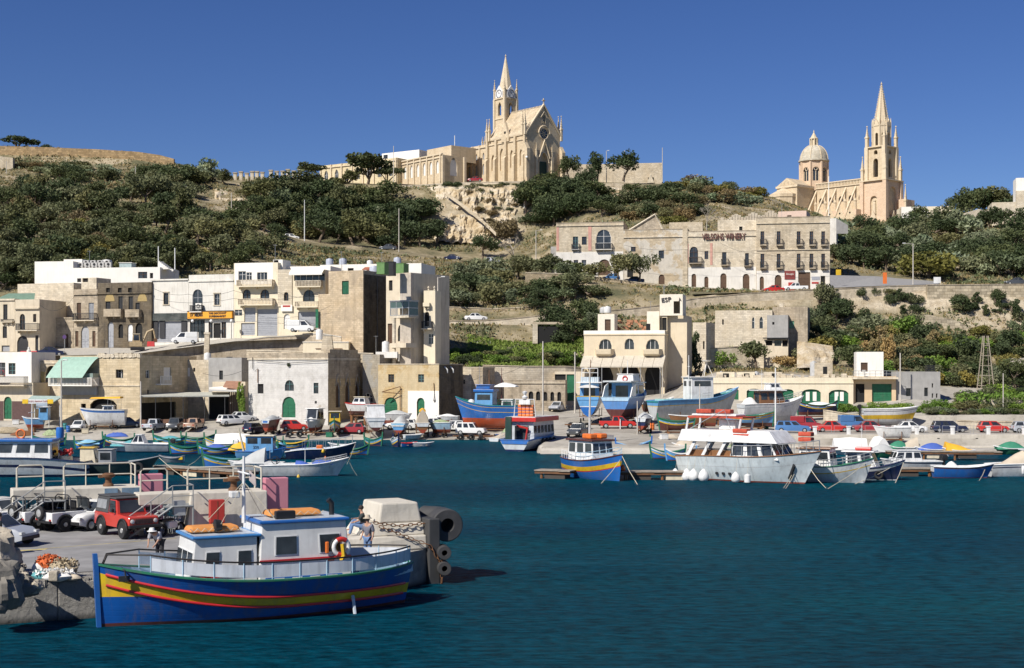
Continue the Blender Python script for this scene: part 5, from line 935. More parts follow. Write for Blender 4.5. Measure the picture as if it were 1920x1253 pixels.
for c in((-TW,0),(0,0),(0,TW),(-TW,TW)):
 m=MB();m.box(c[0]-.8,c[0]+.8,c[1]-.8,c[1]+.8,-6,zA-.004);m.build('corner_buttress',CHURCH_PINK,tower);pinnacle(tower,c[0],c[1],zA+.4,zl(290)-zA,1.05)
 cc=(-TW/2+(c[0]+TW/2)*.76,TW/2+(c[1]-TW/2)*.76);m=MB();m.box(cc[0]-.75,cc[0]+.75,cc[1]-.75,cc[1]+.75,zA+.4,zB);m.build('corner_pier',CHURCH_TRIM,tower);pinnacle(tower,cc[0],cc[1],zB+.35,zl(232)-zB,1.1)
for z,o in((zA,.9),(zB,-.5)):MB().box(-TW-o,o,-o,TW+o,z+.003,z+.38).build('string_course',CHURCH_TRIM,tower)
k0,k1=TW*.12,TW*.88;kw=k1-k0;m=MB()
for g_ in(lambda p,z,d:(-TW+k0+p,k0+d,z),lambda p,z,d:(-k0-d,k0+p,z),lambda p,z,d:(-TW+k0+p,k1-d,z),lambda p,z,d:(-TW+k0+d,k0+p,z)):
 holed(m,0,kw,zA+.39,zB,[(kw/2-1.05,kw/2+1.05,zl(329),zl(294),1),(kw/2-.8,kw/2+.8,zl(286),zl(278),1)],g_,.9)
m.build('belfry',CHURCH,tower)
m=MB();n8=8;r8=3.5;zs_=zB+.39
for k in range(8):
 a,a2=math.pi/8+k*math.pi/4,math.pi/8+(k+1)*math.pi/4;p0=Vector((-TW/2+r8*math.cos(a),TW/2+r8*math.sin(a),0));p1=Vector((-TW/2+r8*math.cos(a2),TW/2+r8*math.sin(a2),0));L_=(p1-p0).length;e=(p1-p0)/L_;nn=Vector((-e.y,e.x,0))
 g_=lambda p,z,d,p0=p0,e=e,nn=nn:tuple(p0+e*p+nn*d+Vector((0,0,z)))
 holed(m,0,L_,zs_,zC,[(L_/2-.6,L_/2+.6,zl(269),zl(245),1)],g_,.5);gable(g_,m,.1,L_-.1,0,zC,zC+2.6,-.2,.3);m.lathe([(.25,0),(.25,zC+1.6-zs_),(.05,zC+3.2-zs_)],5,(p0.x,p0.y,zs_))
m.build('octagon_stage',CHURCH_TRIM,tower);spire(tower,-TW/2,TW/2,zC,zl(146)-zC,3.1,crock=16)
NX0,NX1,NY=-TW-24.3,-TW,3.0;zE=zl(342,550);m=MB();cl=[(NX0+3.2+k*4.6-1.1-NX0,NX0+3.2+k*4.6+1.1-NX0,9.5,11.7,1)for k in range(5)]
holed(m,0,NX1-NX0,-4,zE,cl,lambda p,z,d:(NX0+p,NY+d,z),.5);m.poly([(NX0,NY+14,-4),(NX1,NY+14,-4),(NX1,NY+14,zE),(NX0,NY+14,zE)]);m.poly([(NX0,NY,zE),(NX1,NY,zE),(NX1,NY+14,zE),(NX0,NY+14,zE)]);nave=m.build('nave',CHURCH,root)
m=MB()
for h in cl:m.poly([(NX0+h[0],NY+.5,h[2]),(NX0+h[1],NY+.5,h[2]),(NX0+h[1],NY+.5,h[3]),(NX0+h[0],NY+.5,h[3])])
m.build('pane',GLS,nave)
m=MB();m.box(NX0,NX1,NY-.45,NY-.004,zE-1.9,zE-1.5);m.box(NX0,NX1,NY-.5,NY+.3,zE,zE+.4)
for k in range(36):x=NX0+(NX1-NX0)*k/36;m.box(x,x+.3,NY-.35,NY-.003,zE-1.4,zE-.05)
m.build('cornice',CHURCH_TRIM,nave)
AY=NY-7.0;m=MB();m.box(NX0+.3,NX1-.1,AY,NY-.51,-4,5.2);m.build('aisle',CHURCH_PINK,root)
for k in range(5):
 x=NX0+.9+k*4.6;xc=x+2.3;m=MB();g_=lambda p,z,d:(p,AY+d,z)
 gable(g_,m,xc-2.2,xc+2.2,0,2.4,6.6,-.35,-.003);m.box(xc-2.2,xc+2.2,AY-.35,AY-.003,-3,2.396);ag=m.build('aisle_gable',CHURCH,root)
 m=MB();m.tube([(xc-2.4,AY-.4,2.0),(xc,AY-.4,6.9),(xc+2.4,AY-.4,2.0)],.22,4);m.build('coping',CHURCH_TRIM,ag);m=MB();m.lathe([(.02,0),(.38,0)],8);m.build('trefoil',DARK,ag,rot=(R(90),0,0),loc=(xc,AY-.36,4.0))
 m=MB();m.prism([(xc+1.2*math.cos(math.pi*q/8),.3+1.2*math.sin(math.pi*q/8))for q in range(9)],AY-.37,AY-.352);m.build('window',GLS,ag)
 m=MB();m.loft([[(x-.3,AY+.5,5.2),(x-.3,AY+1.3,5.2),(x-.3,NY-.004,zE-3.2),(x-.3,NY-.004,zE-2.2)],[(x+.3,AY+.5,5.2),(x+.3,AY+1.3,5.2),(x+.3,NY-.004,zE-3.2),(x+.3,NY-.004,zE-2.2)]]);m.build('flying_buttress',CHURCH_TRIM,root)
 m=MB();m.lathe([(.55,0),(.55,3.6),(.75,3.6),(.1,4.8)],8,(x+2.3,AY+3.2,5.2));m.build('aisle_turret',CHURCH,root)
X0,X1=NX0-9.8,NX0;Y0,Y1=NY-11.4,NY+16;zT=zl(347,550);m=MB();holed(m,0,9.8,-4,zT,[],lambda p,z,d:(X0+p,Y0+d,z));holed(m,0,Y1-Y0,-4,zT,[(2.6,5.0,4.2,7.0,1),(7.6,9.8,4.2,7.0,1)],lambda p,z,d:(X1-d,Y0+p,z),.6);m.poly([(X0,Y0,-4),(X0,Y1,-4),(X0,Y1,zT),(X0,Y0,zT)]);m.poly([(X0,Y0,zT),(X1,Y0,zT),(X1,Y1,zT),(X0,Y1,zT)])
gable(lambda p,z,d:(X0+p,Y0+d,z),m,-.3,10.1,0,zT+.004,zT+3.2,-.2,12);tr_=m.build('transept',CHURCH,root)
m=MB();m.poly([(X1-.55,Y0+2.6,4.2),(X1-.55,Y0+5,4.2),(X1-.55,Y0+5,7),(X1-.55,Y0+2.6,7)]);m.poly([(X1-.55,Y0+7.6,4.2),(X1-.55,Y0+9.8,4.2),(X1-.55,Y0+9.8,7),(X1-.55,Y0+7.6,7)]);m.build('pane',GLS,tr_)
m=MB();m.box(X1+.004,X1+.4,Y0-.4,NY-.5,zT-.6,zT+.3);m.box(X0-.3,X1+.4,Y0-.45,Y0-.21,zT-.6,zT+.2)
for k in range(12):h=2.2*(1-abs(k-5.5)/6.5);m.box(X0+1+k*.66,X0+1.35+k*.66,Y0-.4,Y0-.205,zT+.3,zT+.3+h)
m.build('cornice',CHURCH_TRIM,tr_)
m=MB();ac=(X0+3.2,Y0+.5);zq=zl(363,550);m.lathe([(6.2,-4),(6.2,zq-1.2),(6.5,zq-1.2),(6.5,zq),(6.2,zq),(1.2,zq+2.6)],8,(*ac,0),math.pi/8);ap=m.build('apse',CHURCH,root)
m=MB()
for k in range(8):
 a=k*math.pi/4
 if math.sin(a)>.3:continue
 e=Vector((-math.sin(a),math.cos(a),0));c=Vector((ac[0],ac[1],0))+Vector((math.cos(a),math.sin(a),0))*5.76
 m.poly([c+e*1.3*math.cos(math.pi*q/8)+Vector((0,0,1.8+1.6*math.sin(math.pi*q/8)))for q in range(9)]+[c-e*1.3+Vector((0,0,.2)),c+e*1.3+Vector((0,0,.2))])
m.build('window',GLS,ap)
YD=562.0;dc=Vector(((1526-960)*YD/F,YD,0));li=root.matrix_basis.inverted();from_w=Matrix.Rotation(R(48.3),4,'Z')@(dc-Vector((root.location.x,root.location.y,0)));cx,cy=from_w.x,from_w.y
zd=lambda v:H-(v-VH)*YD/F-root.location.z;rd=5.6;m=MB()
for k in range(8):
 a,a2=math.pi/8+k*math.pi/4,math.pi/8+(k+1)*math.pi/4;p0=Vector((cx+rd*math.cos(a),cy+rd*math.sin(a),0));p1=Vector((cx+rd*math.cos(a2),cy+rd*math.sin(a2),0));L_=(p1-p0).length;e=(p1-p0)/L_;nn=Vector((-e.y,e.x,0))
 g_=lambda p,z,d,p0=p0,e=e,nn=nn:tuple(p0+e*p+nn*d+Vector((0,0,z)))
 holed(m,0,L_,zd(360),zd(304),[(L_/2-1.3,L_/2+1.3,zd(342),zd(316),1)],g_,.5);m.lathe([(.45,zd(360)),(.45,zd(306))],6,(p0.x,p0.y,0))
dr=m.build('drum',CHURCH_PINK,root);m=MB();m.lathe([(rd-1.0,zd(358)),(rd-1.0,zd(306))],16,(cx,cy,0));m.build('pane',GLS,dr)
m=MB()
for k in range(8):
 a=(k+.5)*math.pi/4+math.pi/8;c=Vector((cx,cy,0))+Vector((math.cos(a),math.sin(a),0))*(rd*.924-.35);e=Vector((-math.sin(a),math.cos(a),0))
 for q in(-1.15,0,1.15):m.tube([c+e*q+Vector((0,0,zd(342))),c+e*q+Vector((0,0,zd(324)))],.16,5)
 m.tube([c+e*.6*math.cos(2*math.pi*q/10)+Vector((0,0,zd(319.5)+.6*math.sin(2*math.pi*q/10)))for q in range(10)],.14,5,closed=True)
m.build('mullion',CHURCH_TRIM,dr)
hD=zd(273)-zd(302);m=MB();m.lathe([(rd+.5,zd(304)),(rd+.5,zd(301.5)),(rd+.1,zd(301.5))]+[((rd-.1)*math.cos(q*math.pi/20)**.85,zd(301.5)+hD*math.sin(q*math.pi/20))for q in range(9)],24,(cx,cy,0))
dm=m.build('dome',stone('dome_stone',(.55,.51,.42),bw=1.2,bh=.5,stain=.2,streak=.3),root,smooth=35);m=MB()
for k in range(8):a=math.pi/8+k*math.pi/4;m.tube([(cx+(rd)*math.cos(a)*math.cos(q*math.pi/20)**.85,cy+rd*math.sin(a)*math.cos(q*math.pi/20)**.85,zd(301.5)+hD*math.sin(q*math.pi/20))for q in range(9)],.2,5)
m.build('dome_rib',CHURCH_TRIM,dm,kind='stuff');zq=zd(274)
m=MB();m.lathe([(1.5,zq-1),(1.5,zq),(1.15,zq),(1.15,zd(261)),(1.7,zd(261)),(1.7,zd(259.5)),(1.2,zd(258)),(.2,zd(249)),(.28,zd(248)),(.05,zd(244))],8,(cx,cy,0))
for k in range(8):a=k*math.pi/4;m.tube([(cx+1.55*math.cos(a),cy+1.55*math.sin(a),zq),(cx+1.55*math.cos(a),cy+1.55*math.sin(a),zd(261))],.2,5)
m.build('lantern',CHURCH_TRIM,root)
m=MB();m.box(1.2,3.6,TW-3,TW+4,-6,zl(372));m.build('side_wing',CHURCH_PINK,root);pinnacle(root,3.8,TW-2.5,zl(400),zl(343)-zl(400),.9)
fp=thing('flagpole','tall white flagpole in front of the domed church','flagpole',P(1554,410,500));MB().tube([(0,0,0),(0,0,15)],.16,6).build('pole',WHITE,fp)
##  vegetation
RS=np.random.RandomState(11)
def leafmat(name,lo,hi,rough=.7,dry=None):
 m,t,b=nodes(name);oi=N(t,'ObjectInfo');co=coords(t)
 a=ramp(t,noise(t,co,1.1,4,.7),[(.3,lo),(.68,hi)])
 v=ramp(t,oi.outputs['Random'],[(0,(1.1,1.2,.95)),(.5,(1.55,1.55,1.45)),(1,(2.0,1.8,1.4))]);a=mix(t,1.0,a,v,'MULTIPLY')
 if dry:a=mix(t,ramp(t,noise(t,co,.7,3),[(.5,0),(.7,.8)]),a,dry)
 t.links.new(a,b.inputs['Base Color']);b.inputs['Roughness'].default_value=rough;b.inputs['Specular IOR Level'].default_value=.25
 tr=N(t,'BsdfTranslucent');t.links.new(a,tr.inputs[0]);mx=N(t,'MixShader');mx.inputs[0].default_value=.22
 t.links.new(b.outputs[0],mx.inputs[1]);t.links.new(tr.outputs[0],mx.inputs[2]);t.links.new(mx.outputs[0],t.nodes['Material Output'].inputs[0]);return m
LF={'dark':leafmat('dark_foliage',(.024,.035,.017),(.072,.092,.043)),'olive':leafmat('olive_foliage',(.05,.058,.03),(.145,.150,.082)),'pine':leafmat('pine_foliage',(.03,.038,.018),(.098,.106,.05)),'bright':leafmat('bright_foliage',(.05,.09,.015),(.15,.23,.045)),'brown':leafmat('brownish_foliage',(.07,.055,.03),(.19,.15,.085)),'cactus':leafmat('prickly_pear_pad',(.06,.085,.05),(.24,.27,.19),dry=(.26,.24,.15)),'grey':leafmat('grey_green_foliage',(.06,.075,.045),(.18,.20,.13)),'reed':leafmat('dry_reed',(.12,.09,.045),(.30,.23,.12)),'yellow':leafmat('yellowish_foliage',(.09,.085,.025),(.22,.19,.06)),'grass':leafmat('fresh_grass',(.05,.08,.02),(.13,.19,.05))}
BARK=M('bark',(.16,.12,.085),.9,.3,2);BARKP=M('pale_bark',(.36,.32,.26),.9,.2,2)
def quads(name,C,size,mats,up=0.0,asp=1.0,mat_idx=None,drop=None):
 """one small leaf-shaped face per centre C (n x 3)"""
 n=len(C);a=RS.normal(size=(n,3));a[:,2]+=up*RS.choice([1,1],n);a/=np.linalg.norm(a,axis=1)[:,None]
 r=RS.normal(size=(n,3));e=np.cross(a,r);e/=np.linalg.norm(e,axis=1)[:,None];s=(size*RS.uniform(.55,1.35,n))[:,None]
 V=np.stack([C-a*s*asp,C+e*s*.55,C+a*s*asp,C-e*s*.55],1).reshape(-1,3)
 me=bpy.data.meshes.new(name);me.vertices.add(4*n);me.vertices.foreach_set('co',V.ravel());me.loops.add(4*n);me.polygons.add(n)
 me.loops.foreach_set('vertex_index',np.arange(4*n));me.polygons.foreach_set('loop_start',np.arange(0,4*n,4));
 for m in(mats if isinstance(mats,list)else[mats]):me.materials.append(m)
 if mat_idx is not None:me.polygons.foreach_set('material_index',mat_idx)
 me.update(calc_edges=True);return me
def blob(n,c,r,shell=.55):
 d=RS.normal(size=(n,3));d/=np.linalg.norm(d,axis=1)[:,None];k=(shell+(1-shell)*RS.uniform(0,1,n))*RS.uniform(.85,1.12,n)
 return np.array(c)+d*np.array(r)*k[:,None]
def crown_pts(kind,n):
 """unit tree: crown about 1 wide, 1 tall, foot at z = 0"""
 L=[]
 if kind=='round':lobes=[((RS.normal()*.2,RS.normal()*.2,.62+RS.normal()*.12),RS.uniform(.17,.30))for _ in range(9)]
 elif kind=='bush':lobes=[((RS.uniform(-.36,.36),RS.uniform(-.36,.36),.30+RS.uniform(-.08,.22)),RS.uniform(.16,.28))for _ in range(11)]
 elif kind=='umbrella':lobes=[((.42*math.cos(k*2.4)*(k/9)**.5,.42*math.sin(k*2.4)*(k/9)**.5,.74+RS.uniform(-.06,.1)),RS.uniform(.14,.22))for k in range(10)]
 elif kind=='leaning':lobes=[((-.42+.1*k,RS.normal()*.14,.48+.05*k+RS.normal()*.08),RS.uniform(.12,.2))for k in range(9)]
 elif kind=='tall':lobes=[((RS.normal()*.1,RS.normal()*.1,.25+.075*k),.24-.012*k)for k in range(9)]
 else:lobes=[((RS.uniform(-.4,.4),RS.uniform(-.4,.4),.2+RS.uniform(0,.45)),RS.uniform(.12,.2))for _ in range(9)]
 tot=sum(r*r for _,r in lobes)
 for c,r in lobes:L.append(blob(int(n*r*r/tot),c,(r,r,r*(.55 if kind=='umbrella' else.85))))
 return np.clip(np.concatenate(L),[-9,-9,.02],[9,9,9]),lobes
def trunk_mesh(kind,lobes,mat):
 mb=MB();lean=.12*RS.normal();h0=.32 if kind!='bush' else.12
 mb.tube([(0,0,-.06),(lean*.4,.02,h0*.5),(lean,0,h0)],[.045,.035,.03],6)
 for c,r in lobes[::2]:mb.tube([(lean,0,h0),((lean+c[0])/2,c[1]/2,(h0+c[2])/2+.02),c],[.024,.016,.007],4)
 o=mb.build('trunk',mat);return o
PROTO={}
def proto(kind,leaf,var,n=1500,size=.043,bark=None):
 key=(kind,leaf,var)
 if key not in PROTO:
  if kind=='bare':
   mb=MB()
   def br(p,d,l,r,k):
    q=p+d*l;mb.tube([p,q],[r,r*.65],4,caps=False)
    if k:[br(q,(d+Vector((RS.normal()*.5,RS.normal()*.5,RS.normal()*.3))).normalized(),l*.72,r*.62,k-1)for _ in range(3)]
   br(Vector((0,0,-.05)),Vector((.05,0,1)),.28,.03,5);o=mb.build('trunk',bark or BARKP);me2=o.data;bpy.data.objects.remove(o);PROTO[key]=(None,me2)
  elif kind=='cactus':
   C,lb=crown_pts('bush',420);me=quads('crown',C,.07,LF[leaf],asp=1.25);o=trunk_mesh('bush',lb,BARK);PROTO[key]=(me,o.data);bpy.data.objects.remove(o)
  else:
   C,lb=crown_pts(kind,n);me=quads('crown',C,size,LF[leaf]);o=trunk_mesh(kind,lb,bark or BARK);PROTO[key]=(me,o.data);bpy.data.objects.remove(o)
 return PROTO[key]
def plant(u,v,w,h,kind,leaf,name,label,group=None,Y=None,var=None,sink=.1):
 """w, h: size in photo pixels, foot at pixel (u, v)"""
 p=P(u,v,Y)if Y else T(u,v,188 if v>735 else 222);s=p.y/F;var=RS.randint(3)if var is None else var
 cr,tk=proto(kind,leaf,var);t=thing(name,label,'tree' if 'tree' in name or 'pine' in name else 'plant' if 'cactus' in name else 'bush',(p.x,p.y,p.z-sink),RS.uniform(0,6.28)if kind!='leaning' else.2,group)
 W_,H_2=w*s,h*s
 for nm,me in(('crown',cr),('trunk',tk)):
  if me is None:continue
  o=bpy.data.objects.new(nm,me);COL.objects.link(o);o.parent=t
 t.scale=(W_,W_,H_2);return t
def inside(poly,u,v):
 c=False;j=len(poly)-1
 for i in range(len(poly)):
  if(poly[i][1]>v)!=(poly[j][1]>v)and u<(poly[j][0]-poly[i][0])*(v-poly[i][1])/(poly[j][1]-poly[i][1])+poly[i][0]:c=not c
  j=i
 return c
def region(poly,n,kinds,size,name,label,group,hw=.85,mind=.45):
 """n plants with feet spread over a photo polygon, farther ones first"""
 us=[p[0]for p in poly];vs=[p[1]for p in poly];pts=[]
 for _ in range(n*40):
  if len(pts)>=n:break
  u,v=RS.uniform(min(us),max(us)),RS.uniform(min(vs),max(vs))
  if inside(poly,u,v)and all((u-a)**2+((v-b)*1.6)**2>(size[0]*mind)**2 for a,b in pts):pts.append((u,v))
 for u,v in pts:
  if any(a<u<c and b<v<d for a,b,c,d in((-10,330,95,372),(150,335,200,362),(205,335,255,372),(370,350,460,425))):continue
  k,lf=kinds[RS.randint(len(kinds))];w=RS.uniform(*size);fu=(u-min(us))/(max(us)-min(us));fv=(v-min(vs))/(max(vs)-min(vs));z=(w-size[0])/(size[1]-size[0])
  where=('upper ' if fv<.4 else 'lower ' if fv>.6 else '')+('far left' if fu<.2 else 'left' if fu<.4 else 'centre' if fu<.6 else 'right' if fu<.8 else 'far right')
  lb=('small ' if z<.33 else 'large ' if z>.67 else '')+{'dark':'dark green','olive':'olive green','pine':'dull green','bright':'bright green','brown':'brownish','grey':'grey-green','yellow':'yellowish','reed':'straw-coloured','cactus':'pale','grass':'fresh green'}[lf]+{'round':' tree','bush':' bush','tall':' clump','cactus':' cactus'}[k]+', '+where+' of the '+group
  plant(u,v,w,w*hw*RS.uniform(.8,1.25),k,lf,name.replace('_tree','_bush')if k=='bush' else name,lb,group)
region([(-30,372),(60,360),(150,350),(300,345),(400,352),(470,395),(530,470),(470,500),(250,530),(-30,545)],165,[('round','dark'),('round','olive'),('round','olive'),('round','pine'),('bush','olive'),('round','pine'),('bush','dark')],(44,72),'hillside_tree','dense olive green tree of the wood behind the white block on the left hillside','trees of the left hillside wood',.8,.34)
region([(70,345),(240,330),(420,345),(470,380),(300,350)],22,[('round','dark'),('bush','pine'),('round','pine')],(38,62),'hillside_tree','dark tree along the upper edge of the left hillside wood','trees below the left ridge wall',.75)
region([(60,318),(200,322),(420,322),(440,345),(230,345),(90,340)],34,[('cactus','cactus')],(24,44),'prickly_pear_cactus','pale prickly pear clump on the slope under the left ridge wall','prickly pears under the ridge wall',.75,.3)
region([(10,310),(120,316),(240,325),(330,312),(330,322),(120,338)],12,[('bush','olive'),('bush','brown'),('bush','dark')],(24,42),'slope_bush','low scrub bush just below the brown ridge wall','scrub bushes below the ridge wall',.6)
region([(480,385),(560,370),(660,372),(760,385),(820,430),(830,462),(700,466),(560,450),(490,440)],62,[('round','dark'),('round','dark'),('bush','dark'),('round','pine'),('bush','olive'),('bush','grey')],(46,76),'carob_tree','dense dark green carob tree on the slope under the chapel hall','carob trees under the chapel hall',.78)
region([(470,350),(560,356),(600,375),(520,385),(450,372)],12,[('bush','grey'),('bush','olive'),('cactus','cactus')],(34,54),'slope_bush','grey-green bush on the slope below the row of pale pillars','bushes below the pillars',.7)
region([(984,362),(1060,352),(1105,356),(1100,400),(1040,425),(985,420)],26,[('bush','dark'),('round','dark'),('bush','dark')],(40,62),'cliff_bush','dense dark green bush cascading down the cliff right of the chapel door','bushes on the chapel cliff',.8)
region([(840,352),(980,350),(980,357),(850,360)],14,[('bush','olive'),('bush','dark')],(18,30),'cliff_bush','small tuft of scrub along the foot of the chapel terrace wall','scrub along the terrace wall',.55)
region([(1110,375),(1200,360),(1300,375),(1330,408),(1240,418),(1130,412)],26,[('bush','olive'),('bush','dark'),('round','dark'),('bush','brown')],(34,56),'slope_bush','mixed green bush on the slope above the winery roofs','bushes above the winery',.75)
region([(1260,345),(1350,345),(1420,372),(1440,392),(1330,385)],20,[('bush','yellow'),('bush','olive'),('bush','brown'),('cactus','cactus')],(30,52),'hilltop_bush','yellowish or brown bush on the hilltop between the two churches','bushes between the churches',.7)
region([(835,530),(900,520),(1000,520),(1090,525),(1120,560),(1000,580),(840,582)],30,[('bush','olive'),('bush','dark'),('round','olive'),('bush','grey')],(44,70),'hedge_bush','tangled green bush in the thick hedge above the lower road','bushes above the lower road',.75)
region([(1015,610),(1090,590),(1122,600),(1120,640),(1060,650),(1020,640)],10,[('bush','dark'),('round','dark')],(50,76),'carob_bush','big dark glossy bush left of the lettered restaurant tower','dark bushes left of the restaurant',.85)
region([(1560,440),(1640,440),(1800,425),(1925,410),(1930,520),(1760,522),(1650,510),(1565,500)],74,[('round','dark'),('round','dark'),('bush','dark'),('bush','olive'),('bush','grey'),('cactus','cactus')],(40,72),'hillside_tree','dense tree or bush on the green slope below the domed church','trees below the domed church',.82)
region([(1790,398),(1850,388),(1900,392),(1900,412),(1800,416)],9,[('round','dark'),('round','pine')],(44,62),'skyline_tree','dark tree on the right skyline beside the corner building','trees on the right skyline',.85)
region([(1510,590),(1580,580),(1650,610),(1800,640),(1930,610),(1930,745),(1800,745),(1700,720),(1560,690),(1510,680)],80,[('bush','dark'),('bush','olive'),('round','dark'),('bush','grey'),('bush','bright'),('bush','yellow'),('bush','dark')],(40,68),'slope_bush','green bush on the overgrown slope between the bastion wall and the grey block house','bushes on the right slope',.8)
region([(1600,640),(1760,640),(1770,690),(1620,695)],16,[('tall','reed'),('bush','reed')],(26,44),'reed_clump','dry brown reed clump above the white roof room','dry reeds on the right slope',1.2)
region([(786,672),(880,660),(1000,668),(1090,672),(1085,684),(800,684)],34,[('bush','bright'),('bush','dark'),('bush','olive'),('bush','grass')],(26,48),'garden_bush','leafy garden bush behind the long cream wall','garden bushes behind the cream wall',.6)
region([(1560,772),(1700,770),(1790,764),(1800,774),(1570,780)],26,[('bush','bright'),('bush','grey'),('bush','bright')],(26,42),'hedge_bush','bright green hedge plant in front of the cream arches','hedge in front of the cream arches',.62)
region([(1800,745),(1925,745),(1925,775),(1810,775)],16,[('bush','bright'),('bush','olive'),('bush','dark')],(34,56),'vine_bush','leafy vine growing over the ruined pillars at the right edge','vines at the right edge',.75)
plant(582,350,56,48,'umbrella','pine','umbrella_pine','small umbrella pine with a rounded flat crown left of the convent',Y=412,var=5)
plant(690,362,92,78,'umbrella','pine','umbrella_pine','large dark umbrella pine standing before the convent',Y=400,var=6);plant(655,360,64,44,'leaning','pine','umbrella_pine','low leaning pine reaching left in front of the convent',Y=399,var=7);plant(728,358,58,50,'umbrella','pine','umbrella_pine','pine with its crown stretched right in front of the white roof room',Y=399,var=8)
plant(42,284,66,40,'umbrella','dark','umbrella_pine','dark spreading pine rising above the left ridge wall',Y=421,var=9,sink=1.5);plant(88,282,26,18,'bush','dark','ridge_bush','small round bush peeping over the ridge wall',Y=422)
plant(1066,338,46,50,'round','dark','courtyard_tree','dark tree with a bushy crown just right of the chapel',Y=400);plant(1120,338,44,52,'round','dark','courtyard_tree','dark tree with a pale trunk right of the chapel',Y=398);plant(1104,340,32,34,'bush','dark','courtyard_bush','low dark bush between the courtyard trees',Y=397);plant(1168,336,62,54,'round','dark','courtyard_tree','wide dark tree before the plain wall right of the chapel',Y=398)
plant(1158,528,56,56,'round','olive','street_tree','round grey-green street tree before the winery doors',Y=284.5);plant(1200,536,54,66,'round','olive','street_tree','taller grey-green street tree shading the dark car',Y=284.5);plant(1115,522,50,44,'bush','olive','street_tree','bushy tree before the left wing of the winery',Y=285);plant(1064,516,40,34,'bush','grey','street_bush','thin grey bush at the left end of the winery',Y=286)
plant(962,496,70,66,'bare','grey','bare_tree','leafless pale tree beside the silver car on the upper road',Y=336,var=20);plant(943,448,66,62,'bush','brown','cliff_bush','brown withered bush at the foot of the ochre cliff',Y=366);plant(905,482,50,44,'round','dark','roadside_tree','small dark tree behind the silver car on the upper road',Y=350)
plant(1262,425,50,36,'bush','yellow','dome_bush','smooth yellow-green dome bush behind the winery roof, left one',Y=309);plant(1290,420,52,42,'bush','brown','dome_bush','rusty brown dome bush behind the winery roof, right one',Y=310);plant(1325,428,46,56,'bare','grey','bare_tree','tangled leafless tree beside the rusty dome bush',Y=308,var=21)
plant(1738,524,120,78,'bush','yellow','feathery_tree','wide feathery yellowish tree behind the street lamp',Y=296,var=22);plant(1722,424,46,40,'round','dark','skyline_tree','round dark tree in front of the cream hilltop house',Y=470)
plant(1352,688,44,46,'bush','bright','fig_tree','bright green fig tree before the ruined farmhouse',Y=240);plant(1386,672,44,36,'bush','bright','fig_tree','bright green vine bush against the ruined farmhouse wall',Y=243);plant(1418,690,66,54,'round','olive','garden_tree','round dark tree right of the fig trees',Y=238);plant(1470,690,54,38,'bush','reed','bramble_bush','tangle of dry brambles under the grey lean-to',Y=238)
plant(1302,700,40,84,'tall','dark','cypress_bush','dark narrow bush between the restaurant flank and the stone hut',Y=233);plant(1308,620,30,32,'bush','olive','wall_bush','bush growing behind the lettered stair tower',Y=255)
plant(1548,572,52,62,'bush','olive','wall_bush','large drooping bush hanging over the road wall by the winery corner',Y=266);plant(1580,600,54,56,'bush','dark','wall_bush','dark bush below the road wall by the winery corner',Y=264);plant(1670,572,22,32,'bush','dark','wall_bush','small dark bush growing out of the road wall',Y=267.2)
plant(1800,585,50,46,'bush','dark','wall_bush','ivy bush hanging on the bastion wall',Y=266.8);plant(1868,580,26,42,'tall','dark','wall_bush','narrow ivy strand on the bastion wall near the right edge',Y=266.8)
plant(452,782,22,70,'tall','bright','climbing_plant','climbing plant on the left corner of the plastered boathouse',Y=204);plant(545,690,14,20,'bush','dark','wall_bush','caper bush hanging under the string course of the boathouse',Y=203)
plant(1115,605,30,30,'bush','grey','agave_bush','spiky grey plant beside the roof tanks of the restaurant',Y=250)
def cover(name,n,box,mat,size,h,lim=.5,up=1.2,dens=None):
 """tufts scattered over the ground between photo columns box[0..1] and distances box[2..3]"""
 u=RS.uniform(box[0],box[1],n);Y=np.sqrt(RS.uniform(box[2]**2,box[3]**2,n));X=(u-960)*Y/F
 keep=(np.sin(X*.16+2*np.sin(Y*.05))*np.cos(Y*.11+X*.03)+.6*np.sin(X*.5+Y*.4)*np.cos(Y*.6-X*.3)+RS.normal(size=n)*.25)>lim
 bad=((u>470)&(u<950)&(Y>335)&(Y<356))|((u>1290)&(Y>266.5)&(Y<276))|((u>1550)&(u<1770)&(Y>273)&(Y<297))|((u>790)&(u<1060)&(Y>259)&(Y<268))|((u<660)&(Y<246))|((u<830)&(Y<238))|((u>1025)&(u<1565)&(Y>283)&(Y<305))|((u>590)&(u<1250)&(Y>390))|((u>820)&(u<985)&(Y>362)&(Y<390))|((u>1335)&(u<1520)&(Y>236)&(Y<256))|((u>1085)&(u<1300)&(Y<238))|((u>1440)&(Y>500))
 k=keep&~bad;u,Y,X=u[k],Y[k],X[k];Z=np.array([np.interp(y,YS,zrow(a))for a,y in zip(u,Y)])+bumps(X,Y)
 m=3;C=np.repeat(np.stack([X,Y,Z],1),m,0)+RS.normal(size=(len(X)*m,3))*[size*.9,size*.9,0];C[:,2]+=RS.uniform(0,h,len(C))
 o=bpy.data.objects.new(name,quads(name,C,size,LF[mat],up=up));COL.objects.link(o);o['kind']='stuff';return o
cover('undergrowth',46000,(-60,2000,224,440),'olive',.34,.5,.15);cover('undergrowth',20000,(-60,2000,224,440),'dark',.4,.7,.6);cover('dry_grass',60000,(-60,2000,224,440),'reed',.24,.3,-.6,2.0)
cover('scrub',9000,(-60,2000,290,480),'brown',.42,.7,.45);cover('scrub',14000,(-60,2000,224,440),'grey',.36,.6,.3);cover('field_grass',7000,(880,1095,226,252),'grass',.3,.35,-2,2.0)
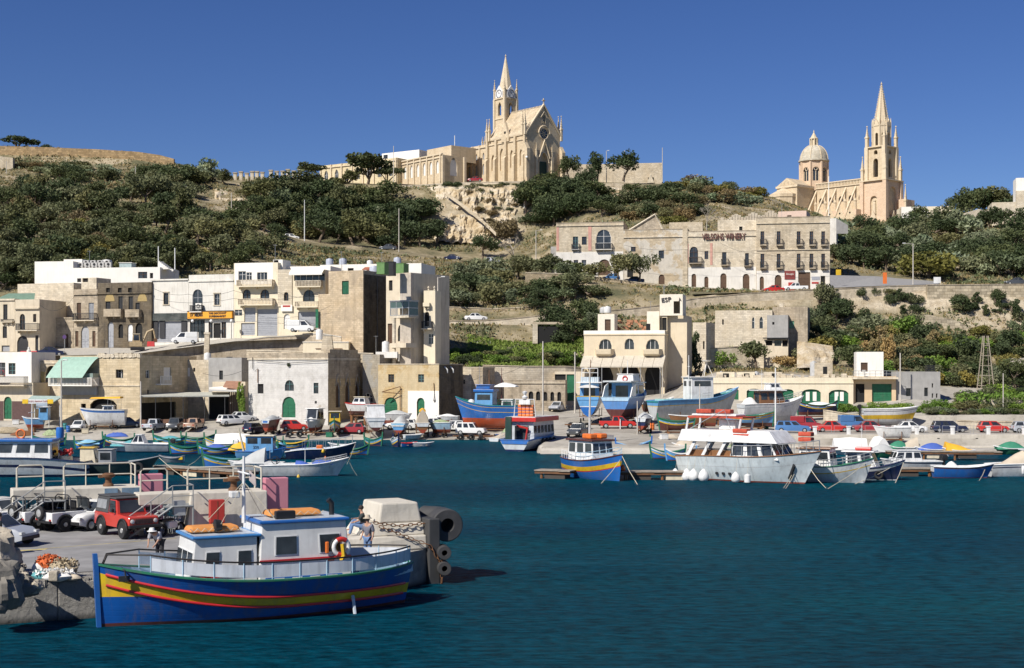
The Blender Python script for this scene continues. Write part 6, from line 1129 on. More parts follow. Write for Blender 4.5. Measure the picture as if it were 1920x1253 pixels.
region([(1728,790),(1850,786),(1925,784),(1925,800),(1730,802)],16,[('bush','olive'),('bush','bright'),('bush','grey')],(20,34),'verge_bush','low bush on the verge behind the parked cars of the right quay','verge bushes on the right quay',.6)
region([(-20,400),(200,420),(420,440),(420,500),(-20,520)],16,[('round','brown'),('round','yellow'),('tall','grey')],(40,58),'hillside_tree','paler brownish or grey tree among the dark trees of the left hillside','pale trees of the left hillside wood',.85)
region([(850,362),(985,358),(975,400),(900,440),(860,400)],18,[('bush','olive'),('bush','brown'),('bush','dark')],(14,28),'cliff_bush','','scrub on the pale cliff',.7,.8)
region([(1560,556),(1740,548),(1920,548),(1920,600),(1760,590),(1640,590)],20,[('bush','olive'),('bush','dark'),('tall','dark')],(18,36),'wall_bush','','bushes along the bastion foot',.9,.8)
##  boats
def pm(name,col,**k):return M('paint_'+name,col,k.pop('rough',.35),.12,1.5,dirt=k.pop('dirt',.35),streak=k.pop('streak',.3),coat=.15,**k)
BLUE=pm('blue',(.02,.13,.42));SKYB=pm('sky_blue',(.13,.33,.58));NAVY=pm('navy',(.008,.018,.075));WHT=pm('white',(.74,.74,.72));LGREY=pm('light_grey',(.52,.55,.56));RED=pm('red',(.50,.03,.025));YEL=pm('yellow',(.68,.43,.02));GRN=pm('green',(.02,.15,.08));TEAL=pm('teal',(.03,.22,.22));OXIDE=pm('red_oxide',(.30,.06,.03));MAROON=pm('maroon',(.10,.03,.025));ORANGE=pm('orange',(.72,.17,.03));DKGRN=pm('barge_green',(.05,.085,.075),dirt=.5);BRWN=pm('varnished_wood',(.22,.10,.04));MGREY=pm('mid_grey',(.28,.29,.30));CRM=pm('cream',(.66,.58,.42));LBLUE=pm('pale_blue',(.36,.52,.64))
TARP={'blue':M('blue_tarp',(.06,.12,.42),.75,.15,1.5),'grey':M('grey_tarp',(.44,.45,.44),.8,.12,1.5),'yellow':M('yellow_tarp',(.78,.42,.03),.75,.12,1.5),'teal':M('teal_tarp',(.10,.33,.36),.8,.12,1.5),'white':M('white_tarp',(.72,.71,.68),.8,.08,1.5),'green':M('green_tarp',(.04,.22,.13),.8,.2,1.5),'beige':M('beige_tarp',(.50,.43,.33),.85,.12,1.5),'sky':M('sky_tarp',(.22,.45,.62),.8,.15,1.5),'net':M('green_net',(.30,.36,.2),.95,.4,4)}
ROPE=M('rope',(.5,.45,.34),.9,.2);RUB=M('tyre_rubber',(.018,.018,.019),.85,.25)
class Boat:
 def __init__(s,label,u,v,L,head,beam=None,fb=(1.3,.8,.95),draft=.5,bands=None,ws=.75,rb=.8,rs=.1,q=.5,gun=None,deck=None,dd=.45,name='moored_boat',z=0.0,land=None,Y=None,group=None,cat='boat',n=18,inner=None,sp=2.2):
  s.sp=sp;s.L,s.B,s.fb,s.d,s.ws,s.rb,s.rs,s.q,s.dd=L,(beam or L*.32)/2,fb,draft,ws,rb,rs,q,dd
  if land is not None:
   p=P(u,v,Y)if Y else T(u,v);p.z=ground(u,p.y)+land+draft
  else:p=W(u,v,z)
  s.p=p;s.head=R(head);s.root=thing(name,label,cat,p,s.head,group);ts=[(k/n)for k in range(n+1)];s.ts=ts
  for nm,mat,lo,hi in bands:
   mb=MB();m=4 if nm in('hull','bottom')else 2
   rows=[]
   for t in ts:
    a,b=s.ed(lo,t),s.ed(hi,t);b=max(b,a+.002);rows.append([s.pt(t,a+(b-a)*k/m)for k in range(m+1)])
   mb.loft(rows,closed=False);mb.loft([[(x,-y,z)for x,y,z in r]for r in rows],closed=False)
   if ws>.1:
    r=rows[0]
    for k in range(m):mb.poly([r[k],r[k+1],(r[k+1][0],-r[k+1][1],r[k+1][2]),(r[k][0],-r[k][1],r[k][2])])
   mb.build(nm,mat,s.root,smooth=50)
  mb=MB();rows=[]
  for t in ts[:-1]:
   x,y,zz=s.pt(t,1);y=max(.02,y-.07);zd_=s.sh(t)-dd;xd,yd,_=s.pt(t,max(.05,(zd_+s.d)/(s.sh(t)+s.d)));yd=max(.012,min(y,yd-.06));xd=min(x,xd)-.05;rows.append([(x-.05*(t>.9),y,zz),(xd,yd,zd_),(xd,0,zd_+.03),(xd,-yd,zd_),(x-.05*(t>.9),-y,zz)])
  mb.loft(rows,closed=False);mb.poly([rows[0][k]for k in(0,1,3,4)]);mb.build('deck',deck or LGREY,s.root)
  g=MB()
  for sg in(1,-1):
   path=[(lambda p_:(p_[0],sg*p_[1],p_[2]+.02))(s.pt(t,1))for t in ts];g.tube(path,.055,5)
  if ws>.1:a=s.pt(0,1);g.tube([(a[0],a[1],a[2]+.02),(a[0],-a[1],a[2]+.02)],.055,5)
  g.build('gunwale',gun or WHT,s.root,smooth=60)
 def sh(s,t):b,m,a=s.fb;return m+(a-m)*((.45-t)/.45)**2 if t<.45 else m+(b-m)*((t-.45)/.55)**2
 def ed(s,e,t):
  k,v=e;H_2=s.sh(t)+s.d
  if k=='f':k,v='z',v(t)
  return max(0.0,min(1.0,((v+s.d)if k=='z' else(H_2-v)if k=='d' else v*H_2)/H_2))
 def hb(s,t):return s.B*((1-((t-.5)/.5)**2.3)if t>.5 else 1-(1-s.ws)*((.5-t)/.5)**s.sp)
 def pt(s,t,k):
  b=s.hb(t);q=s.q+(1.15-s.q)*max(0,(t-.55)/.45)**1.4
  if s.ws<.1:q=s.q+(1.1-s.q)*abs(2*t-1)**1.6
  x=-s.L/2+s.L*t-s.rb*(1-k)*t**4+s.rs*(1-k)*(1-t)**4
  return(x,max(.015,b*max(k,1e-3)**q),-s.d+(s.sh(t)+s.d)*k)
 def post(s,mat,h=.5,both=False,w=.07):
  for t,k in((1,1),(0,-1))[:2 if both else 1]:
   a,b=s.pt(t,1),s.pt(t,.0);mb=MB();x1=a[0];mb.loft([[(b[0]-k*.05,-w,b[2]),(b[0]+k*.1,-w,b[2]),(b[0]+k*.1,w,b[2]),(b[0]-k*.05,w,b[2])],[(x1-k*.06,-w,a[2]),(x1+k*.12,-w,a[2]),(x1+k*.12,w,a[2]),(x1-k*.06,w,a[2])],[(x1-k*.02,-w*.8,a[2]+h),(x1+k*.14,-w*.8,a[2]+h),(x1+k*.14,w*.8,a[2]+h),(x1-k*.02,w*.8,a[2]+h)]]);mb.build('stem_post',mat,s.root)
 def cabin(s,x0,x1,w,z0,h,mat,roof=None,front=.3,back=.1,taper=.1,side=2,fw=2,bw=0,rh=.1,over=.15,wz=(.45,.85),nm='cabin',sill=None,frame=None,wf=(.13,.87)):
  """box-like cabin with raked front and separate window panes; x1 is the front foot"""
  xa,xb=x0+back,x1-front;w2=w-taper;mb=MB()
  mb.loft([[(x0,-w,z0),(x1,-w,z0),(x1,w,z0),(x0,w,z0)],[(xa,-w2,z0+h),(xb,-w2,z0+h),(xb,w2,z0+h),(xa,w2,z0+h)]]);c=mb.build(nm,mat,s.root,bevel=.04)
  lerp=lambda a,b,k:a+(b-a)*k
  def pane(p,e=.012):
   p=[Vector(q_)for q_ in p];nrm=(p[1]-p[0]).cross(p[3]-p[0]).normalized();cen=sum(p,Vector())/4
   if frame:
    m0=MB();m0.loft([[cen+(q_-cen)*1.12+nrm*.004 for q_ in p],[cen+(q_-cen)*1.12+nrm*.02 for q_ in p]]);m0.build('window_frame',frame,c);e+=.02
   m1=MB();m1.loft([[q_+nrm*.003 for q_ in p],[q_+nrm*(e+.01)for q_ in p]]);m1.build('window',GLS,c)
  k0,k1=wz
  for sg in(1,-1):
   for i in range(side):
    f0,f1=(i+wf[0])/side,(i+wf[1])/side;q_=[]
    for f_,kk in((f0,k0),(f1,k0),(f1,k1),(f0,k1)):q_.append((lerp(lerp(x0,xa,kk),lerp(x1,xb,kk),f_),sg*lerp(w,w2,kk),z0+h*kk))
    pane(q_ if sg<0 else q_[::-1])
  for i in range(fw):
   f0,f1=(i+.1)/fw,(i+.9)/fw;q_=[]
   for f_,kk in((f0,k0),(f1,k0),(f1,k1),(f0,k1)):ww=lerp(w,w2,kk);q_.append((lerp(x1,xb,kk),-ww+2*ww*f_,z0+h*kk))
   pane(q_)
  for i in range(bw):
   f0,f1=(i+.2)/bw,(i+.8)/bw;q_=[]
   for f_,kk in((f0,.12 if bw==1 else k0),(f1,.12 if bw==1 else k0),(f1,k1),(f0,k1)):ww=lerp(w,w2,kk);q_.append((lerp(x0,xa,kk),-ww+2*ww*f_,z0+h*kk))
   pane(q_[::-1])
  MB().box(xa-over,xb+over,-w2-over,w2+over,z0+h+.003,z0+h+rh).build('cabin_roof',roof or mat,s.root,bevel=.03);return c
 def tent(s,x0,x1,w,z0,h,tarp,ridge=1.0,nm='cover'):
  mb=MB();n=6;rows=[]
  for k in range(n+1):
   t=k/n;hh=h*(1 if ridge==1 else(math.sin(math.pi*t)**.6 if ridge==0 else((1-t)if ridge<0 else t)));hh=max(.06,hh+.06*math.sin(7*t+x0));ww=w*(1-.12*abs(2*t-1));x=x0+(x1-x0)*t
   rows.append([(x,-ww,z0-.12),(x,-ww*.8,z0+hh*.35),(x,-ww*.3,z0+hh*.85),(x,0,z0+hh),(x,ww*.3,z0+hh*.85),(x,ww*.8,z0+hh*.35),(x,ww,z0-.12)])
  mb.loft(rows,closed=False);mb.poly(rows[0]);mb.poly(rows[-1]);mb.build(nm,TARP[tarp],s.root,smooth=60)
 def rail(s,t0,t1,h=.6,mat=None,n=6,r=.022,mid=1):
  mb=MB()
  for sg in(1,-1):
   top=[]
   for k in range(n+1):
    t=t0+(t1-t0)*k/n;x,y,z=s.pt(t,1);y=sg*max(.03,y-.08);mb.tube([(x,y,z),(x,y,z+h)],r,4);top.append((x,y,z+h))
   mb.tube(top,r*1.2,4)
   if mid:mb.tube([(x,y,z-h*.45)for x,y,z in top],r,4)
  if t1>.97:pass
  mb.build('railing',mat or METAL,s.root)
 def mast(s,x,z0,h,mat=None,r=.05,arm=0,y=0):mb=MB();mb.tube([(x,y,z0),(x,y,z0+h)],[r,r*.6],6);(mb.tube([(x,y-arm,z0+h*.75),(x,y+arm,z0+h*.75)],r*.5,5)if arm else None);mb.build('mast',mat or WHT,s.root)
 def motor(s,y=0,dark=True):
  x,_,z=s.pt(0,1);mb=MB();mb.loft([[(x-.55,y-.2,z+.1),(x-.05,y-.2,z+.1),(x-.05,y+.2,z+.1),(x-.55,y+.2,z+.1)],[(x-.6,y-.22,z+.5),(x-.1,y-.2,z+.55),(x-.1,y+.2,z+.55),(x-.6,y+.22,z+.5)],[(x-.45,y-.1,z+.66),(x-.2,y-.1,z+.68),(x-.2,y+.1,z+.68),(x-.45,y+.1,z+.66)]]);mb.box(x-.4,x-.18,y-.09,y+.09,z-1.1,z+.1);mb.box(x-.6,x-.1,y-.07,y+.07,z-1.0,z-.9);mb.build('outboard_motor',BLACKP if dark else WHT,s.root,bevel=.03)
 def fender(s,t,sg=-1,mat=None,r=.14,long=True,drop=.5):
  x,y,z=s.pt(t,1);mb=MB();c=(x,sg*(y+r*.8),z-drop);mb.lathe([(.02,-.42),(r,-.3),(r,.3),(.03,.42)]if long else[(.02,-r*1.1),(r*.7,-r*.8),(r,-.1),(r*.75,r*.6),(.06,r*1.25)],10,c);o=mb.build('fender',mat or WHT,s.root,smooth=60);MB().tube([(c[0],c[1],c[2]+.3),(x,sg*y,z)],.012,4).build('fender_line',ROPE,o)
 def buoy(s,x,y,z,r=.33,ax='x',mat=None):MB().torus((x,y,z),r,.09,18,8,ax).build('lifebuoy',mat or ORANGE,s.root,smooth=60)
 def thwarts(s,ts_,mat=None):
  for t in ts_:x,y,z=s.pt(t,1);MB().box(x-.13,x+.13,-y+.08,y-.08,z-.26,z-.22).build('thwart',mat or CRM,s.root)
 def rope(s,u,v,t=1.0,mat=None,zk=.95):
  a=s.pt(t,zk);q=W(u,v,-.05);d=q-s.p;c,n=math.cos(-s.head),math.sin(-s.head);b=(d.x*c-d.y*n,d.x*n+d.y*c,d.z);mid=[(a[k]+b[k])/2 for k in range(3)];mid[2]-=.12;MB().tube([a,mid,b],.03,4).build('mooring_rope',mat or ROPE,s.root)
 def at(s,x,y,z):c,n=math.cos(s.head),math.sin(s.head);return Vector((s.p.x+x*c-y*n,s.p.y+x*n+y*c,s.p.z+z))
def std(hull,af=OXIDE,wl=.12,stripe=None,sd=(.18,.3)):
 b=[('bottom',af,('s',0),('z',wl)),('hull',hull,('z',wl),('d',sd[1]if stripe else 0))]
 return b+([('stripe',stripe,('d',sd[1]),('d',sd[0])),('bulwark',hull,('d',sd[0]),('d',0))]if stripe else[])
def luzzu_b(low=BLUE,up=GRN,af=MAROON):return[('bottom',af,('s',0),('z',.1)),('hull',low,('z',.1),('d',.5)),('yellow_strake',YEL,('d',.5),('d',.36)),('blue_strake',SKYB,('d',.36),('d',.2)),('bulwark',up,('d',.2),('d',0))]
def luzzu(label,u,v,L,head,low=BLUE,up=GRN,tarp=None,land=None,Y=None,inner=None,gun=GRN,post=GRN,**k):
 b=Boat(label,u,v,L,head,L*.34,k.pop('fb',(1.25,.7,1.05)),.35,luzzu_b(low,up),ws=.04,rb=.25,rs=.25,q=.55,gun=gun,deck=inner or TEAL,name='painted_luzzu',land=land,Y=Y,**k);b.post(post,.55,True)
 if tarp:b.tent(-L*.38,L*.36,b.B*.95,.72,.38,tarp,0)
 else:b.thwarts((.3,.5,.68))
 return b
def cradle(b,n=2,tyres=True,label='rusty cradle trailer with small tyres under the boat',h=None):
 """steel cradle under a beached boat; a thing of its own"""
 g=b.p.z-b.d;h=(h or.55);t=thing('boat_cradle',label,'cradle',(b.p.x,b.p.y,g-h),b.head);mb=MB();L2=b.L*.3
 for y in(-.5,.5):mb.box(-L2,L2,y-.06,y+.06,h-.22,h-.1)
 for x in(-L2*.8,L2*.8):
  mb.box(x-.06,x+.06,-b.B*.8,b.B*.8,h-.1,h)
  for y in(-b.B*.75,b.B*.75):mb.tube([(x,y,h),(x,y*1.02,h+b.d+.35)],.05,5)
 mb.build('frame',RUST,t)
 for x in(-L2*.7,L2*.7)[:n]:
  for y in(-b.B*.7,b.B*.7):
   if tyres:MB().torus((x,y,.3),.22,.1,16,7).build('wheel',RUB,t,smooth=60)
   else:MB().box(x-.15,x+.15,y-.15,y+.15,-.1,h-.1).build('prop',BRWN,t)
 return t
 ##  left basin
b=Boat('white and navy trawler with a blue-edged wheelhouse roof at the left edge',22,893,14,180,4.4,(2.5,1.75,1.35),.9,[('bottom',NAVY,('s',0),('z',.25)),('hull',WHT,('z',.25),('d',.85)),('stripe',NAVY,('d',.85),('d',.6)),('bulwark',LGREY,('d',.6),('d',0))],ws=.8,rb=1.6,gun=NAVY,name='fishing_trawler',dd=.6)  # light grey bulwark: the shade on the upper hull put into its paint
b.cabin(-3.9,1.3,1.35,1.2,1.95,WHT,BLUE,.55,.05,.12,3,3,1,.22,.3,(.5,.9));b.buoy(-.6,-.6,3.75,.38,'y');b.mast(-1.8,3.3,3.2,None,.06,.8);b.rail(.55,.98,.6,None)
mb=MB().lathe([(.33,0),(.36,.3),(.36,.7),(.3,.95)],12,(-4.1,-.7,3.4));mb.build('blue_drum',BLUE,b.root,smooth=50)
mb=MB()
for k in range(16):mb.sphere((-3.7+.2*k+rnd.uniform(-.2,.2),-1.5+rnd.uniform(-.15,.1),1.75+rnd.uniform(-.15,.35)),rnd.uniform(.22,.4),8)
mb.build('sail_bag',TARP['white'],b.root,smooth=60,kind='stuff');mb=MB()
for k in range(16):mb.sphere((-4.6+rnd.uniform(-.75,.6),-.5+rnd.uniform(-.5,.5),1.9+rnd.uniform(0,.5)),.17,7)
mb.build('red_float',RED,b.root,smooth=60,kind='stuff');MB().lathe([(.55,.75),(.6,1.4),(.58,1.75)],14,(-4.7,-.5,0)).build('fish_tub',CRM,b.root,smooth=40)
b=Boat('grimy dark green work barge with a yellow wheel box and tyre fender',200,891,9.6,0,3.2,(1.7,1.05,1.1),.6,std(DKGRN,pm('black_tar',(.02,.025,.025)),.2),ws=.9,rb=1.6,gun=MGREY,deck=MGREY,name='work_barge')
b.cabin(-2.2,-.7,.75,.7,1.75,CRM,YEL,.3,0,.05,0,1,0,.08,.12);b.cabin(-.55,.7,.7,.7,1.6,MGREY,MGREY,.05,.0,0,1,0,0,.08,.1);MB().torus((3.2,-1.32,.75),.36,.15,18,8).build('tyre_fender',RUB,b.root,smooth=60);b.rope(352,900);MB().box(.9,1.5,-.7,-.1,.6,1.1).build('fish_box',TEAL,b.root)
mb=MB();mb.tube([(-4.4,-.9,1.1),(-3.2,-.9,1.5),(-2.4,-.6,1.2)],.06,5);mb.build('tow_bar',METAL,b.root)
b=Boat('white cabin cruiser, hull greyed for shade, with a teal cover over its bow',262,848,7.0,180,2.5,(1.3,1.0,.95),.4,std(LGREY,NAVY,.12,WHT,(.0,.12)),ws=.85,rb=1.2,deck=WHT,name='motor_cruiser');b.cabin(-.9,1.0,.95,.75,1.25,WHT,WHT,.75,.55,.25,2,2,0,.08,.1,(.4,.92));b.tent(.9,3.2,.95,.85,.55,'teal',-1);b.motor();b.fender(.05)  # white hull painted light grey to carry the shade on its side
luzzu('blue and green luzzu with yellow prow band, nearest the teal-covered cruiser',349,851,3.8,180,inner=GRN);luzzu('navy luzzu with a blue cover and white outboard, second from the teal-covered cruiser',404,852,4.0,180,tarp='blue').motor(0,False);luzzu('pale blue and green luzzu with a white and blue prow beside the pontoon',430,878,5.2,180,low=BLUE,inner=SKYB,fb=(1.4,.85,1.1)).rope(352,874)
luzzu('green luzzu behind, its yellow prow pointing up beside a pickup',372,832,4.4,0,up=GRN);luzzu('luzzu with white deck and a tall yellow and green prow before the tan pickup',418,838,4.6,178,low=WHT,up=YEL,inner=WHT);luzzu('turquoise luzzu moored behind the teal-covered cruiser',318,834,4.2,176,low=TEAL,up=TEAL,tarp='teal')
b=Boat('small dark tilted tender with a yellow and green stern',322,868,2.5,180,1.2,(.75,.5,.7),.15,std(MGREY,MGREY,.05),ws=.5,gun=MGREY,name='dinghy');MB().box(-1.2,-.8,-.45,.45,.35,.62).build('stern_seat',YEL,b.root)
b=Boat('white boat under a long white awning left of the blue wheelhouse',437,843,4.6,0,1.9,(1,.7,.7),.3,std(WHT,BLUE,.1),ws=.8,name='day_boat');b.tent(-2.1,2.0,.95,.85,1.05,'white',1)
b=Boat('open boat under a bright yellow tarpaulin in the left basin',449,852,2.9,180,1.4,(.9,.6,.7),.3,luzzu_b(NAVY,GRN),ws=.04,gun=GRN,name='covered_boat');b.tent(-1.3,1.2,.7,.6,.8,'yellow',0)
b=Boat('blue wheelhouse boat behind the grey covered sailboat',490,862,5.2,0,2.1,(1.3,.9,.9),.4,std(SKYB,OXIDE,.1),ws=.8,name='wheelhouse_boat',gun=BLUE,deck=SKYB);b.cabin(-1.5,1.4,.9,.8,1.7,SKYB,CRM,.05,.0,.0,2,2,0,.1,.15,(.55,.9));text('250',.4,BLACKP,b.root,(-.4,-.93,1.35),(R(90),0,0),.008)
b=Boat('small sailboat wrapped in a grey cover with a coiled hose',480,884,5.2,180,2.0,(1.0,.8,.8),.4,std(WHT,WHT,.1,LGREY),ws=.7,name='covered_sailboat',dd=.2);b.tent(-2.2,.8,1.0,.8,.25,'grey',0);b.tent(-.9,2.0,1.0,.85,1.45,'grey',-1);b.mast(-1.3,.8,1.5,METAL,.03)
b=Boat('white open motorboat with a blue cover and bow railing in the left basin',572,893,7.8,0,2.4,(1.65,1.05,.95),.45,[('bottom',NAVY,('s',0),('z',.06)),('hull',WHT,('z',.06),('d',.22)),('stripe',LGREY,('d',.22),('d',.14)),('bulwark',WHT,('d',.14),('d',0))],ws=.85,rb=1.3,name='motor_boat',dd=.3);b.tent(-.8,.9,.85,1.0,.45,'blue',-1);b.tent(.7,2.6,.8,1.2,.3,'blue',0);b.rail(.6,.98,.4,None,5);b.mast(.0,.9,1.5,WHT,.035);b.rope(670,893);b.fender(.45,-1,YEL,.16,False,1.0)
mb=MB();mb.torus((-2.6,-.3,1.45),.35,.03,16,5);mb.torus((-2.5,-.2,1.4),.3,.03,16,5,'x');mb.build('hose_reel',BLACKP,b.root)
b=Boat('navy blue fishing boat with white gunwale and coloured floats on deck',602,861,7.4,2,2.6,(1.75,1.1,.8),.5,std(NAVY,NAVY,.1,None),ws=.8,rb=1.2,name='fishing_boat',deck=SKYB);b.rail(.25,.95,.9,METAL,7,.018,0);b.fender(.55,-1,YEL,.2,False,.2);b.fender(.58,-1,ORANGE,.13,False,.9);mb=MB().box(-.5,.2,-.4,.3,.7,1.5);mb.build('net_hauler',ORANGE,b.root,bevel=.1);b.rope(650,872)
b=luzzu('small blue luzzu with a pale green covered bow behind the navy boat',663,853,3.4,0,fb=(1.2,.6,.8));luzzu('green luzzu with a sky blue cover between wheelhouse and navy boat',526,848,3.6,90,tarp='sky')
luzzu('navy striped luzzu moored bow-on at the slipway',742,837,3.6,-75,low=NAVY,up=WHT,gun=LGREY,post=NAVY)
for a in(('short purple-blue punt tied beside the striped luzzu',767,838,2.0,10,BLUE),('small grey rowing dinghy afloat by the slipway',794,838,2.6,0,LGREY)):
 b=Boat(a[0],a[1],a[2],a[3],a[4],1.1,(.6,.45,.5),.15,std(a[5],a[5],.05),ws=.75,gun=RED if a[5]is BLUE else LGREY,name='dinghy');b.thwarts((.4,.65))
b=Boat('grey-white workboat with a red-edged cabin roof, stern to the viewer',999,842,11,66,4.0,(2.2,1.5,1.3),.6,[('bottom',NAVY,('s',0),('z',.2)),('hull',LGREY,('z',.2),('d',.14)),('stripe',BLUE,('d',.14),('d',0))],ws=.92,rb=1.2,gun=BLUE,name='work_boat',deck=BLUE)
b.cabin(-3.3,3.2,1.55,.9,2.5,LGREY,RED,.3,.0,.05,6,2,1,.5,.5,(.45,.8));MB().box(-3.75,3.3,-1.9,1.9,3.91,3.96).build('roof_deck',WHT,b.root);b.rail(0,.14,.75,WHT,3);MB().box(-5.2,-5.0,.5,1.3,.8,4.0).build('upright_ramp',pm('dark_green',(.02,.05,.04)),b.root)
mb=MB()
for z in range(4):
 for y in range(4):mb.box(-2.2,-1.5,-.95+y*.5,-.5+y*.5,3.97+z*.36,4.27+z*.36)
mb.build('life_raft',ORANGE,b.root,bevel=.05,kind='stuff');mb=MB();mb.tube([(-2.4,-1.4,3.95),(-2.4,-1.2,6.0),(-2.4,1.2,6.0),(-2.4,1.4,3.95)],.06,6);mb.box(-2.5,-2.3,-.7,.7,5.4,5.95);mb.lathe([(.3,6.1),(.35,6.3),(.1,6.5),(.25,6.7),(.3,6.9),(.05,7.0)],10,(-2.4,0,0));mb.build('radar_arch',WHT,b.root,smooth=50);mb=MB();mb.tube([(-3.6,-.6,.9),(-3.7,-.9,2.6),(-3.9,.4,2.9)],.16,6);mb.build('deck_crane',RED,b.root)
for k in range(4):MB().torus((-1.5+k*1.1,-2.0,1.0),.3,.13,14,7).build('tyre_fender',RUB,b.root,smooth=60)
b=Boat('blue luzzu ferry with orange life rafts on its white wheelhouse, bow to the viewer',1112,897,8.6,-58,3.3,(2.3,1.6,1.7),.6,[('bottom',BLUE,('s',0),('z',.2)),('hull',BLUE,('z',.2),('d',1.0)),('red_strake',RED,('d',1.0),('d',.92)),('yellow_strake',YEL,('d',.92),('d',.55)),('bulwark',BLUE,('d',.55),('d',0))],ws=.35,rb=.5,q=.45,gun=MAROON,deck=LBLUE,name='luzzu_ferry',dd=.3)
b.cabin(-2.3,1.6,1.15,1.4,1.9,WHT,MAROON,.25,.05,.1,3,3,0,.16,.2,(.48,.9));b.mast(-.6,3.4,2.6,WHT,.06,.9);b.rail(.45,.97,.7,LBLUE);b.rail(.05,.45,.7,WHT);b.rope(1126,908,.97);b.rope(1196,910,1)
for y in(-.55,.55):MB().box(-.4,.9,y-.38,y+.38,3.5,3.95).build('life_raft',ORANGE,b.root,bevel=.12)
b.fender(.8,1,ORANGE,.25,False,.9)
##  the white cruiser and the right basin
b=Boat('large white passenger cruiser with red life rafts and round white fenders',1409,902,12.9,-38,4.4,(2.75,2.15,2.0),.8,[('bottom',OXIDE,('s',0),('z',.12)),('hull',pm('cruiser_white',(.60,.66,.67),dirt=.1),('z',.12),('d',.92)),('rubbing_band',LGREY,('d',.92),('d',.86)),('bulwark',pm('cruiser_white',(.60,.66,.67)),('d',.86),('d',0))],ws=.86,rb=1.9,q=.42,gun=BRWN,deck=WHT,name='passenger_cruiser',dd=.25)
c=b.cabin(-1.2,3.4,1.7,1.95,1.55,WHT,WHT,.9,.2,.25,3,4,0,.1,.1,(.2,.92),'saloon');MB().loft([[(-6.2,-2.0,3.35),(3.4,-1.9,3.35),(3.4,1.9,3.35),(-6.2,2.0,3.35)],[(-5.9,-1.75,4.35),(2.5,-1.6,4.35),(2.5,1.6,4.35),(-5.9,1.75,4.35)]]).build('upper_deck',WHT,b.root,bevel=.05)
for k in range(3):
 for sg in(-1,1):mb=MB();x=-5.6+k*1.5;mb.loft([[(x,sg*1.75,1.9),(x+.3,sg*1.75,1.9),(x+.3,sg*1.65,1.9),(x,sg*1.65,1.9)],[(x+.9,sg*1.75,3.4),(x+1.2,sg*1.75,3.4),(x+1.2,sg*1.65,3.4),(x+.9,sg*1.65,3.4)]]);mb.build('window_pillar',WHT,b.root)
MB().box(-5.5,-1.0,-1.4,1.4,1.9,2.6).build('seat_bench',BRWN,b.root)
for x,y,z,l in((-4.9,-1.0,5.75,1.5),(-3.0,-1.0,5.75,1.5),(-.9,-1.75,4.15,1.4),(-.9,-1.75,3.75,1.6),(3.7,1.3,3.9,1.2),(3.7,1.3,3.45,1.2)):MB().box(x,x+l,y,y+.7,z,z+.36).build('life_raft',M('life_raft_red',(.46,.07,.035),.7,.3,4),b.root,bevel=.08)
MB().box(-5.6,-.2,-1.2,1.2,5.35,5.5).build('raft_platform',M('life_raft_red',(.46,.07,.035),.7),b.root);MB().box(-5.4,-1.0,-.9,.9,5.52,5.7).build('rib_boat',WHT,b.root,bevel=.08);mb=MB()
for x in(-5.6,-.4):
 for y in(-1.1,1.1):mb.tube([(x-.2,y,4.35),(x,y,5.35)],.1,6)
mb.build('platform_leg',WHT,b.root);MB().box(-2.9,-1.3,-.5,.4,4.36,5.2).build('helm_console',WHT,b.root,bevel=.05);b.rail(.45,.99,.95,METAL,8,.03,0);b.mast(-.9,1.9,1.6,IRON,.06,0,-1.9);b.mast(-3.2,1.9,1.5,IRON,.05,0,-2.0);mb=MB();mb.tube([(-5.2,-1.5,4.4),(-1.8,-1.5,6.1),(-1.2,-1.5,4.5)],.04,5);mb.build('strut',METAL,b.root)
for t in(.02,.115,.17,.25):b.fender(t,-1,WHT,.5,False,1.7)
b.fender(.49,-1,WHT,.42,False,1.75);b.fender(.57,-1,WHT,.27,True,1.8);x,y,z=b.pt(.87,.62)
for i,t in enumerate((.31,.36,.41,.46)):x,y,z=b.pt(t,.5);m=MB();m.X=Matrix.Translation((x,-y-.01,z))@Matrix.Rotation(R(90),4,'X');m.lathe([(.16,-.02),(.16,.03)],12);m.build('porthole',BLACKP,b.root)
x,y,z=b.pt(.86,.6);mb=MB();mb.X=Matrix.Translation((x,-y-.05,z))@Matrix.Rotation(R(-25),4,'Z');mb.loft([[(-.55,-.05,-.75),(-.25,-.05,-.8),(.35,-.05,.3),(.2,-.05,.55),(-.2,-.05,.55),(-.55,-.05,.1)],[(-.55,.12,-.75),(-.25,.12,-.8),(.35,.12,.3),(.2,.12,.55),(-.2,.12,.55),(-.55,.12,.1)]]);mb.build('anchor',BLACKP,b.root,bevel=.04);b.rope(1472,918,.82,None,.62);b.rope(1550,917,.97,None,.6);b.rope(1468,917,.8,None,.62)
b=Boat('white boat with dark green bow top and yellow line behind the cruiser bow',1543,903,8.6,-28,3.0,(2.1,1.3,1.2),.6,[('bottom',LGREY,('s',0),('z',.12)),('hull',LGREY,('z',.12),('d',.6)),('yellow_strake',YEL,('d',.6),('d',.52)),('bulwark',WHT,('d',.52),('d',0))],ws=.8,rb=1.0,gun=GRN,name='fishing_boat');b.cabin(-1.8,1.0,1.1,1.1,1.7,WHT,BRWN,.2,0,.1,2,2,0,.12,.2);b.rope(1550,918,.95);b.rail(.5,.97,.6);MB().box(-2.6,-1.9,-.8,.8,1.0,2.1).build('deck_locker',BLUE,b.root)
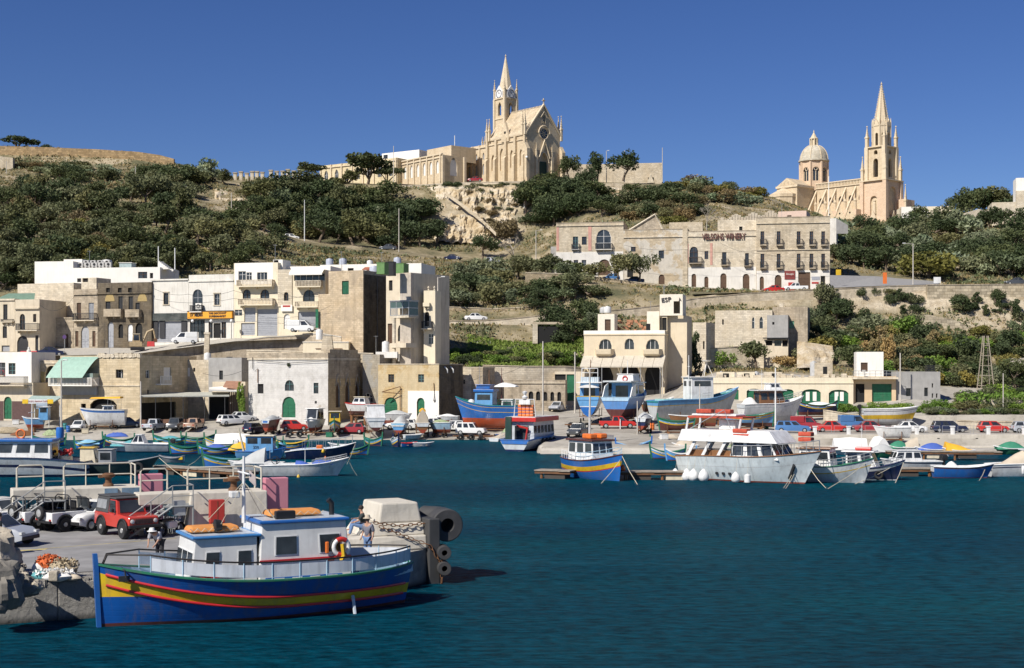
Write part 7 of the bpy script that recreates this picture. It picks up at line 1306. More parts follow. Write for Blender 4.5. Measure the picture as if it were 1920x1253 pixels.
b=Boat('navy fishing boat with a white cabin and red raft on its roof',1624,899,6.6,-24,2.5,(1.75,1.0,.9),.5,std(NAVY,WHT,.06,LGREY,(.0,.28)),ws=.8,rb=.9,gun=NAVY,name='fishing_boat',deck=WHT);b.cabin(-1.6,1.2,.95,.8,1.6,WHT,WHT,.7,.0,.15,2,2,0,.1,.35,(.42,.92));MB().box(-.9,.5,-.35,.35,2.52,2.8).build('life_raft',RED,b.root,bevel=.08);b.mast(-.4,2.5,2.2,WHT,.025);b.rail(.55,.97,.5);b.fender(.12,-1,ORANGE,.22,False,.8);b.fender(.22);x,y,z=b.pt(.7,.6);MB().torus((x,-y-.1,z),.3,.12,16,7).build('tyre_fender',RUB,b.root,smooth=60);b.rope(1600,909,.9);b.rope(1678,907,.99)
b=Boat('white cabin cruiser with a black outboard tied behind the short pontoon',1706,884,5.6,184,2.2,(1.2,.95,.95),.35,std(WHT,LGREY,.1,NAVY,(.1,.18)),ws=.85,rb=.9,name='motor_cruiser');b.cabin(-1.0,1.9,.9,.8,1.15,WHT,WHT,.5,.3,.15,3,2,0,.08,.08,(.45,.88));b.motor();b.motor(.5);b.rope(1742,885,.1)
b=Boat('royal blue open boat with white gunwale moored by the right pontoon',1806,896,5.3,-6,2.0,(1.25,.95,1.0),.35,std(BLUE,OXIDE,.06,MAROON,(.05,.14)),ws=.8,rb=.8,gun=WHT,name='open_boat',deck=WHT);b.tent(-1.6,-.4,.35,.9,.5,'white',0);b.rope(1835,903,.9)
b=Boat('white cruiser with a tall cream tent cover cut off at the right edge',1930,893,7.4,2,2.5,(1.5,1.15,1.05),.45,std(WHT,WHT,.08,NAVY,(.2,.3)),ws=.85,rb=1.0,name='motor_cruiser');b.cabin(-.6,2.0,1.0,1.0,1.3,WHT,WHT,.7,.1,.2,3,2,0,.08,.15,(.4,.9));b.tent(-2.9,-.5,1.05,1.05,1.35,'beige',2);b.rail(.45,.98,.45);b.fender(.35)
for a in(('boat with a blue tarpaulin behind the right pontoon',1746,854,3.6,'blue',WHT,0),('white boat with a peaked yellow tarpaulin behind the right pontoon',1796,856,3.4,'yellow',WHT,1),('green boat under a green net beside white covered boats',1683,850,2.6,'green',TEAL,0),('luzzu under a grey cover in front of two white covered boats',1652,858,3.2,'grey',GRN,0),('boat under a big white cover, left of the pair',1592,853,4.2,'white',LGREY,1),('boat under a big white cover, right of the pair',1648,850,4.4,'white',WHT,1),('green boat under a green net near the right edge',1893,852,3.6,'green',GRN,0),('small boat with a beige cover beside the green net boat',1700,850,2.6,'beige',WHT,-1),('white boat with a low beige cover near the cruiser stern',1284,846,3.0,'beige',WHT,0)):
 b=Boat(a[0],a[1],a[2],a[3],180 if a[3]!=4.4 else 90,1.7,(.95,.65,.7),.25,std(a[5],a[5],.08),ws=.75,name='covered_boat');b.tent(-a[3]*.46,a[3]*.42,.85,.7,{'yellow':1.0,'blue':.65}.get(a[4],1.2 if a[6]else.7),a[4],{'yellow':1}.get(a[4],a[6])if a[4]!='yellow' else 2)
luzzu('navy rowing boat with a pale interior afloat by the concrete ramp',1188,846,4.2,4,low=NAVY,up=BLUE,gun=SKYB,post=BLUE,inner=LBLUE);luzzu('luzzu with lilac covers and a yellow prow by the concrete ramp',1248,838,3.8,8,low=NAVY,up=LBLUE,tarp='grey');luzzu('blue luzzu with a green rim left of the white cruiser',1252,860,3.8,184,low=BLUE,up=WHT,gun=GRN);luzzu('blue boat with a sky blue prow post left of the white cruiser',1276,864,3.2,178,low=BLUE,up=SKYB,gun=WHT,post=SKYB)
b=Boat('long dark unpainted hull lying at the ramp edge',1172,838,4.2,12,1.5,(.9,.6,.7),.2,std(MGREY,MGREY,.05),ws=.6,gun=MGREY,name='old_hull',deck=MGREY)
##  boats on land
b=Boat('white day boat with a yellow sunshade on a cradle before the arched store',193,800,6.4,183,2.5,(2.0,1.7,1.7),.4,[('bottom',WHT,('s',0),('z',.3)),('hull',WHT,('z',.3),('d',.35)),('stripe',BLUE,('d',.35),('d',.1)),('bulwark',WHT,('d',.1),('d',0))],ws=.85,rb=1.1,land=.6,Y=198,name='beached_day_boat');cradle(b,label='dark cradle under the white day boat with the yellow sunshade');MB().loft([[(-2.6,-1.1,3.35),(1.6,-1.1,3.3),(1.6,1.1,3.3),(-2.6,1.1,3.35)],[(-2.6,-.9,3.6),(1.4,-.9,3.5),(1.4,.9,3.5),(-2.6,.9,3.6)]]).build('sunshade',TARP['yellow'],b.root);[b.mast(x,1.4,2.0,METAL,.03,0,y)for x in(-2.3,-.9)for y in(-1,1)];b.cabin(-1.6,.1,.5,1.3,1.0,WHT,WHT,.2,.1,.1,1,1)
b=Boat('blue beached workboat with a white rail under the yellow sign',62,801,3.0,185,1.7,(1.4,1.1,1.1),.3,std(SKYB,OXIDE,.3),ws=.8,land=.3,Y=197,name='beached_boat');b.cabin(-2.2,-.9,.8,.9,1.8,SKYB,WHT,.1,0,0,1,1,0,.08,.15,(.6,.95))
def shore(label,u,v,L,head,hull,fb=(1.4,1.0,1.0),Y=None,land=.5,beam=None,ws=.8,af=OXIDE,cr=True,ty=True,**k):
 b=Boat(label,u,v,L,head,beam,fb,.45,std(hull,af,.05,k.pop('stripe',None)),ws=ws,land=land,Y=Y,name='beached_boat',**k)
 if cr:cradle(b,2,ty,'rusty cradle under the '+' '.join(label.split()[:12]),land)
 return b
b=shore('dark brown boat with a black cover by the red hatchback',511,812,4.2,72,MAROON,(1.5,1.2,1.1),194,.5,1.7);b.tent(-1.8,1.7,.75,1.2,.5,'grey',0);MB().box(-2.14,-2.1,-.35,.35,.65,1.0).build('blue_plate',BLUE,b.root)
b=shore('grey boat with a black windscreen and white roof',588,814,4.6,-105,LGREY,(1.3,1.1,1.1),194,.5,2.0);b.cabin(-1.6,.9,.85,.9,1.7,MGREY,WHT,.5,0,.05,2,1,0,.1,.2,(.25,.95));b.tent(.9,2.0,.7,1.1,.35,'white',-1)
b=luzzu('grey luzzu hull with a mustard wheelhouse, bow to the water',628,812,5.0,-85,low=MGREY,up=GRN,land=.5,Y=194);b.cabin(-1.8,.2,.75,.6,1.7,YEL,CRM,.1,0,.05,1,1,0,.1,.2,(.5,.9));cradle(b,2,True,'red and black cradle under the grey luzzu with the mustard wheelhouse',.5)
b=shore('white cabin cruiser on blocks, its broad stern facing the water',702,812,6.4,100,WHT,(1.6,1.4,1.35),193.5,.75,2.9,.92,MAROON,True,False,stripe=LGREY);b.cabin(-2.9,1.6,1.3,1.3,1.7,WHT,WHT,1.2,.35,.15,2,2,0,.1,.1,(.5,.85))
b=shore('white boat with a red deck edge on tall stands by the lancet flank',676,791,5.0,160,WHT,(1.2,1.0,1.0),201,1.5,2.0,.8,MAROON,True,False,gun=RED);b.cabin(-1.2,1.1,.8,.9,1.1,WHT,CRM,.5,.3,.15,2,2)
b=shore('small pale blue boat under a grey cover on a trailer',752,816,3.8,82,SKYB,(1.2,1.0,1.0),192.5,.55,2.2,.9);b.tent(-1.8,1.7,1.0,1.05,.9,'grey',0);b.tent(-1.95,-1.75,1.0,.9,.1,'sky',1)
b=shore('boat hidden under a tall beige cover with an orange top',792,815,4.0,95,BRWN,(1.2,.9,.9),193,.55,2.2,.85);b.tent(-1.8,1.8,.95,.95,1.9,'beige',1);b.tent(-1.6,1.6,.5,2.6,.3,'yellow',1)
b=shore('pale blue boat heaped with green nets on a trailer',824,816,3.2,172,LBLUE,(1.2,.95,.95),193,.55,1.8,.85);b.tent(-1.4,1.3,.85,1.0,.35,'net',0)
b=shore('boat wrapped in beige and dark covers left of the red-roofed workboat',941,818,4.2,60,MGREY,(1.6,1.1,1.0),188,.5,2.0);b.tent(-1.9,1.9,.9,1.1,.9,'beige',2);b.tent(.6,2.0,.6,1.6,.8,'net',0)
b=Boat('big royal blue and red fishing trawler beached beside the arcaded shed',925,793,11.0,166,3.9,(3.5,2.3,2.2),.9,[('bottom',pm('antifouling_red',(.42,.08,.03)),('s',0),('z',.55)),('hull',BLUE,('z',.55),('d',.95)),('yellow_strake',YEL,('d',.95),('d',.88)),('blue_hull_top',BLUE,('d',.88),('d',.3)),('yellow_line',YEL,('d',.3),('d',.24)),('bulwark',BLUE,('d',.24),('d',0))],ws=.7,rb=1.5,q=.5,gun=TEAL,deck=GRN,name='beached_trawler',land=.5,Y=196,dd=.7,inner=TEAL)
cradle(b,2,False,'timber props under the big royal blue and red trawler',.5);b.cabin(-.2,2.4,1.3,1.7,2.5,SKYB,BLUE,.1,.0,.05,1,2,0,.35,.2,(.55,.85));b.cabin(.2,2.2,1.2,4.6,.5,BLUE,BLUE,.1,0,0,0,0);b.mast(.6,4.6,2.6,BRWN,.07,.5);b.mast(2.0,4.6,3.2,METAL,.04,1.2);b.mast(-1.2,1.9,5.6,MAROON,.07);b.tent(-3.4,-.4,1.2,5.0,.45,'white',0,'sunshade');b.cabin(-3.0,-1.3,.8,1.7,1.4,WHT,WHT,.1,.1,.05,1,1);MB().sphere((3.4,-.8,2.6),.55,10).build('float',WHT,b.root,smooth=60);b.buoy(.1,-1.5,3.0,.4,'y',ORANGE);b.rail(.05,.4,.8,GRN)
b=Boat('pale blue boat with a striped flybridge, stern to the viewer, left of the pair',1108,783,9.5,82,3.5,(2.6,2.0,2.0),.7,[('bottom',BLUE,('s',0),('z',.6)),('white_line',WHT,('z',.6),('z',.7)),('hull',SKYB,('z',.7),('d',.16)),('yellow_strake',YEL,('d',.16),('d',0))],ws=.9,rb=1.2,gun=YEL,deck=SKYB,name='beached_boat',land=.9,Y=194);cradle(b,2,True,'black wheeled cradle under the pale blue boat with the striped flybridge',.9);b.cabin(-2.4,2.2,1.35,1.6,2.2,SKYB,WHT,.4,0,.1,2,2,1,.15,.5);MB().box(-2.2,.8,-1.2,1.2,3.95,4.6).build('flybridge',LBLUE,b.root);mb=MB()
for k in range(9):mb.box(-2.24,-2.2,-1.2+k*.27,-1.07+k*.27,3.97,4.58)
mb.build('stripe',WHT,b.root,kind='stuff');mb=MB()
for y in(-1.1,0,1.1):mb.tube([(-1.9,y,4.6),(-1.9,y,5.8)],.05,5)
mb.tube([(-1.9,-1.1,5.8),(-1.9,1.1,5.8)],.05,5);mb.tube([(-1.9,-1.1,5.2),(-1.9,1.1,5.2)],.04,5);mb.build('flybridge_rail',WHT,b.root);b.mast(-.6,4.6,2.4,BRWN,.07);b.tent(-4.4,-2.4,1.5,3.3,.25,'white',-1,'sunshade')
b=Boat('large cornflower blue boat with a lifebuoy on its white cabin, stern to the viewer',1178,788,10.5,66,4.3,(3.4,2.1,2.0),.8,[('bottom',MAROON,('s',0),('z',.45)),('hull',pm('cornflower',(.09,.23,.50)),('z',.45),('d',.12)),('rim',LBLUE,('d',.12),('d',0))],ws=.95,rb=1.3,gun=LBLUE,deck=LBLUE,name='beached_boat',land=.8,Y=192);cradle(b,2,True,'dark cradle under the large cornflower blue boat',.8);b.cabin(-2.6,2.6,1.5,1.7,2.2,SKYB,LBLUE,.4,0,.05,2,2,1,.12,.3,(.35,.85));MB().box(-4.6,-1.6,-2.0,2.0,4.05,4.25).build('sunshade',LGREY,b.root);b.cabin(-1.4,1.6,1.25,4.05,1.0,WHT,WHT,.2,.25,.2,0,0);b.buoy(-1.35,0,4.5,.32,'x',RED);b.mast(-.3,5.0,2.0,WHT,.06);mb=MB()
for sg in(1,-1):mb.loft([[(-4.9,sg*1.9,2.0),(-4.9,sg*2.02,2.0),(-2.6,sg*2.02,2.0),(-2.6,sg*1.9,2.0)],[(-3.9,sg*1.9,3.5),(-3.9,sg*2.02,3.5),(-2.6,sg*2.02,3.9),(-2.6,sg*1.9,3.9)]])
mb.build('side_screen',WHT,b.root)
b=Boat('white boat with pale blue gunwale band and a boxy white wheelhouse, bow lifted right',1305,785,13.0,20,4.0,(3.6,2.0,1.8),.8,[('bottom',LGREY,('s',0),('z',.7)),('hull',LGREY,('z',.7),('d',.75)),('yellow_strake',YEL,('d',.75),('d',.66)),('bulwark',SKYB,('d',.66),('d',0))],ws=.92,rb=1.8,gun=SKYB,deck=TEAL,name='beached_trawler',land=.7,Y=190,dd=.2);cradle(b,2,False,'timber blocks under the white boat with the boxy wheelhouse',.7);b.cabin(-1.3,2.0,1.3,1.9,3.0,WHT,WHT,.05,0,.05,1,2,2,.12,.2,(.62,.85));b.mast(-1.6,1.9,6.0,WHT,.07,.3,-1);b.rail(.5,.6,.8);mb=MB().box(-5.5,-2.5,-1.4,1.4,1.75,2.05);mb.build('hatch',pm('mint',(.35,.6,.58)),b.root,bevel=.05)
b=Boat('white motor yacht with a dark wood wheelhouse door on land',1448,788,9.0,14,3.2,(2.9,1.9,1.8),.6,std(WHT,LGREY,.3,LGREY,(.4,.5)),ws=.88,rb=1.6,name='beached_yacht',land=.6,Y=187);cradle(b,2,False,'props under the white motor yacht',.6);b.cabin(-2.2,1.6,1.15,1.5,2.1,BRWN,WHT,.7,.0,.1,3,2,1,.15,.5);b.cabin(-.8,1.1,.95,3.75,.8,WHT,WHT,.5,.1,.1,1,2);b.mast(-1.5,3.8,2.6,WHT,.04,.5);b.rail(.45,.98,.7);b.tent(-4.2,-2.4,1.0,1.9,.9,'white',0)
b=luzzu('luzzu with a white draped cover and a red and yellow prow on a trailer',1532,776,5.6,176,low=NAVY,up=MAROON,land=.7,Y=192,fb=(1.7,1.0,1.7));b.tent(-2.4,1.6,.85,1.1,.35,'white',0);cradle(b,2,True,'trailer under the luzzu with the white draped cover',.7)
b=luzzu('green and brown luzzu propped on the slipway',1268,815,4.6,172,low=MAROON,up=GRN,land=.35,Y=178,fb=(1.3,.85,1.1));cradle(b,2,False,'low blocks under the green and brown luzzu',.35);b=shore('small navy hull under a grey cover on a red cradle',1208,817,3.6,70,NAVY,(1.4,1.0,1.0),178,.5,1.9);b.tent(-1.6,1.6,.85,1.0,.7,'grey',0)
b=shore('long varnished orange hull behind the green luzzu',1298,793,6.2,178,BRWN,(1.1,.9,.9),184,.4,1.8,.7);b.tent(-2.8,1,.7,.8,.3,'beige',0);b=luzzu('blue and yellow luzzu behind the white cruiser roof',1405,795,6.5,2,low=SKYB,up=YEL,land=.6,Y=182,fb=(1.5,1.0,1.2));cradle(b,2,False,'blocks under the blue and yellow luzzu',.6)
b=shore('brown varnished boat on a trailer beside the big blue boats',1235,762,5.0,25,BRWN,(1.6,1.1,1.1),199,.8,1.9);b=Boat('white and yellow open boat on the road behind the white saloon',1669,798,7.4,0,2.4,(1.9,1.55,1.5),.5,[('bottom',LGREY,('s',0),('z',.25)),('hull',YEL,('z',.25),('d',.75)),('white_top',WHT,('d',.75),('d',.3)),('stripe',NAVY,('d',.3),('d',.22)),('bulwark',WHT,('d',.22),('d',0))],ws=.85,rb=1.1,name='beached_open_boat',land=.35,Y=185);b.motor();cradle(b,2,False,'low blocks under the white and yellow open boat',.35)
b=shore('small white rowing boat perched on the quay wall below the white saloon',1672,822,4.4,178,WHT,(1.0,.8,.85),168.5,1.1,1.5,.6,WHT,True,False);b.thwarts((.4,.6))
b=Boat('white dinghy pulled up on the slipway edge',776,826,2.9,30,1.3,(.65,.5,.5),.15,std(WHT,WHT,.05),ws=.7,land=.1,Y=190.5,name='dinghy');b.thwarts((.4,.6));b=shore('white rigid boat covered with a grey tarp by the golden boathouse',745,792,4.2,10,WHT,(1.0,.9,.9),199,.6,1.8);b.tent(-1.8,1.6,.8,.9,.5,'grey',0);b=shore('grey inflatable lying on a trailer before the dark shaded flank',838,790,3.4,170,LGREY,(.8,.6,.6),199,.6,1.6);b.tent(-1.4,1.4,.7,.6,.3,'white',0)
luzzu('green luzzu behind the trawler roof at the far left',92,836,4.2,178,tarp='net');luzzu('small blue luzzu behind the red floats of the trawler',168,842,3.6,2,up=BLUE,tarp='sky');luzzu('striped luzzu moored behind the barge and teal-covered cruiser',222,836,4.0,176,low=NAVY);luzzu('yellow-rimmed luzzu between the wheelhouse boat and the slipway',548,843,3.8,4,gun=YEL);luzzu('dark luzzu tied at the slipway left of the striped luzzu',700,836,3.2,-40,low=NAVY,up=TEAL)
b=Boat('small white skiff behind the navy fishing boat',640,843,3.2,176,1.3,(.8,.55,.6),.2,std(WHT,BLUE,.06),ws=.75,name='skiff');b.thwarts((.35,.6));b=Boat('turquoise skiff moored at the far left behind the trawler bow',30,846,3.8,178,1.5,(.9,.6,.7),.2,std(TEAL,NAVY,.06),ws=.7,name='skiff');b.tent(-1.5,1.2,.65,.62,.3,'white',0)
##  vehicles
def cp(n,c):return M('car_'+n,c,.25,.06,1,dirt=.12,coat=.4)
CW,CR,CB,CN,CS,CG,CM,CT=cp('white',(.72,.72,.70)),cp('red',(.52,.03,.02)),cp('blue',(.07,.17,.36)),cp('navy',(.015,.02,.05)),cp('silver',(.40,.42,.45)),cp('grey',(.07,.075,.08)),cp('maroon',(.30,.03,.035)),cp('tan',(.42,.27,.18))
HL=M('headlamp',(.6,.6,.58),.15);TL=M('tail_lamp',(.35,.02,.015),.3);RIM=M('wheel_rim',(.5,.5,.48),.4,metal=.5)
KINDS={'hatch':(3.75,.80,[(-1.87,.38,.78,.9),(-1.8,.25,.92,.98),(.6,.22,.92,1),(1.5,.24,.82,.97),(1.85,.34,.60,.86)],(-1.78,.95,.9,.5,.65,.28),2),'saloon':(4.3,.84,[(-2.15,.36,.80,.88),(-2.0,.25,.90,.97),(.7,.22,.92,1),(1.8,.24,.80,.97),(2.13,.34,.60,.85)],(-1.35,1.05,.9,.48,.7,.55),2),'wagon':(4.4,.84,[(-2.2,.36,.85,.92),(-2.1,.25,.94,.98),(.8,.22,.94,1),(1.85,.24,.84,.97),(2.18,.34,.62,.87)],(-2.1,1.0,.92,.5,.6,.2),3),'suv':(4.2,.86,[(-2.05,.45,.98,.95),(-2.0,.38,1.05,1),(.7,.36,1.05,1),(1.9,.38,1.0,.97),(2.05,.48,.75,.92)],(-2.0,.85,1.03,.68,.45,.12),3),'pickup':(4.9,.84,[(-2.4,.45,.98,.97),(-2.38,.38,1.0,1),(.9,.36,1.0,1),(2.1,.38,.92,.97),(2.4,.48,.7,.9)],(-.75,1.2,.98,.6,.6,.15),2),'van':(4.1,.84,[(-2.0,.38,1.0,.98),(-1.95,.3,1.05,1),(1.1,.28,1.05,1),(1.8,.3,.9,.95),(2.02,.4,.65,.88)],(-.2,1.35,1.0,.75,.75,.0),1)}
class Dm:pass
def car(label,u,v,head,paint,kind='hatch',Y=None,z=None,cat=None,k=1.0):
 L,w,st,(c0,c1,cz,ch,fr,bk),sp=KINDS[kind];p=P(u,v,Y)if Y else T(u,v)
 if z is not None:p=W(u,v,z)
 elif Y:p.z=ground(u,Y)if Y<300 and Y>225 or Y<216 else p.z
 t=thing({'van':'parked_van','pickup':'pickup_truck'}.get(kind,'parked_car'),label,cat or{'van':'van','pickup':'pickup'}.get(kind,'car'),p,R(head));t.scale=(k,k,k);mb=MB()
 mb.loft([[(x,-w*q,a),(x,-w*q,(a+b)*.5),(x,-w*q*.97,b-.06),(x,-w*q*.9,b),(x,w*q*.9,b),(x,w*q*.97,b-.06),(x,w*q,(a+b)*.5),(x,w*q,a)]for x,a,b,q in st]);mb.build('body',paint,t,smooth=35)
 d=Dm();d.root=t;cw=w*.9;Boat.cabin(d,c0,c1,cw,cz,ch,paint,paint,fr,bk,.14,sp,1,1,.05,.0,(.08,.9))
 if kind=='van':MB().box(-2.0,-.2,-w,w,1.0,1.85).build('cargo_box',paint,t,bevel=.08)
 if kind=='pickup':MB().box(-2.3,-.8,-w*.86,w*.86,.99,1.012).build('load_bed',BLACKP,t)
 xf=st[-1][0];r=.31 if kind not in('suv','pickup')else.36;xw=xf*.66
 for x in(-xw,xw):
  for s in(-1,1):
   m=MB();m.X=Matrix.Translation((x,s*(w-.09),r))@Matrix.Rotation(R(90),4,'X');m.lathe([(r*.6,-.1),(r*.95,-.11),(r,0),(r*.95,.11),(r*.6,.1)],14);a=m.build('wheel',RUB,t,smooth=50);m=MB();m.X=Matrix.Translation((x,s*(w-.085),r))@Matrix.Rotation(R(90),4,'X');m.lathe([(.02,-.13*s),(r*.58,-.108*s)],10);m.build('rim',RIM,a)
 for s in(-1,1):MB().box(xf-.13,xf+.005,s*w*.72-.14,s*w*.72+.14,.58,.70).build('headlight',HL,t);MB().box(st[0][0]-.01,st[0][0]+.1,s*w*.74-.1,s*w*.74+.1,.66,.82).build('tail_light',TL,t)
 MB().box(xf-.1,xf+.05,-w*.84,w*.84,.32,.48).box(st[0][0]-.05,st[0][0]+.1,-w*.86,w*.86,.34,.5).build('bumper',BLACKP,t,bevel=.02);MB().box(st[0][0]-.06,st[0][0]-.052,-.26,.26,.52,.62).build('number_plate',WHT,t);return t
for a in(('white hatchback in front of the white day boat on its cradle',148,805,-88,CW,'hatch',197),('dark blue hatchback half hidden behind the white day boat',240,798,15,CN,'hatch',199.5),('silver pickup with its open load bed facing the water',290,808,78,CS,'pickup',197),('old grey off-roader with a white roof facing the water',328,809,-90,CG,'suv',197),('rusty tan pickup with a barred cab window',364,808,85,CT,'pickup',197.5),('white estate car climbing from the slipway beside the dark bar',436,794,40,CW,'wagon',201),('white saloon parked behind the white estate car',452,784,35,CW,'saloon',203.5),('dark blue hatchback by the brown covered boat',478,811,62,CN,'hatch',195),('bright red hatchback in front of the plastered boathouse',552,807,12,CR,'hatch',197),('dark red car half hidden behind the mustard wheelhouse luzzu',660,812,172,CM,'hatch',195),('dark blue car by the left green door of the golden boathouse',722,793,150,CB,'hatch',200.5),('white car behind the small pale blue boat',752,803,172,CW,'wagon',198),('white car tucked behind the orange-topped cover',815,800,5,CW,'saloon',199),('white car half hidden behind the white off-roader',848,806,175,CW,'hatch',197),('white off-roader by the big-wheeled trailers',884,812,-14,CW,'suv',194),('silver saloon with an open door near the green gate',1046,771,-112,CS,'saloon',211),('dark grey pickup facing the water right of the red-roofed workboat',1084,824,-110,CG,'pickup',173),('red double-cab pickup below the two blue boats',1158,804,0,CR,'pickup',185),('blue hatchback behind the cruiser roof',1487,811,-12,CB,'wagon',178),('maroon people carrier behind the blue hatchback',1512,803,-15,CM,'van',182),('red hatchback first along the right quay railing',1560,813,2,CR,'saloon',179),('blue lorry cab with a grey box on the right quay',1602,806,0,CB,'van',183),('dark red saloon second along the right quay railing',1632,812,0,CM,'saloon',179),('white saloon with blue windscreen on the right quay',1705,814,-3,CW,'saloon',178),('black estate car on the right quay',1780,814,-2,CN,'wagon',178),('shiny red hatchback right of the black estate car',1862,815,-2,CR,'hatch',178),('pale blue car cut off at the right edge of the quay',1925,815,0,CS,'hatch',177.5),('white hatchback high on the dusty road left of the cliff',547,450,8,CW,'hatch',347),('dark saloon on the dusty road under the carob trees',728,469,175,CG,'saloon',345),('black saloon coming down the dusty road',850,488,-25,CN,'saloon',342),('silver hatchback by the white gate of the upper road',925,494,-10,CS,'hatch',340),('white car on the lower road above the smooth wall',892,600,8,CW,'saloon',264),('red car parked before the winery shop',1450,549,185,CR,'saloon',284),('white pickup parked right of the red car at the winery',1492,547,175,CW,'pickup',284.5),('dark car in the shade of the street tree at the winery',1188,531,178,CN,'saloon',286),('turquoise car beside the bushy tree at the winery',1145,522,178,CB,'hatch',287.5),('blue car at the left end of the winery',1042,516,0,CB,'hatch',288.5),('dark car on the road at the right edge above the bastion',1905,534,178,CG,'saloon',275),('dark red car parked at the foot of the chapel annexe',891,341,178,CM,'saloon',402),('black car on the upper street before the blank stained house',96,668,5,CN,'saloon',218)):
 car(a[0],a[1],a[2],a[3],a[4],a[5],a[6])
car('white box van before the orange supermarket sign',347,645,-176,CW,'van',219.5);car('white panel van by the tall stained building',567,623,-8,CW,'van',217.6)
t=thing('excavator','small tan excavator with its arm raised before the blackened houses','excavator',P(258,657,221),R(15));ty=M('machine_tan',(.42,.32,.18),.6,dirt=.3)
MB().box(-1.1,1.1,-.9,-.45,0,.5).box(-1.1,1.1,.45,.9,0,.5).build('track',RUB,t,bevel=.1);MB().box(-1.2,.7,-.8,.8,.55,1.3).build('body',ty,t,bevel=.06);d=Dm();d.root=t;Boat.cabin(d,-.8,.4,.55,1.3,1.2,ty,CRM,.1,.1,.05,1,1,1,.1,.08,(.2,.9));MB().tube([(.7,0,1.1),(1.5,0,2.9),(2.4,0,3.3)],.2,6).tube([(2.4,0,3.3),(2.7,0,1.8)],.15,6).build('arm',ty,t);MB().box(2.45,3.0,-.35,.35,1.3,1.85).build('bucket',RUST,t)
for u,v,Y,hd,lab in((880,826,191,8,'long trailer with big paired tyres at the water edge, left one'),(915,826,191,95,'trailer with upright tyres at the water edge, right one'),(1092,806,184,20,'empty boat trailer left of the red pickup'),(560,822,192.5,3,'low rusty trailer frame by the red hatchback'),(860,795,198,30,'tilted steel trailer ramp by the dark shaded flank')):
 t=thing('boat_trailer',lab,'trailer',(P(u,v,Y).x,Y,ground(u,Y)),R(hd));MB().box(-2.2,2.2,-.75,-.6,.5,.64).box(-2.2,2.2,.6,.75,.5,.64).box(-2.2,-2.05,-.6,.6,.5,.64).box(.8,.95,-.6,.6,.5,.64).box(2.2,4.0,-.08,.08,.5,.62).build('frame',RUST,t)
 for x in(-1.2,.2):
  for y in(-1.15,-.9,.9,1.15):MB().torus((x,y,.42),.32,.11,16,7).build('wheel',RUB,t,smooth=60)
  ##  near quay
QZ=1.55
def m_quay():
 m,t,b=nodes('quay_concrete');co=coords(t);a=ramp(t,noise(t,co,.35,8,.65),[(.3,(.24,.225,.20)),(.7,(.50,.475,.43))])
 a=mix(t,ramp(t,noise(t,coords(t,.25,1.4,1),.9,5),[(.5,0),(.68,.45)]),a,(.13,.125,.12));sp=N(t,'SeparateXYZ');t.links.new(co,sp.inputs[0]);mz=N(t,'MapRange');mz.inputs[1].default_value=.0;mz.inputs[2].default_value=.28;t.links.new(sp.outputs[2],mz.inputs[0])
 a=mix(t,mz.outputs[0],(.05,.048,.04),a);t.links.new(a,b.inputs['Base Color']);b.inputs['Roughness'].default_value=.92;bump(t,b,noise(t,co,2.6,9,.75),1.0,.3);return m
QC=m_quay();AQ=M('quay_asphalt',(.25,.245,.24),.92,.28,.7,bmp=.3,dirt=.6,dcol=(.15,.145,.14));PALE=M('pale_quay_concrete',(.56,.52,.44),.9,.12,.8,bmp=.4,dirt=.3,streak=.35,dcol=(.26,.23,.18))
E=[(-60,47),(-19.6,52.9),(-15.2,55.0),(-5,61.2),(-3.6,63.5),(-4.2,66.5)];Bk=[(-9.5,69.5),(-13,74),(-20,77.5),(-60,84)]
poly=E+Bk;q=MB();q.loft([[(x,y,-2)for x,y in poly],[(x,y,QZ-.02)for x,y in poly]]);q=q.build('quay_wall',QC);q['kind']='structure';qw=q
q=MB().poly([(x,y+.02,QZ)for x,y in[(-60,48.6),(-20,54.4),(-15.5,56.6),(-8,61),(-9.5,69.5),(-13,74),(-20,77.5),(-60,84)]]).build('pavement',AQ);q['kind']='structure'
yl=M('worn_yellow_line',(.46,.38,.16),.9,.3,3)
q=MB();a,b_=W(70,1030,QZ),W(330,1010,QZ);q.poly([(a.x,a.y,QZ+.004),(b_.x,b_.y,QZ+.004),(b_.x,b_.y+.14,QZ+.004),(a.x,a.y+.14,QZ+.004)]);a,b_=W(30,1034,QZ),W(85,1031,QZ);q.poly([(a.x,a.y,QZ+.005),(b_.x,b_.y,QZ+.005),(b_.x,b_.y+.4,QZ+.005),(a.x,a.y+.4,QZ+.005)]);q=q.build('road_marking',yl);q['kind']='structure'
for(ax_,ay_),(bx_,by_)in zip(E[:2],E[1:3]):
 d=Vector((bx_-ax_,by_-ay_,0));n=int(d.length/2.4);L_=d.length/n;me=MB().box(.02,L_-.02,-.22,-.004,-1.2,QZ-.06).build('quay_block',QC,qw,bevel=.05);me.rotation_euler.z=math.atan2(d.y,d.x);me.location=(ax_,ay_,0)
 for k in range(1,n):c=me.copy();COL.objects.link(c);c.parent=qw;c.location=(ax_+d.x*k/n+rnd.uniform(-.01,.01),ay_+d.y*k/n-rnd.uniform(0,.06),rnd.uniform(-.05,.02))
def rock(u,v,z,r,lab,mat,sq=.7,y=None):
 p=W(u,v,z);t=thing('quay_boulder',lab,'rock',(p.x,p.y,z));mb=MB();n=30;rings=[]
 for i in range(17):
  a=math.pi*i/16;rg=[]
  for k in range(n):
   q=Vector((math.sin(a)*math.cos(2*math.pi*k/n),math.sin(a)*math.sin(2*math.pi*k/n)*.75,-math.cos(a)*sq));rg.append(q*r*(1+.42*mn.fractal(q*1.5+Vector((u,0,0)),.8,2.1,6)))
  rings.append(rg)
 mb.loft(rings).build('rock',mat,t,smooth=25);return t
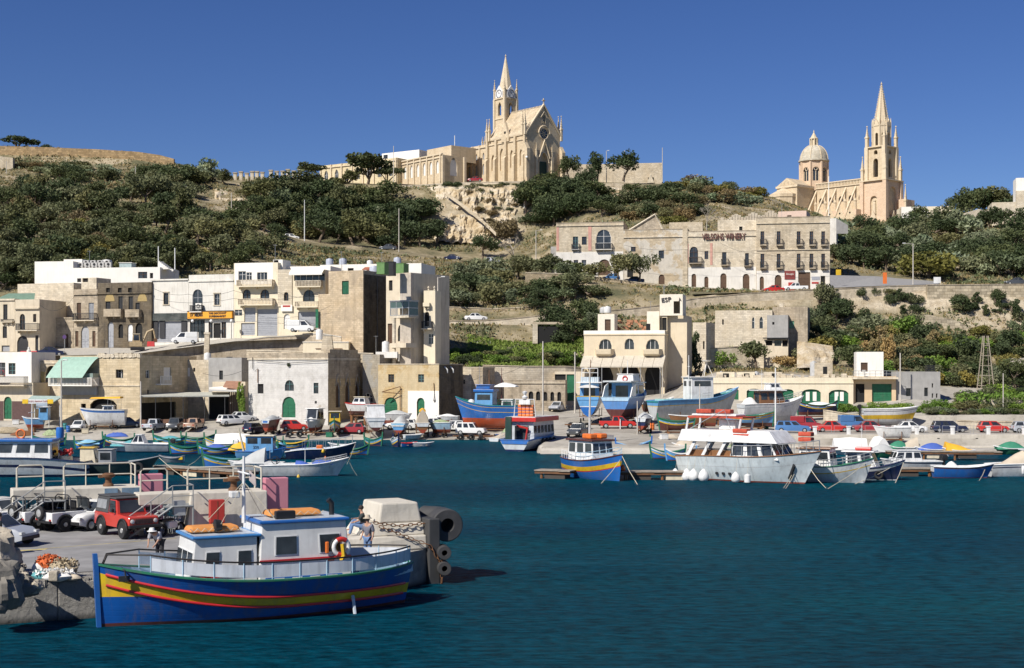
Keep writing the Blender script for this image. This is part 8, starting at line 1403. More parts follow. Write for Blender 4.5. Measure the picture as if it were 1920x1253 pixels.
RK=M('sea_rock',(.19,.175,.15),.95,.4,1.2,bmp=.9,dirt=.6,dcol=(.05,.048,.04));RP=M('pale_sea_rock',(.42,.37,.29),.95,.35,1.5,bmp=.9,dirt=.4)
for u,v,z,r,lab,m_,sq in((0,1098,1.75,1.0,'big dark weathered boulder at the left edge of the near quay',RK,.9),(-16,1058,2.1,1.15,'tall pale pitted boulder standing at the left edge',RP,1.15),(38,1098,1.55,.6,'dark stained boulder between the pile of nets and the big boulder',RK,.75),(20,1062,1.75,.5,'small pale boulder on top of the rock heap',RP,.8),(62,1100,1.5,.35,'pale broken stone at the right foot of the rock heap',RP,.7),(34,1078,1.75,.4,'light stone lying behind the net pile',RP,.7)):rock(u,v,z,r,lab,m_,sq)
mb=MB()
for k in range(70):
 f=k/70;x=-21+6.2*f;y=52.75+(x+19.6)*.477 if x>-19.6 else 52.9+(x+19.6)*.146;s_=rnd.uniform(.12,.34);mb.box(x-s_,x+s_,y-.012,y+.3,QZ-.1-rnd.random()*.2,QZ+rnd.uniform(-.06,.05))
mb.build('edge_rubble',QC,kind='stuff')
t=thing('fishing_net_pile','heap of orange net, beige sacks and a teal cloth on the quay edge','net pile',W(95,1085,QZ));nm=M('orange_net',(.62,.14,.04),.95,.4,9,bmp=.8);sk=M('sack_cloth',(.40,.33,.22),.95,.3,4,bmp=.7)
def lump(x,y,z,rx,rz,mat,nm_):mb=MB();rr=random.Random(x*9);mb.loft([[(x+rx*math.sin(a)*math.cos(c)*rr.uniform(.8,1.15),y+rx*.6*math.sin(a)*math.sin(c)*rr.uniform(.8,1.15),z-rz*math.cos(a)*rr.uniform(.85,1.1))for c in[2*math.pi*k/14 for k in range(14)]]for a in[math.pi*i/7 for i in range(8)]]);mb.build(nm_,mat,t,smooth=45)
lump(-.25,.6,.45,.55,.3,nm,'orange_net');lump(.35,.3,.3,.65,.35,sk,'sack');lump(-.2,-.2,.12,.5,.2,TARP['teal'],'teal_cloth');lump(.35,-.35,.12,.6,.18,TARP['white'],'pale_net');lump(.95,-.3,.08,.3,.12,TARP['beige'],'rope_bundle');lump(-.6,.5,.3,.3,.3,TARP['white'],'white_net')
for nm2,c_,r_,mt2 in(('net_tangle',(-.25,.6,.6),(.55,.35,.25),nm),('pale_tangle',(.2,-.2,.25),(.8,.4,.18),TARP['white']),('sack_fold',(.4,.35,.5),(.6,.4,.25),sk)):
 o_=bpy.data.objects.new(nm2,quads(nm2,blob(420,c_,r_,.7),.075,mt2));COL.objects.link(o_);o_.parent=t;o_['kind']='stuff'
MB().box(.15,.5,-.75,-.4,0,.38).build('stone_weight',RP,t,bevel=.04)
def Q(u,v,Y):return P(u,v,Y)
a=W(622,1030,QZ);dx=Vector((.87,.47,0));o=Vector((-4.6,62.6,QZ));t=thing('mooring_dolphin','pale stepped concrete block with rusty chains at the end of the near quay','concrete block',o,R(26))
MB().loft([[(-5.2,0,0),(.9,0,0),(.9,3.2,0),(-5.2,3.2,0)],[(-4.7,.25,.62),(.9,.1,.62),(.9,3.2,.62),(-4.7,3.2,.62)]]).build('lower_step',PALE,t,bevel=.06);MB().loft([[(-1.9,.45,.623),(.9,.3,.623),(.9,3.2,.623),(-1.9,3.2,.623)],[(-1.5,.6,1.15),(.9,.45,1.15),(.9,3.2,1.15),(-1.5,3.2,1.15)]]).build('middle_step',PALE,t,bevel=.05);MB().loft([[(-1.15,.7,1.153),(.9,.6,1.153),(.9,3.2,1.153),(-1.15,3.2,1.153)],[(-1.0,.78,2.05),(.75,.75,2.05),(.75,3.1,2.05),(-1.0,3.1,2.05)]]).build('top_step',PALE,t,bevel=.08)
MB().box(.903,1.45,-.2,3.0,-3.4,1.35).build('rubber_facing',M('dark_wet_rubber',(.05,.05,.05),.7,.25,1),t,bevel=.05)
def chain(pts,r=.085):
 for i in range(len(pts)-1):
  a,b2=Vector(pts[i]),Vector(pts[i+1]);L_=(b2-a).length;n=max(1,int(L_/.2));d=(b2-a)/L_;up=Vector((0,0,1))if abs(d.z)<.8 else Vector((1,0,0));e=d.cross(up).normalized();g=e.cross(d)
  for k in range(n):
   c=a+d*(k+.5)*L_/n;w_=e if k%2 else g;m=MB();m.tube([c+d*.125*math.cos(q_)+w_*.062*math.sin(q_)for q_ in[2*math.pi*j/10 for j in range(10)]],.022,5,closed=True);m.build('chain_link',RUST,t,smooth=60)
chain([(-1.5,.35,1.25),(-.3,.32,1.05),(.95,.3,1.12)]);chain([(-1.3,.2,1.1),(0,.0,.55),(.9,-.25,.2),(1.4,-.3,-.6)]);chain([(1.45,-.35,-.2),(1.45,-.35,-2.6)])
def tyref(x,y,z,r,l,ri,lab,rx=90,rz=20):
 p=o+Matrix.Rotation(R(26),3,'Z')@Vector((x,y,z));f=thing('rubber_fender',lab,'fender',p);f.rotation_euler=(R(rx),0,R(rz));m=MB();m.lathe([(ri,-l/2),(r*.93,-l/2),(r,-l/2+.06),(r,l/2-.06),(r*.93,l/2),(ri,l/2),(ri,-l/2)],32);m.build('tyre',M('worn_rubber',(.045,.045,.047),.75,.3,1.5,dirt=.3),f,smooth=40)
tyref(1.95,.5,1.0,.74,1.0,.32,'largest black cylindrical rubber fender on the quay end',90,20);tyref(1.6,-.2,-.15,.31,.9,.13,'small rubber fender directly below the largest one',90,10);tyref(1.6,-.2,-.85,.31,.9,.13,'lowest small rubber fender near the water',90,10);tyref(1.75,1.5,1.3,.45,1.0,.18,'rubber fender half hidden behind the largest one',90,60)
RAILM=M('cream_rail_paint',(.58,.54,.44),.5,.1,2,dirt=.25);PINK=M('pink_fender_board',(.52,.20,.25),.7,.12,.8,dirt=.15,dcol=(.4,.3,.3));STEEL=M('grey_steel',(.24,.25,.25),.5,.15)
def platform(u,v,sc,label,seed):
 p=W(u,v,QZ);t=thing('mooring_platform',label,'platform',p,R(24));mb=MB();h=2.0
 mb.loft([[(0,0,0),(4.0,0,0),(4.0,2.0,0),(0,2.0,0)],[(.25,.2,h),(4.0,.1,h),(4.0,2.0,h),(.25,2.0,h)]]);mb.build('block',PALE,t,bevel=.05);MB().box(-2.2,.3,.5,2.0,h-.55,h-.003).box(-2.2,-1.95,.5,2.0,0,h-.56).build('side_slab',PALE,t,bevel=.04)
 MB().box(4.1,5.3,.9,1.5,-.8,h+.55).build('fender_board',PINK,t,bevel=.04);st=MB()
 for k in range(7):st.box(-2.75+k*.28,-2.42+k*.28,-.55,.4,.18+k*.2,.22+k*.2)
 st.box(-.78,.2,-.55,.4,h-.6,h-.56)
 st=st.build('step',STEEL,t,kind='stuff');m=MB()
 for y in(-.57,.42):m.tube([(-2.85,y,.05),(-.78,y,h-.55),(.2,y,h-.55)],.055,5)
 for y in(-.57,):m.tube([(-2.85,y,1.05),(-.78,y,h+.45),(.2,y,h+.45),(.2,.4,h+.45)],.03,6);m.tube([(-2.85,y,.55),(-.78,y,h-.05),(.2,y,h-.05)],.022,5);[m.tube([(x,y,zb),(x,y,zb+1.02)],.028,5)for x,zb in((-2.85,0),(-1.8,.7),(-.78,h-.57),(.2,h-.57))];m.tube([(.2,y,0),(.2,y,h-.5)],.05,5)
 m.build('stair_rail',STEEL,t);m=MB()
 for x0,x1,y in((-1.9,-.6,1.8),(.4,3.8,1.85)):
  m.tube([(x0,y,h),(x0,y,h+1.0),(x0+.12,y,h+1.12),(x1-.12,y,h+1.12),(x1,y,h+1.0),(x1,y,h)],.045,7);m.tube([(x0,y,h+.55),(x1,y,h+.55)],.035,6)
  if x1>3:[m.tube([(x,y,h),(x,y,h+1.1)],.035,6)for x in(1.5,2.7)];m.tube([(x1,y,h+1.1),(x1,.5,h+1.1),(x1,.5,h)],.045,7);m.tube([(x1,y,h+.55),(x1,.5,h+.55)],.035,6)
 m.build('railing',RAILM,t,smooth=50);b_=thing('mooring_bollard','rusty mushroom mooring bollard on the '+('left' if seed else 'right')+' concrete platform','bollard',t.matrix_basis@Vector((2.5,.9,h)),R(24));m=MB();m.lathe([(.28,0),(.26,.1),(.17,.18),(.16,.42),(.34,.5),(.36,.6),(.2,.68)],14);m.box(-.5,0,-.12,.12,.45,.6);m.build('head',RUST,b_,smooth=45)
 m=MB()
 for k in range(3):x=.7+k*.6;m.lathe([(.04,0),(.05,0)],8,(x,0,h-.3))
 for k in range(14):x=-1.6+.1*k;m.tube([(x,.9+.05*math.sin(k*3),0),(x+.05*math.sin(k),.95,h-.6)],.02,4)
 m.build('pipework',STEEL,t,kind='stuff');return t
pl=platform(112,992,1,'left concrete mooring platform with cream railings and a blue patched face',1);MB().box(2.2,2.85,.03,.1,1.05,1.95).box(3.05,3.98,.02,.09,1.0,1.95).build('blue_patch',M('faded_blue_panel',(.14,.22,.30),.8,.3,3,dirt=.4,dcol=(.4,.36,.3)),pl)
pr=platform(350,1003,1,'right concrete mooring platform with cream railings behind the fishing boat',0);c=thing('fire_cabinet','red metal cabinet standing against the right concrete platform','cabinet',pr.matrix_basis@Vector((1.35,-.5,.55)),R(24));MB().box(-.35,.35,-.22,.22,.05,1.15).build('case',REDP,c,bevel=.02);MB().box(-.33,-.27,-.2,.2,-.55,.047).box(.27,.33,-.2,.2,-.55,.047).build('leg',REDP,c,kind='stuff');MB().box(-.01,.01,-.235,-.222,.1,1.1).build('door_gap',RUST,c)
MB().box(-.3,.25,.1,.5,1.0,1.7).build('meter_box',METAL,pr,loc=(-.4,-.6,0))
for k,(u,v)in enumerate(((322,1004),(298,1000))):
 t=thing('motorcycle',['white motorcycle parked at the steps of the right platform','white scooter parked behind the red jeep bonnet'][k],'motorcycle',W(u,v,QZ),R(60));[MB().torus((x,0,.3),.25,.06,16,7).build('wheel',RUB,t,smooth=60)for x in(-.6,.6)];MB().box(-.35,.3,-.14,.14,.35,.7).build('engine_cowl',CW,t,bevel=.06);MB().box(-.75,.05,-.13,.13,.72,.84).build('seat',BLACKP,t,bevel=.04);MB().tube([(.6,0,.3),(.38,0,.95),(.3,-.32,1.02)],.03,5).tube([(.38,0,.95),(.3,.32,1.02)],.025,5).build('fork',STEEL,t);MB().sphere((.48,0,.85),.1,8).build('headlight',HL,t)
def jeep(label,u,v,head,paint,top):
 t=thing('parked_jeep',label,'jeep',W(u,v,QZ),R(head));w=.72;mb=MB();mb.loft([[(x,-w*q,a),(x,-w*q,b2-.04),(x,-w*q*.96,b2),(x,w*q*.96,b2),(x,w*q,b2-.04),(x,w*q,a)]for x,a,b2,q in((-1.85,.5,.98,.97),(-1.8,.45,1.0,1),(.35,.45,1.0,1),(.4,.45,1.02,.98),(1.5,.5,.95,.93),(1.55,.55,.92,.9))]);mb.build('body',paint,t,smooth=30,bevel=.015);d=Dm();d.root=t
 if top:
  Boat.cabin(d,-.5,.42,w*.95,.99,.62,paint,SOFT,.28,0,.1,1,1,0,.07,.05,(.1,.9));c=Boat.cabin(d,-1.82,-.5,w*.98,.99,.68,SOFT,SOFT,0,.12,.1,1,0,1,.06,.02,(.25,.82),'soft_top')
  for o_ in c.children:o_.data.materials.clear();o_.data.materials.append(M('clear_plastic',(.28,.29,.30),.3,.3,3))
 else:
  MB().box(-1.84,.2,-w+.04,w-.04,.99,1.012).build('cargo_bed',BLACKP,t);m=MB()
  for x,zt_ in((-1.75,1.72),(-.75,1.78),(.3,1.6)):m.tube([(x,-w+.06,.95),(x,-w+.1,zt_-.12),(x,-w+.28,zt_),(x,w-.28,zt_),(x,w-.1,zt_-.12),(x,w-.06,.95)],.03,6)
  m.build('roll_bar',IRON,t,smooth=50);m=MB();m.tube([(-1.75,-w+.15,1.68),(.3,-w+.15,1.56)],.02,5);m.tube([(-1.75,w-.15,1.68),(.3,w-.15,1.56)],.02,5);m.build('top_frame',IRON,t);MB().box(.32,.36,-w+.08,w-.08,1.02,1.56).build('windscreen',GLS,t);[MB().box(-.35,.1,y-.22,y+.22,.9,1.1).box(-.42,-.3,y-.22,y+.22,1.1,1.5).build('seat',BLACKP,t,bevel=.05)for y in(-.32,.32)]
  m=MB();m.torus((-1.98,.12,.95),.26,.1,18,8,'x');sp_=m.build('spare_wheel',RUB,t,smooth=60);m=MB();m.X=Matrix.Translation((-2.02,.12,.95))@Matrix.Rotation(R(90),4,'Y');m.lathe([(.02,-.05),(.2,-.03),(.2,.05)],12);m.build('rim',RIM,sp_)
 for x in(-1.1,1.02):
  for s in(-1,1):
   m=MB();m.X=Matrix.Translation((x,s*(w-.06),.37))@Matrix.Rotation(R(90),4,'X');m.lathe([(.2,-.1),(.33,-.12),(.37,-.06),(.37,.06),(.33,.12),(.2,.1)],22);a_=m.build('wheel',RUB,t,smooth=45);m=MB();m.X=Matrix.Translation((x,s*(w-.06),.37))@Matrix.Rotation(R(90),4,'X');m.lathe([(.02,-.11*s),(.1,-.12*s),(.14,-.06*s),(.21,-.09*s)],14);m.build('rim',RIM,a_)
   m=MB();m.tube([(x+.47*math.cos(q_),s*(w+.01),.40+.45*math.sin(q_))for q_ in[math.pi*j/8 for j in range(9)]],.045,6);m.build('wheel_arch',BLACKP,t);m=MB();m.prism([(x+.45*math.cos(q_),.40+.43*math.sin(q_))for q_ in[math.pi*j/8 for j in range(9)]],s*(w+.004),s*(w+.008));m.build('arch_gap',DARK,t)
 m=MB()
 for k in range(9):y=-.36+.09*k;m.box(1.551,1.57,y-.028,y+.028,.66,.86)
 m.build('grille',IRON,t,kind='stuff')
 for s in(-1,1):m=MB();m.X=Matrix.Translation((1.56,s*.52,.77))@Matrix.Rotation(R(90),4,'Y');m.lathe([(.09,0),(.085,.03),(.02,.045)],14);m.build('headlight',HL,t,smooth=50);MB().box(-1.87,-1.851,s*.56-.08,s*.56+.08,.56,.66).build('tail_light',TL,t);MB().box(.2,.3,s*(w+.02)-.02,s*(w+.14),1.08,1.22).build('mirror',BLACKP,t)
 MB().box(1.6,1.76,-.74,.74,.5,.62).box(-1.98,-1.86,-.7,.7,.46,.58).build('bumper',BLACKP,t,bevel=.02);MB().box(-1.9,-1.872,-.16,.16,.62,.76).build('number_plate',WHT,t);return t
SOFT=M('soft_top_cloth',(.06,.06,.062),.85,.2,3);JR=cp('jeep_red',(.50,.045,.03))
jeep('red jeep with a dark grey soft top, nearest the fishing boat',240,1005,-50,JR,True).scale=(1.12,1.12,1.12);jeep('open white jeep with a spare wheel on its back, left of the pair',92,990,52,CW,False);jeep('open white jeep with roll bars, beside the white hatchback bonnet',142,992,52,CW,False)
car('white hatchback facing out between the open jeep and the red jeep',186,990,-122,CW,'hatch',z=QZ);car('white car with its bonnet toward the steps at the left edge',2,986,-38,CW,'saloon',z=QZ);car('pale grey hatchback at the left edge with only its front in view',-10,1022,-14,CS,'hatch',z=QZ)
##  the big fishing boat
sq=lambda t:((t-.42)/.58)**2 if t>.42 else-.06*((.42-t)/.42)**2
zU=lambda t:.90+1.15*sq(t);zL=lambda t:.50+1.15*sq(t);cut=lambda t:min(zL(t),1.12);BH=pm('hull_blue',(.006,.075,.30),rough=.3,dirt=.45,streak=.45);
_t=BH.node_tree;_w=N(_t,'TexWave',Scale=1.6,Distortion=.6);_w.bands_direction='Z';_t.links.new(coords(_t),_w.inputs['Vector']);bump(_t,_t.nodes['Principled BSDF'],ramp(_t,_w.outputs[0],[(.0,0),(.12,1)]),.14,.015);BR=pm('wale_red',(.55,.02,.025),dirt=.1,streak=0)
b=Boat('large blue wooden fishing boat with red and yellow stripes and a white wheelhouse',492,1151,12.7,207,4.1,(2.32,1.56,1.62),.8,[('bottom',MAROON,('s',0),('z',.12)),('hull',BH,('z',.12),('f',cut)),('yellow_bow',YEL,('f',cut),('f',zL)),('yellow_strake',pm('strake_yellow',(.62,.43,.015),dirt=.35),('f',zL),('f',zU)),('blue_topside',BH,('f',zU),('d',0))],ws=.04,sp=3.6,rb=.15,rs=.5,q=.42,gun=GRN,deck=LBLUE,name='fishing_boat',n=44,dd=.35)
fb_=b;mb=MB()
for nm_,fz in(('upper_wale',zU),('lower_wale',zL)):
 mb=MB()
 for sg in(1,-1):
  pa=[]
  for t in b.ts[1:-1]:x,y,z=b.pt(t,(fz(t)+b.d)/(b.sh(t)+b.d));pa.append((x,sg*(y+.03),z))
  mb.tube(pa,.055,6)
 mb.build(nm_,BR,b.root,smooth=60)
b.post(BLUE,.42,False,.1)
mb=MB();rl_=MB();po=MB()
for sg in(1,-1):
 rows,rail=[],[]
 for t in[.0+.86*k/30 for k in range(31)]:
  x,y,z=b.pt(max(t,.012),1);y=sg*max(.05,y-.1);rows.append([(x,y,z+.13),(x,y,z+.6)]);rail.append((x,y,z+.70))
 mb.loft(rows,closed=False);rl_.tube(rail,.035,6)
 for k in range(0,31,3):r_=rows[k];po.tube([(r_[0][0],r_[0][1],r_[0][2]-.14),(r_[1][0],r_[1][1],r_[1][2]+.1)],.025,5)
 x,y,z=b.pt(.97,1);rl_.tube([rail[-1],(x,sg*.12,z+.45),(x+.15,sg*.05,z+.1)],.035,6)
mb.build('bulwark_panel',pm('grey_white',(.62,.64,.67),dirt=.1),b.root);rl_.build('handrail',M('black_rail',(.02,.015,.012),.5),b.root,smooth=60);po.build('stanchion',LBLUE,b.root,kind='stuff')
OFFW=pm('cabin_white',(.70,.69,.66),dirt=.12,streak=.12);FW=M('window_frame_white',(.72,.72,.70),.5)
b.cabin(-3.3,.55,1.3,1.05,2.6,OFFW,BLUE,.15,.3,.06,2,2,1,.12,.12,(.54,.80),'wheelhouse',None,FW,(.2,.66));b.cabin(.56,3.2,1.22,1.0,2.2,OFFW,pm('roof_blue',(.05,.22,.50)),.25,.0,.05,2,3,0,.1,.14,(.45,.76),'fore_cabin',None,FW,(.2,.6))
mb=MB()
for sg in(1,-1):mb.box(-3.2,.5,sg*1.31-.02,sg*1.31+.02,2.2,2.27);mb.box(.9,3.2,sg*1.22-.02,sg*1.22+.02,1.72,1.78)
mb.build('red_trim',BR,b.root);MB().box(-3.32,.3,1.312,1.345,1.1,1.42).build('blue_band',BLUE,b.root);mb=MB().box(-2.8,.3,1.36,1.42,1.42,1.6);pk=mb.build('gangplank',BLUE,b.root);mb=MB()
for k in range(4):mb.box(-2.6+k*.72,-2.2+k*.72,1.421,1.432,1.45,1.57)
mb.build('white_stripe',WHT,pk)
[MB().box(xa,xb,-wv_,wv_,zz,zz+.012).build('roof_panel',pm('pale_roof',(.50,.56,.62)),b.root)for xa,xb,wv_,zz in((-3.0,.35,1.24,3.775),(.62,2.95,1.18,3.306))]
raft=M('raft_orange',(.62,.25,.06),.75,.15,3)
for x0,x1,z in((-2.3,-.1,3.85),(1.0,3.0,3.38)):
 mb=MB();mb.loft([[(x0,-.55,z),(x1,-.55,z),(x1,.55,z),(x0,.55,z)],[(x0+.1,-.45,z+.2),(x1-.1,-.45,z+.2),(x1-.1,.45,z+.2),(x0+.1,.45,z+.2)]]);r_=mb.build('life_raft',raft,b.root,bevel=.07);mb=MB();n=14;mb.tube([(x0+(x1-x0)*k/n,.6,z+(.02 if k%2 else.16))for k in range(n+1)],.014,4);mb.build('grab_line',ROPE,r_)
b.buoy(-2.75,1.42,2.62,.31,'y',WHT);mb=MB()
for a0 in(0,180):mb.tube([(-2.75+.31*math.cos(R(a0+q_+90)),1.43,2.62+.31*math.sin(R(a0+q_+90)))for q_ in range(-35,36,10)],.1,8)
mb.build('lifebuoy_band',RED,b.root,smooth=60);MB().tube([(-2.75,1.55,2.75),(-2.8,1.56,2.3),(-2.7,1.55,2.1)],.08,6).build('yellow_line',YEL,b.root);MB().box(-2.25,-2.12,1.31,1.42,2.4,2.85).build('orange_float',ORANGE,b.root,bevel=.03);MB().box(-2.5,-2.2,1.312,1.33,1.95,2.15).build('name_plate',MAROON,b.root)
b.mast(.75,3.6,2.6,WHT,.085,.75);mb=MB();mb.tube([(.75,0,6.4),(.95,0,7.3)],[.05,.02],6);mb.build('topmast',CRM,b.root);MB().box(.95,1.3,-.2,.2,4.6,4.85).build('radar',WHT,b.root,bevel=.04);mb=MB();[mb.tube([(.75,0,5.2),(x,y,3.7)],.015,4)for x,y in((1.9,.9),(1.9,-.9),(-.3,.9),(-.3,-.9))];mb.build('stay',ROPE,b.root);mb=MB()
for y,m_ in((-.72,0),(.7,0)):mb.loft([[(.72,y,5.7),(.74,y,5.7),(.74,y,5.3),(.72,y,5.35)],[(.5,y*1.1,5.45),(.52,y*1.1,5.45),(.5,y*1.1,5.05),(.48,y*1.1,5.1)]])
mb.build('flag',M('white_red_flag',(.6,.5,.46),.8),b.root);MB().tube([(-2.75,.3,3.75),(-2.75,.3,4.25),(-2.6,.3,4.4)],.11,8).build('exhaust_pipe',BLACKP,b.root,smooth=60);MB().box(-1.0,-.2,.85,1.1,3.8,4.1).build('loudspeaker',BLACKP,b.root,bevel=.04);m=MB();m.X=Matrix.Translation((1.9,.55,3.62))@Matrix.Rotation(R(90),4,'Y');m.lathe([(.02,-.16),(.2,-.1),(.24,.14),(.2,.16)],14);m.build('searchlight',BLACKP,b.root,smooth=50)
mb=MB()
for x0,x1,y in((-5.6,-3.6,-1.35),(-5.4,-3.7,.6),(-5.9,-5.5,-.2)):mb.box(x0,x1,y-.3,y+.3,1.5,1.72)
mb.build('bench',LBLUE,b.root,kind='stuff');x,y,z=b.pt(.24,.62);MB().tube([(x,y+.03,z),(x,y+.1,z-.1),(x,y+.3,z-.75)],.07,6).build('bilge_water',M('bilge_spray',(.5,.55,.6),.2),b.root)
mb=MB();mb.tube([(5.5,.35,2.2),(5.5,.9,2.15),(5.45,.9,1.9)],.03,5);mb.box(5.3,5.7,.75,.85,1.75,1.95);mb.build('anchor',IRON,b.root)
##  people
SKIN=M('skin',(.42,.24,.16),.6,.1)
def person(label,p,rz,J,shirt,trous,hat=None,hair=(.03,.02,.015)):
 """J: joint positions (pelvis at the origin of the chain); one skinned body, clothes grown over it"""
 t=thing('person',label,'person',p,rz)
 def skin(nm,ch,mat,g=0):
  vs,es,rs,ix=[],[],[],{}
  for c in ch:
   for k,(j,r)in enumerate(c):
    if j not in ix:ix[j]=len(vs);vs.append(J[j]if isinstance(j,str)else j);rs.append(r+g)
    if k:es.append((ix[c[k-1][0]],ix[j]))
  me=bpy.data.meshes.new(nm);me.from_pydata(vs,es,[]);o=bpy.data.objects.new(nm,me);COL.objects.link(o);o.parent=t;o.modifiers.new('s','SKIN')
  for k,r in enumerate(rs):me.skin_vertices[0].data[k].radius=(r,r)
  me.skin_vertices[0].data[0].use_root=True;sb=o.modifiers.new('u','SUBSURF');sb.levels=sb.render_levels=2;me.materials.append(mat)
  return o
 to=[('pelvis',.135),('belly',.135),('chest',.155),('neck',.06),('chin',.075),('crown',.085)];ch=[to]
 for s in 'lr':
  ch+=[[('pelvis',.135),(s+'hip',.095),(s+'knee',.06),(s+'ankle',.042),(s+'toe',.035)],[('chest',.155),(s+'sh',.07),(s+'elbow',.043),(s+'wrist',.03)]];w_,e_=Vector(J[s+'wrist']),Vector(J[s+'elbow']);d=(w_-e_).normalized()
  for k in range(5):a=d.cross(Vector((0,1,.2))).normalized()*(.018*(k-2))if k else Vector((0,.045,0));ch.append([(s+'wrist',.03),(tuple(w_+d*.05+a),.011),(tuple(w_+d*(.13 if k else.09)+a*1.2+Vector((0,.015,0))),.008)])
 skin('body',ch,SKIN);skin('shirt',[to[:3]]+[[('chest',.155),(s+'sh',.075),(s+'elbow',.05)]for s in 'lr'],shirt,.02);skin('trousers',[[('pelvis',.14),(s+'hip',.1),(s+'knee',.07),(s+'ankle',.055)]for s in 'lr'],trous,.015)
 c=Vector(J['crown']);m=MB();m.sphere(c+Vector((0,-.015,.03)),.115,12,.95);m.build('hair',M('hair',hair,.8),t,smooth=60);m=MB();m.sphere(c+Vector((0,.1,-.05)),.022,6);m.build('nose',SKIN,t);[MB().sphere(c+Vector((s*.04,.088,-.005)),.012,6).build('eye',BLACKP,t)for s in(-1,1)]
 if hat:m=MB();m.lathe([(.001,.16),(.09,.15),(.125,.05),(.13,.03),(.2,.015),(.2,.0)],14,c+Vector((0,0,.02)));m.build('hat',hat,t,smooth=40)
 return t
ST=dict(pelvis=(0,0,.93),belly=(0,0,1.1),chest=(0,.01,1.34),neck=(0,.02,1.52),chin=(0,.04,1.6),crown=(0,.03,1.7),lhip=(.1,0,.86),rhip=(-.1,0,.86),lknee=(.11,.03,.48),rknee=(-.11,.03,.48),lankle=(.12,0,.08),rankle=(-.12,0,.08),ltoe=(.13,.17,.04),rtoe=(-.13,.17,.04),lsh=(.2,0,1.42),rsh=(-.2,0,1.42),lelbow=(.27,-.03,1.14),relbow=(-.27,-.03,1.14),lwrist=(.28,.08,.9),rwrist=(-.28,.08,.9))
SIT=dict(ST,pelvis=(0,0,.12),belly=(0,.02,.3),chest=(0,.05,.54),neck=(0,.08,.72),chin=(0,.12,.8),crown=(0,.12,.9),lhip=(.1,.06,.1),rhip=(-.1,.06,.1),lknee=(.13,.45,.38),rknee=(-.11,.48,.2),lankle=(.13,.62,-.05),rankle=(-.12,.62,-.25),ltoe=(.13,.78,-.08),rtoe=(-.12,.78,-.28),lsh=(.2,.05,.62),rsh=(-.2,.05,.62),lelbow=(.26,.22,.42),relbow=(-.25,.2,.38),lwrist=(.18,.42,.42),rwrist=(-.16,.42,.3))
BEND=dict(ST,belly=(0,.12,1.06),chest=(0,.32,1.2),neck=(0,.46,1.28),chin=(0,.52,1.26),crown=(0,.58,1.32),lsh=(.2,.36,1.24),rsh=(-.2,.36,1.24),lelbow=(.24,.46,.98),relbow=(-.24,.46,.98),lwrist=(.16,.6,.78),rwrist=(-.16,.6,.78))
mv=t=None;JEAN=M('blue_jeans',(.12,.20,.36),.85,.2,6);ms,tt,bb=nodes('striped_jersey');wv=N(tt,'TexWave',Scale=9.0);wv.bands_direction='Z';tt.links.new(coords(tt),wv.inputs['Vector']);tt.links.new(ramp(tt,wv.outputs[0],[(.78,(.03,.035,.07)),(.9,(.45,.45,.48))]),bb.inputs['Base Color'])
person('man in a striped navy jersey, jeans and a pale hat standing on the quay',W(690,1048,QZ),R(150),ST,ms,JEAN,TARP['beige']);p=Matrix.Translation((-4.6,62.6,QZ))@rotz(R(26))@Vector((-1.75,1.0,.95));person('dark-haired man in a dark jacket and jeans sitting against the concrete block',p,R(95),SIT,M('dark_jacket',(.025,.035,.035),.8),JEAN)
person('man in a white cap and grey shirt bending over on the quay by the bow',W(300,1054,QZ),R(160),BEND,M('grey_shirt',(.40,.40,.43),.85),M('dark_trousers',(.03,.03,.035),.8),TARP['white']);person('person in dark clothes beside the pale grey hatchback',W(-2,1040,QZ),R(-60),ST,M('dark_jacket',(.025,.035,.035),.8),M('dark_trousers',(.03,.03,.035),.8))
##  pontoons, poles, lamps, signs, clutter
PLK=M('weathered_plank',(.30,.26,.21),.9,.25,3,dirt=.4)
def pontoon(label,a,b2,wd_=1.6,zt=.75,piles=True):
 p0,p1=W(a[0],a[1],zt),W(b2[0],b2[1],zt);d=p1-p0;L_=d.length;t=thing('pontoon',label,'pontoon',p0,math.atan2(d.y,d.x));n=int(L_/.9)
 me=MB().box(0,L_/n-.03,-.1,wd_,-.09,0).build('plank',PLK,t).data
 for k in range(1,n):o=bpy.data.objects.new('plank',me);COL.objects.link(o);o.parent=t;o.location=(k*L_/n,rnd.uniform(-.03,.03),rnd.uniform(-.015,.015))
 MB().box(.02,L_-.05,-.02,.12,-.32,-.093).box(.02,L_-.05,wd_-.3,wd_-.12,-.32,-.093).build('beam',RUST,t,kind='stuff')
 if piles:
  for k in range(max(2,int(L_/3.2))):
   x=.6+k*3.2
   if x<L_-.3:MB().tube([(x,.2,-2.2),(x,.2,-.1)],.13,7).build('pile',BRWN,t);MB().box(x+.3,min(L_-.1,x+2.2),.1,wd_-.1,-.75,-.33).build('float',CRM if k%2 else M('dark_float',(.06,.05,.04),.8),t)
 return t
pontoon('narrow grey pontoon in front of the luzzus in the left basin',(288,873),(462,885));pontoon('low wooden pontoon left of the luzzu ferry',(1002,881),(1070,883));pontoon('low wooden pontoon between the luzzu ferry and the white cruiser',(1160,884),(1290,884));pontoon('short pontoon before the white cabin cruiser on the right',(1664,878),(1752,878));pontoon('long dark pier in front of the covered boats on the right',(1664,846),(1880,847),1.4,.95)
t=thing('slipway_ramp','pale concrete ramp sloping into the water right of the red-roofed workboat','ramp',P(1010,850,161));o=t.location;q=[P(1012,833,163),P(1100,836,163),P(1180,838,163),P(1290,841,164)];MB().loft([[(p.x-o.x,-2.2,-1.2-o.z),(p.x-o.x,-2.0,.35-o.z),(p.x-o.x,2,.75-o.z),(p.x-o.x,2,-1.2-o.z)]for p in q]).build('slab',PALE,t)
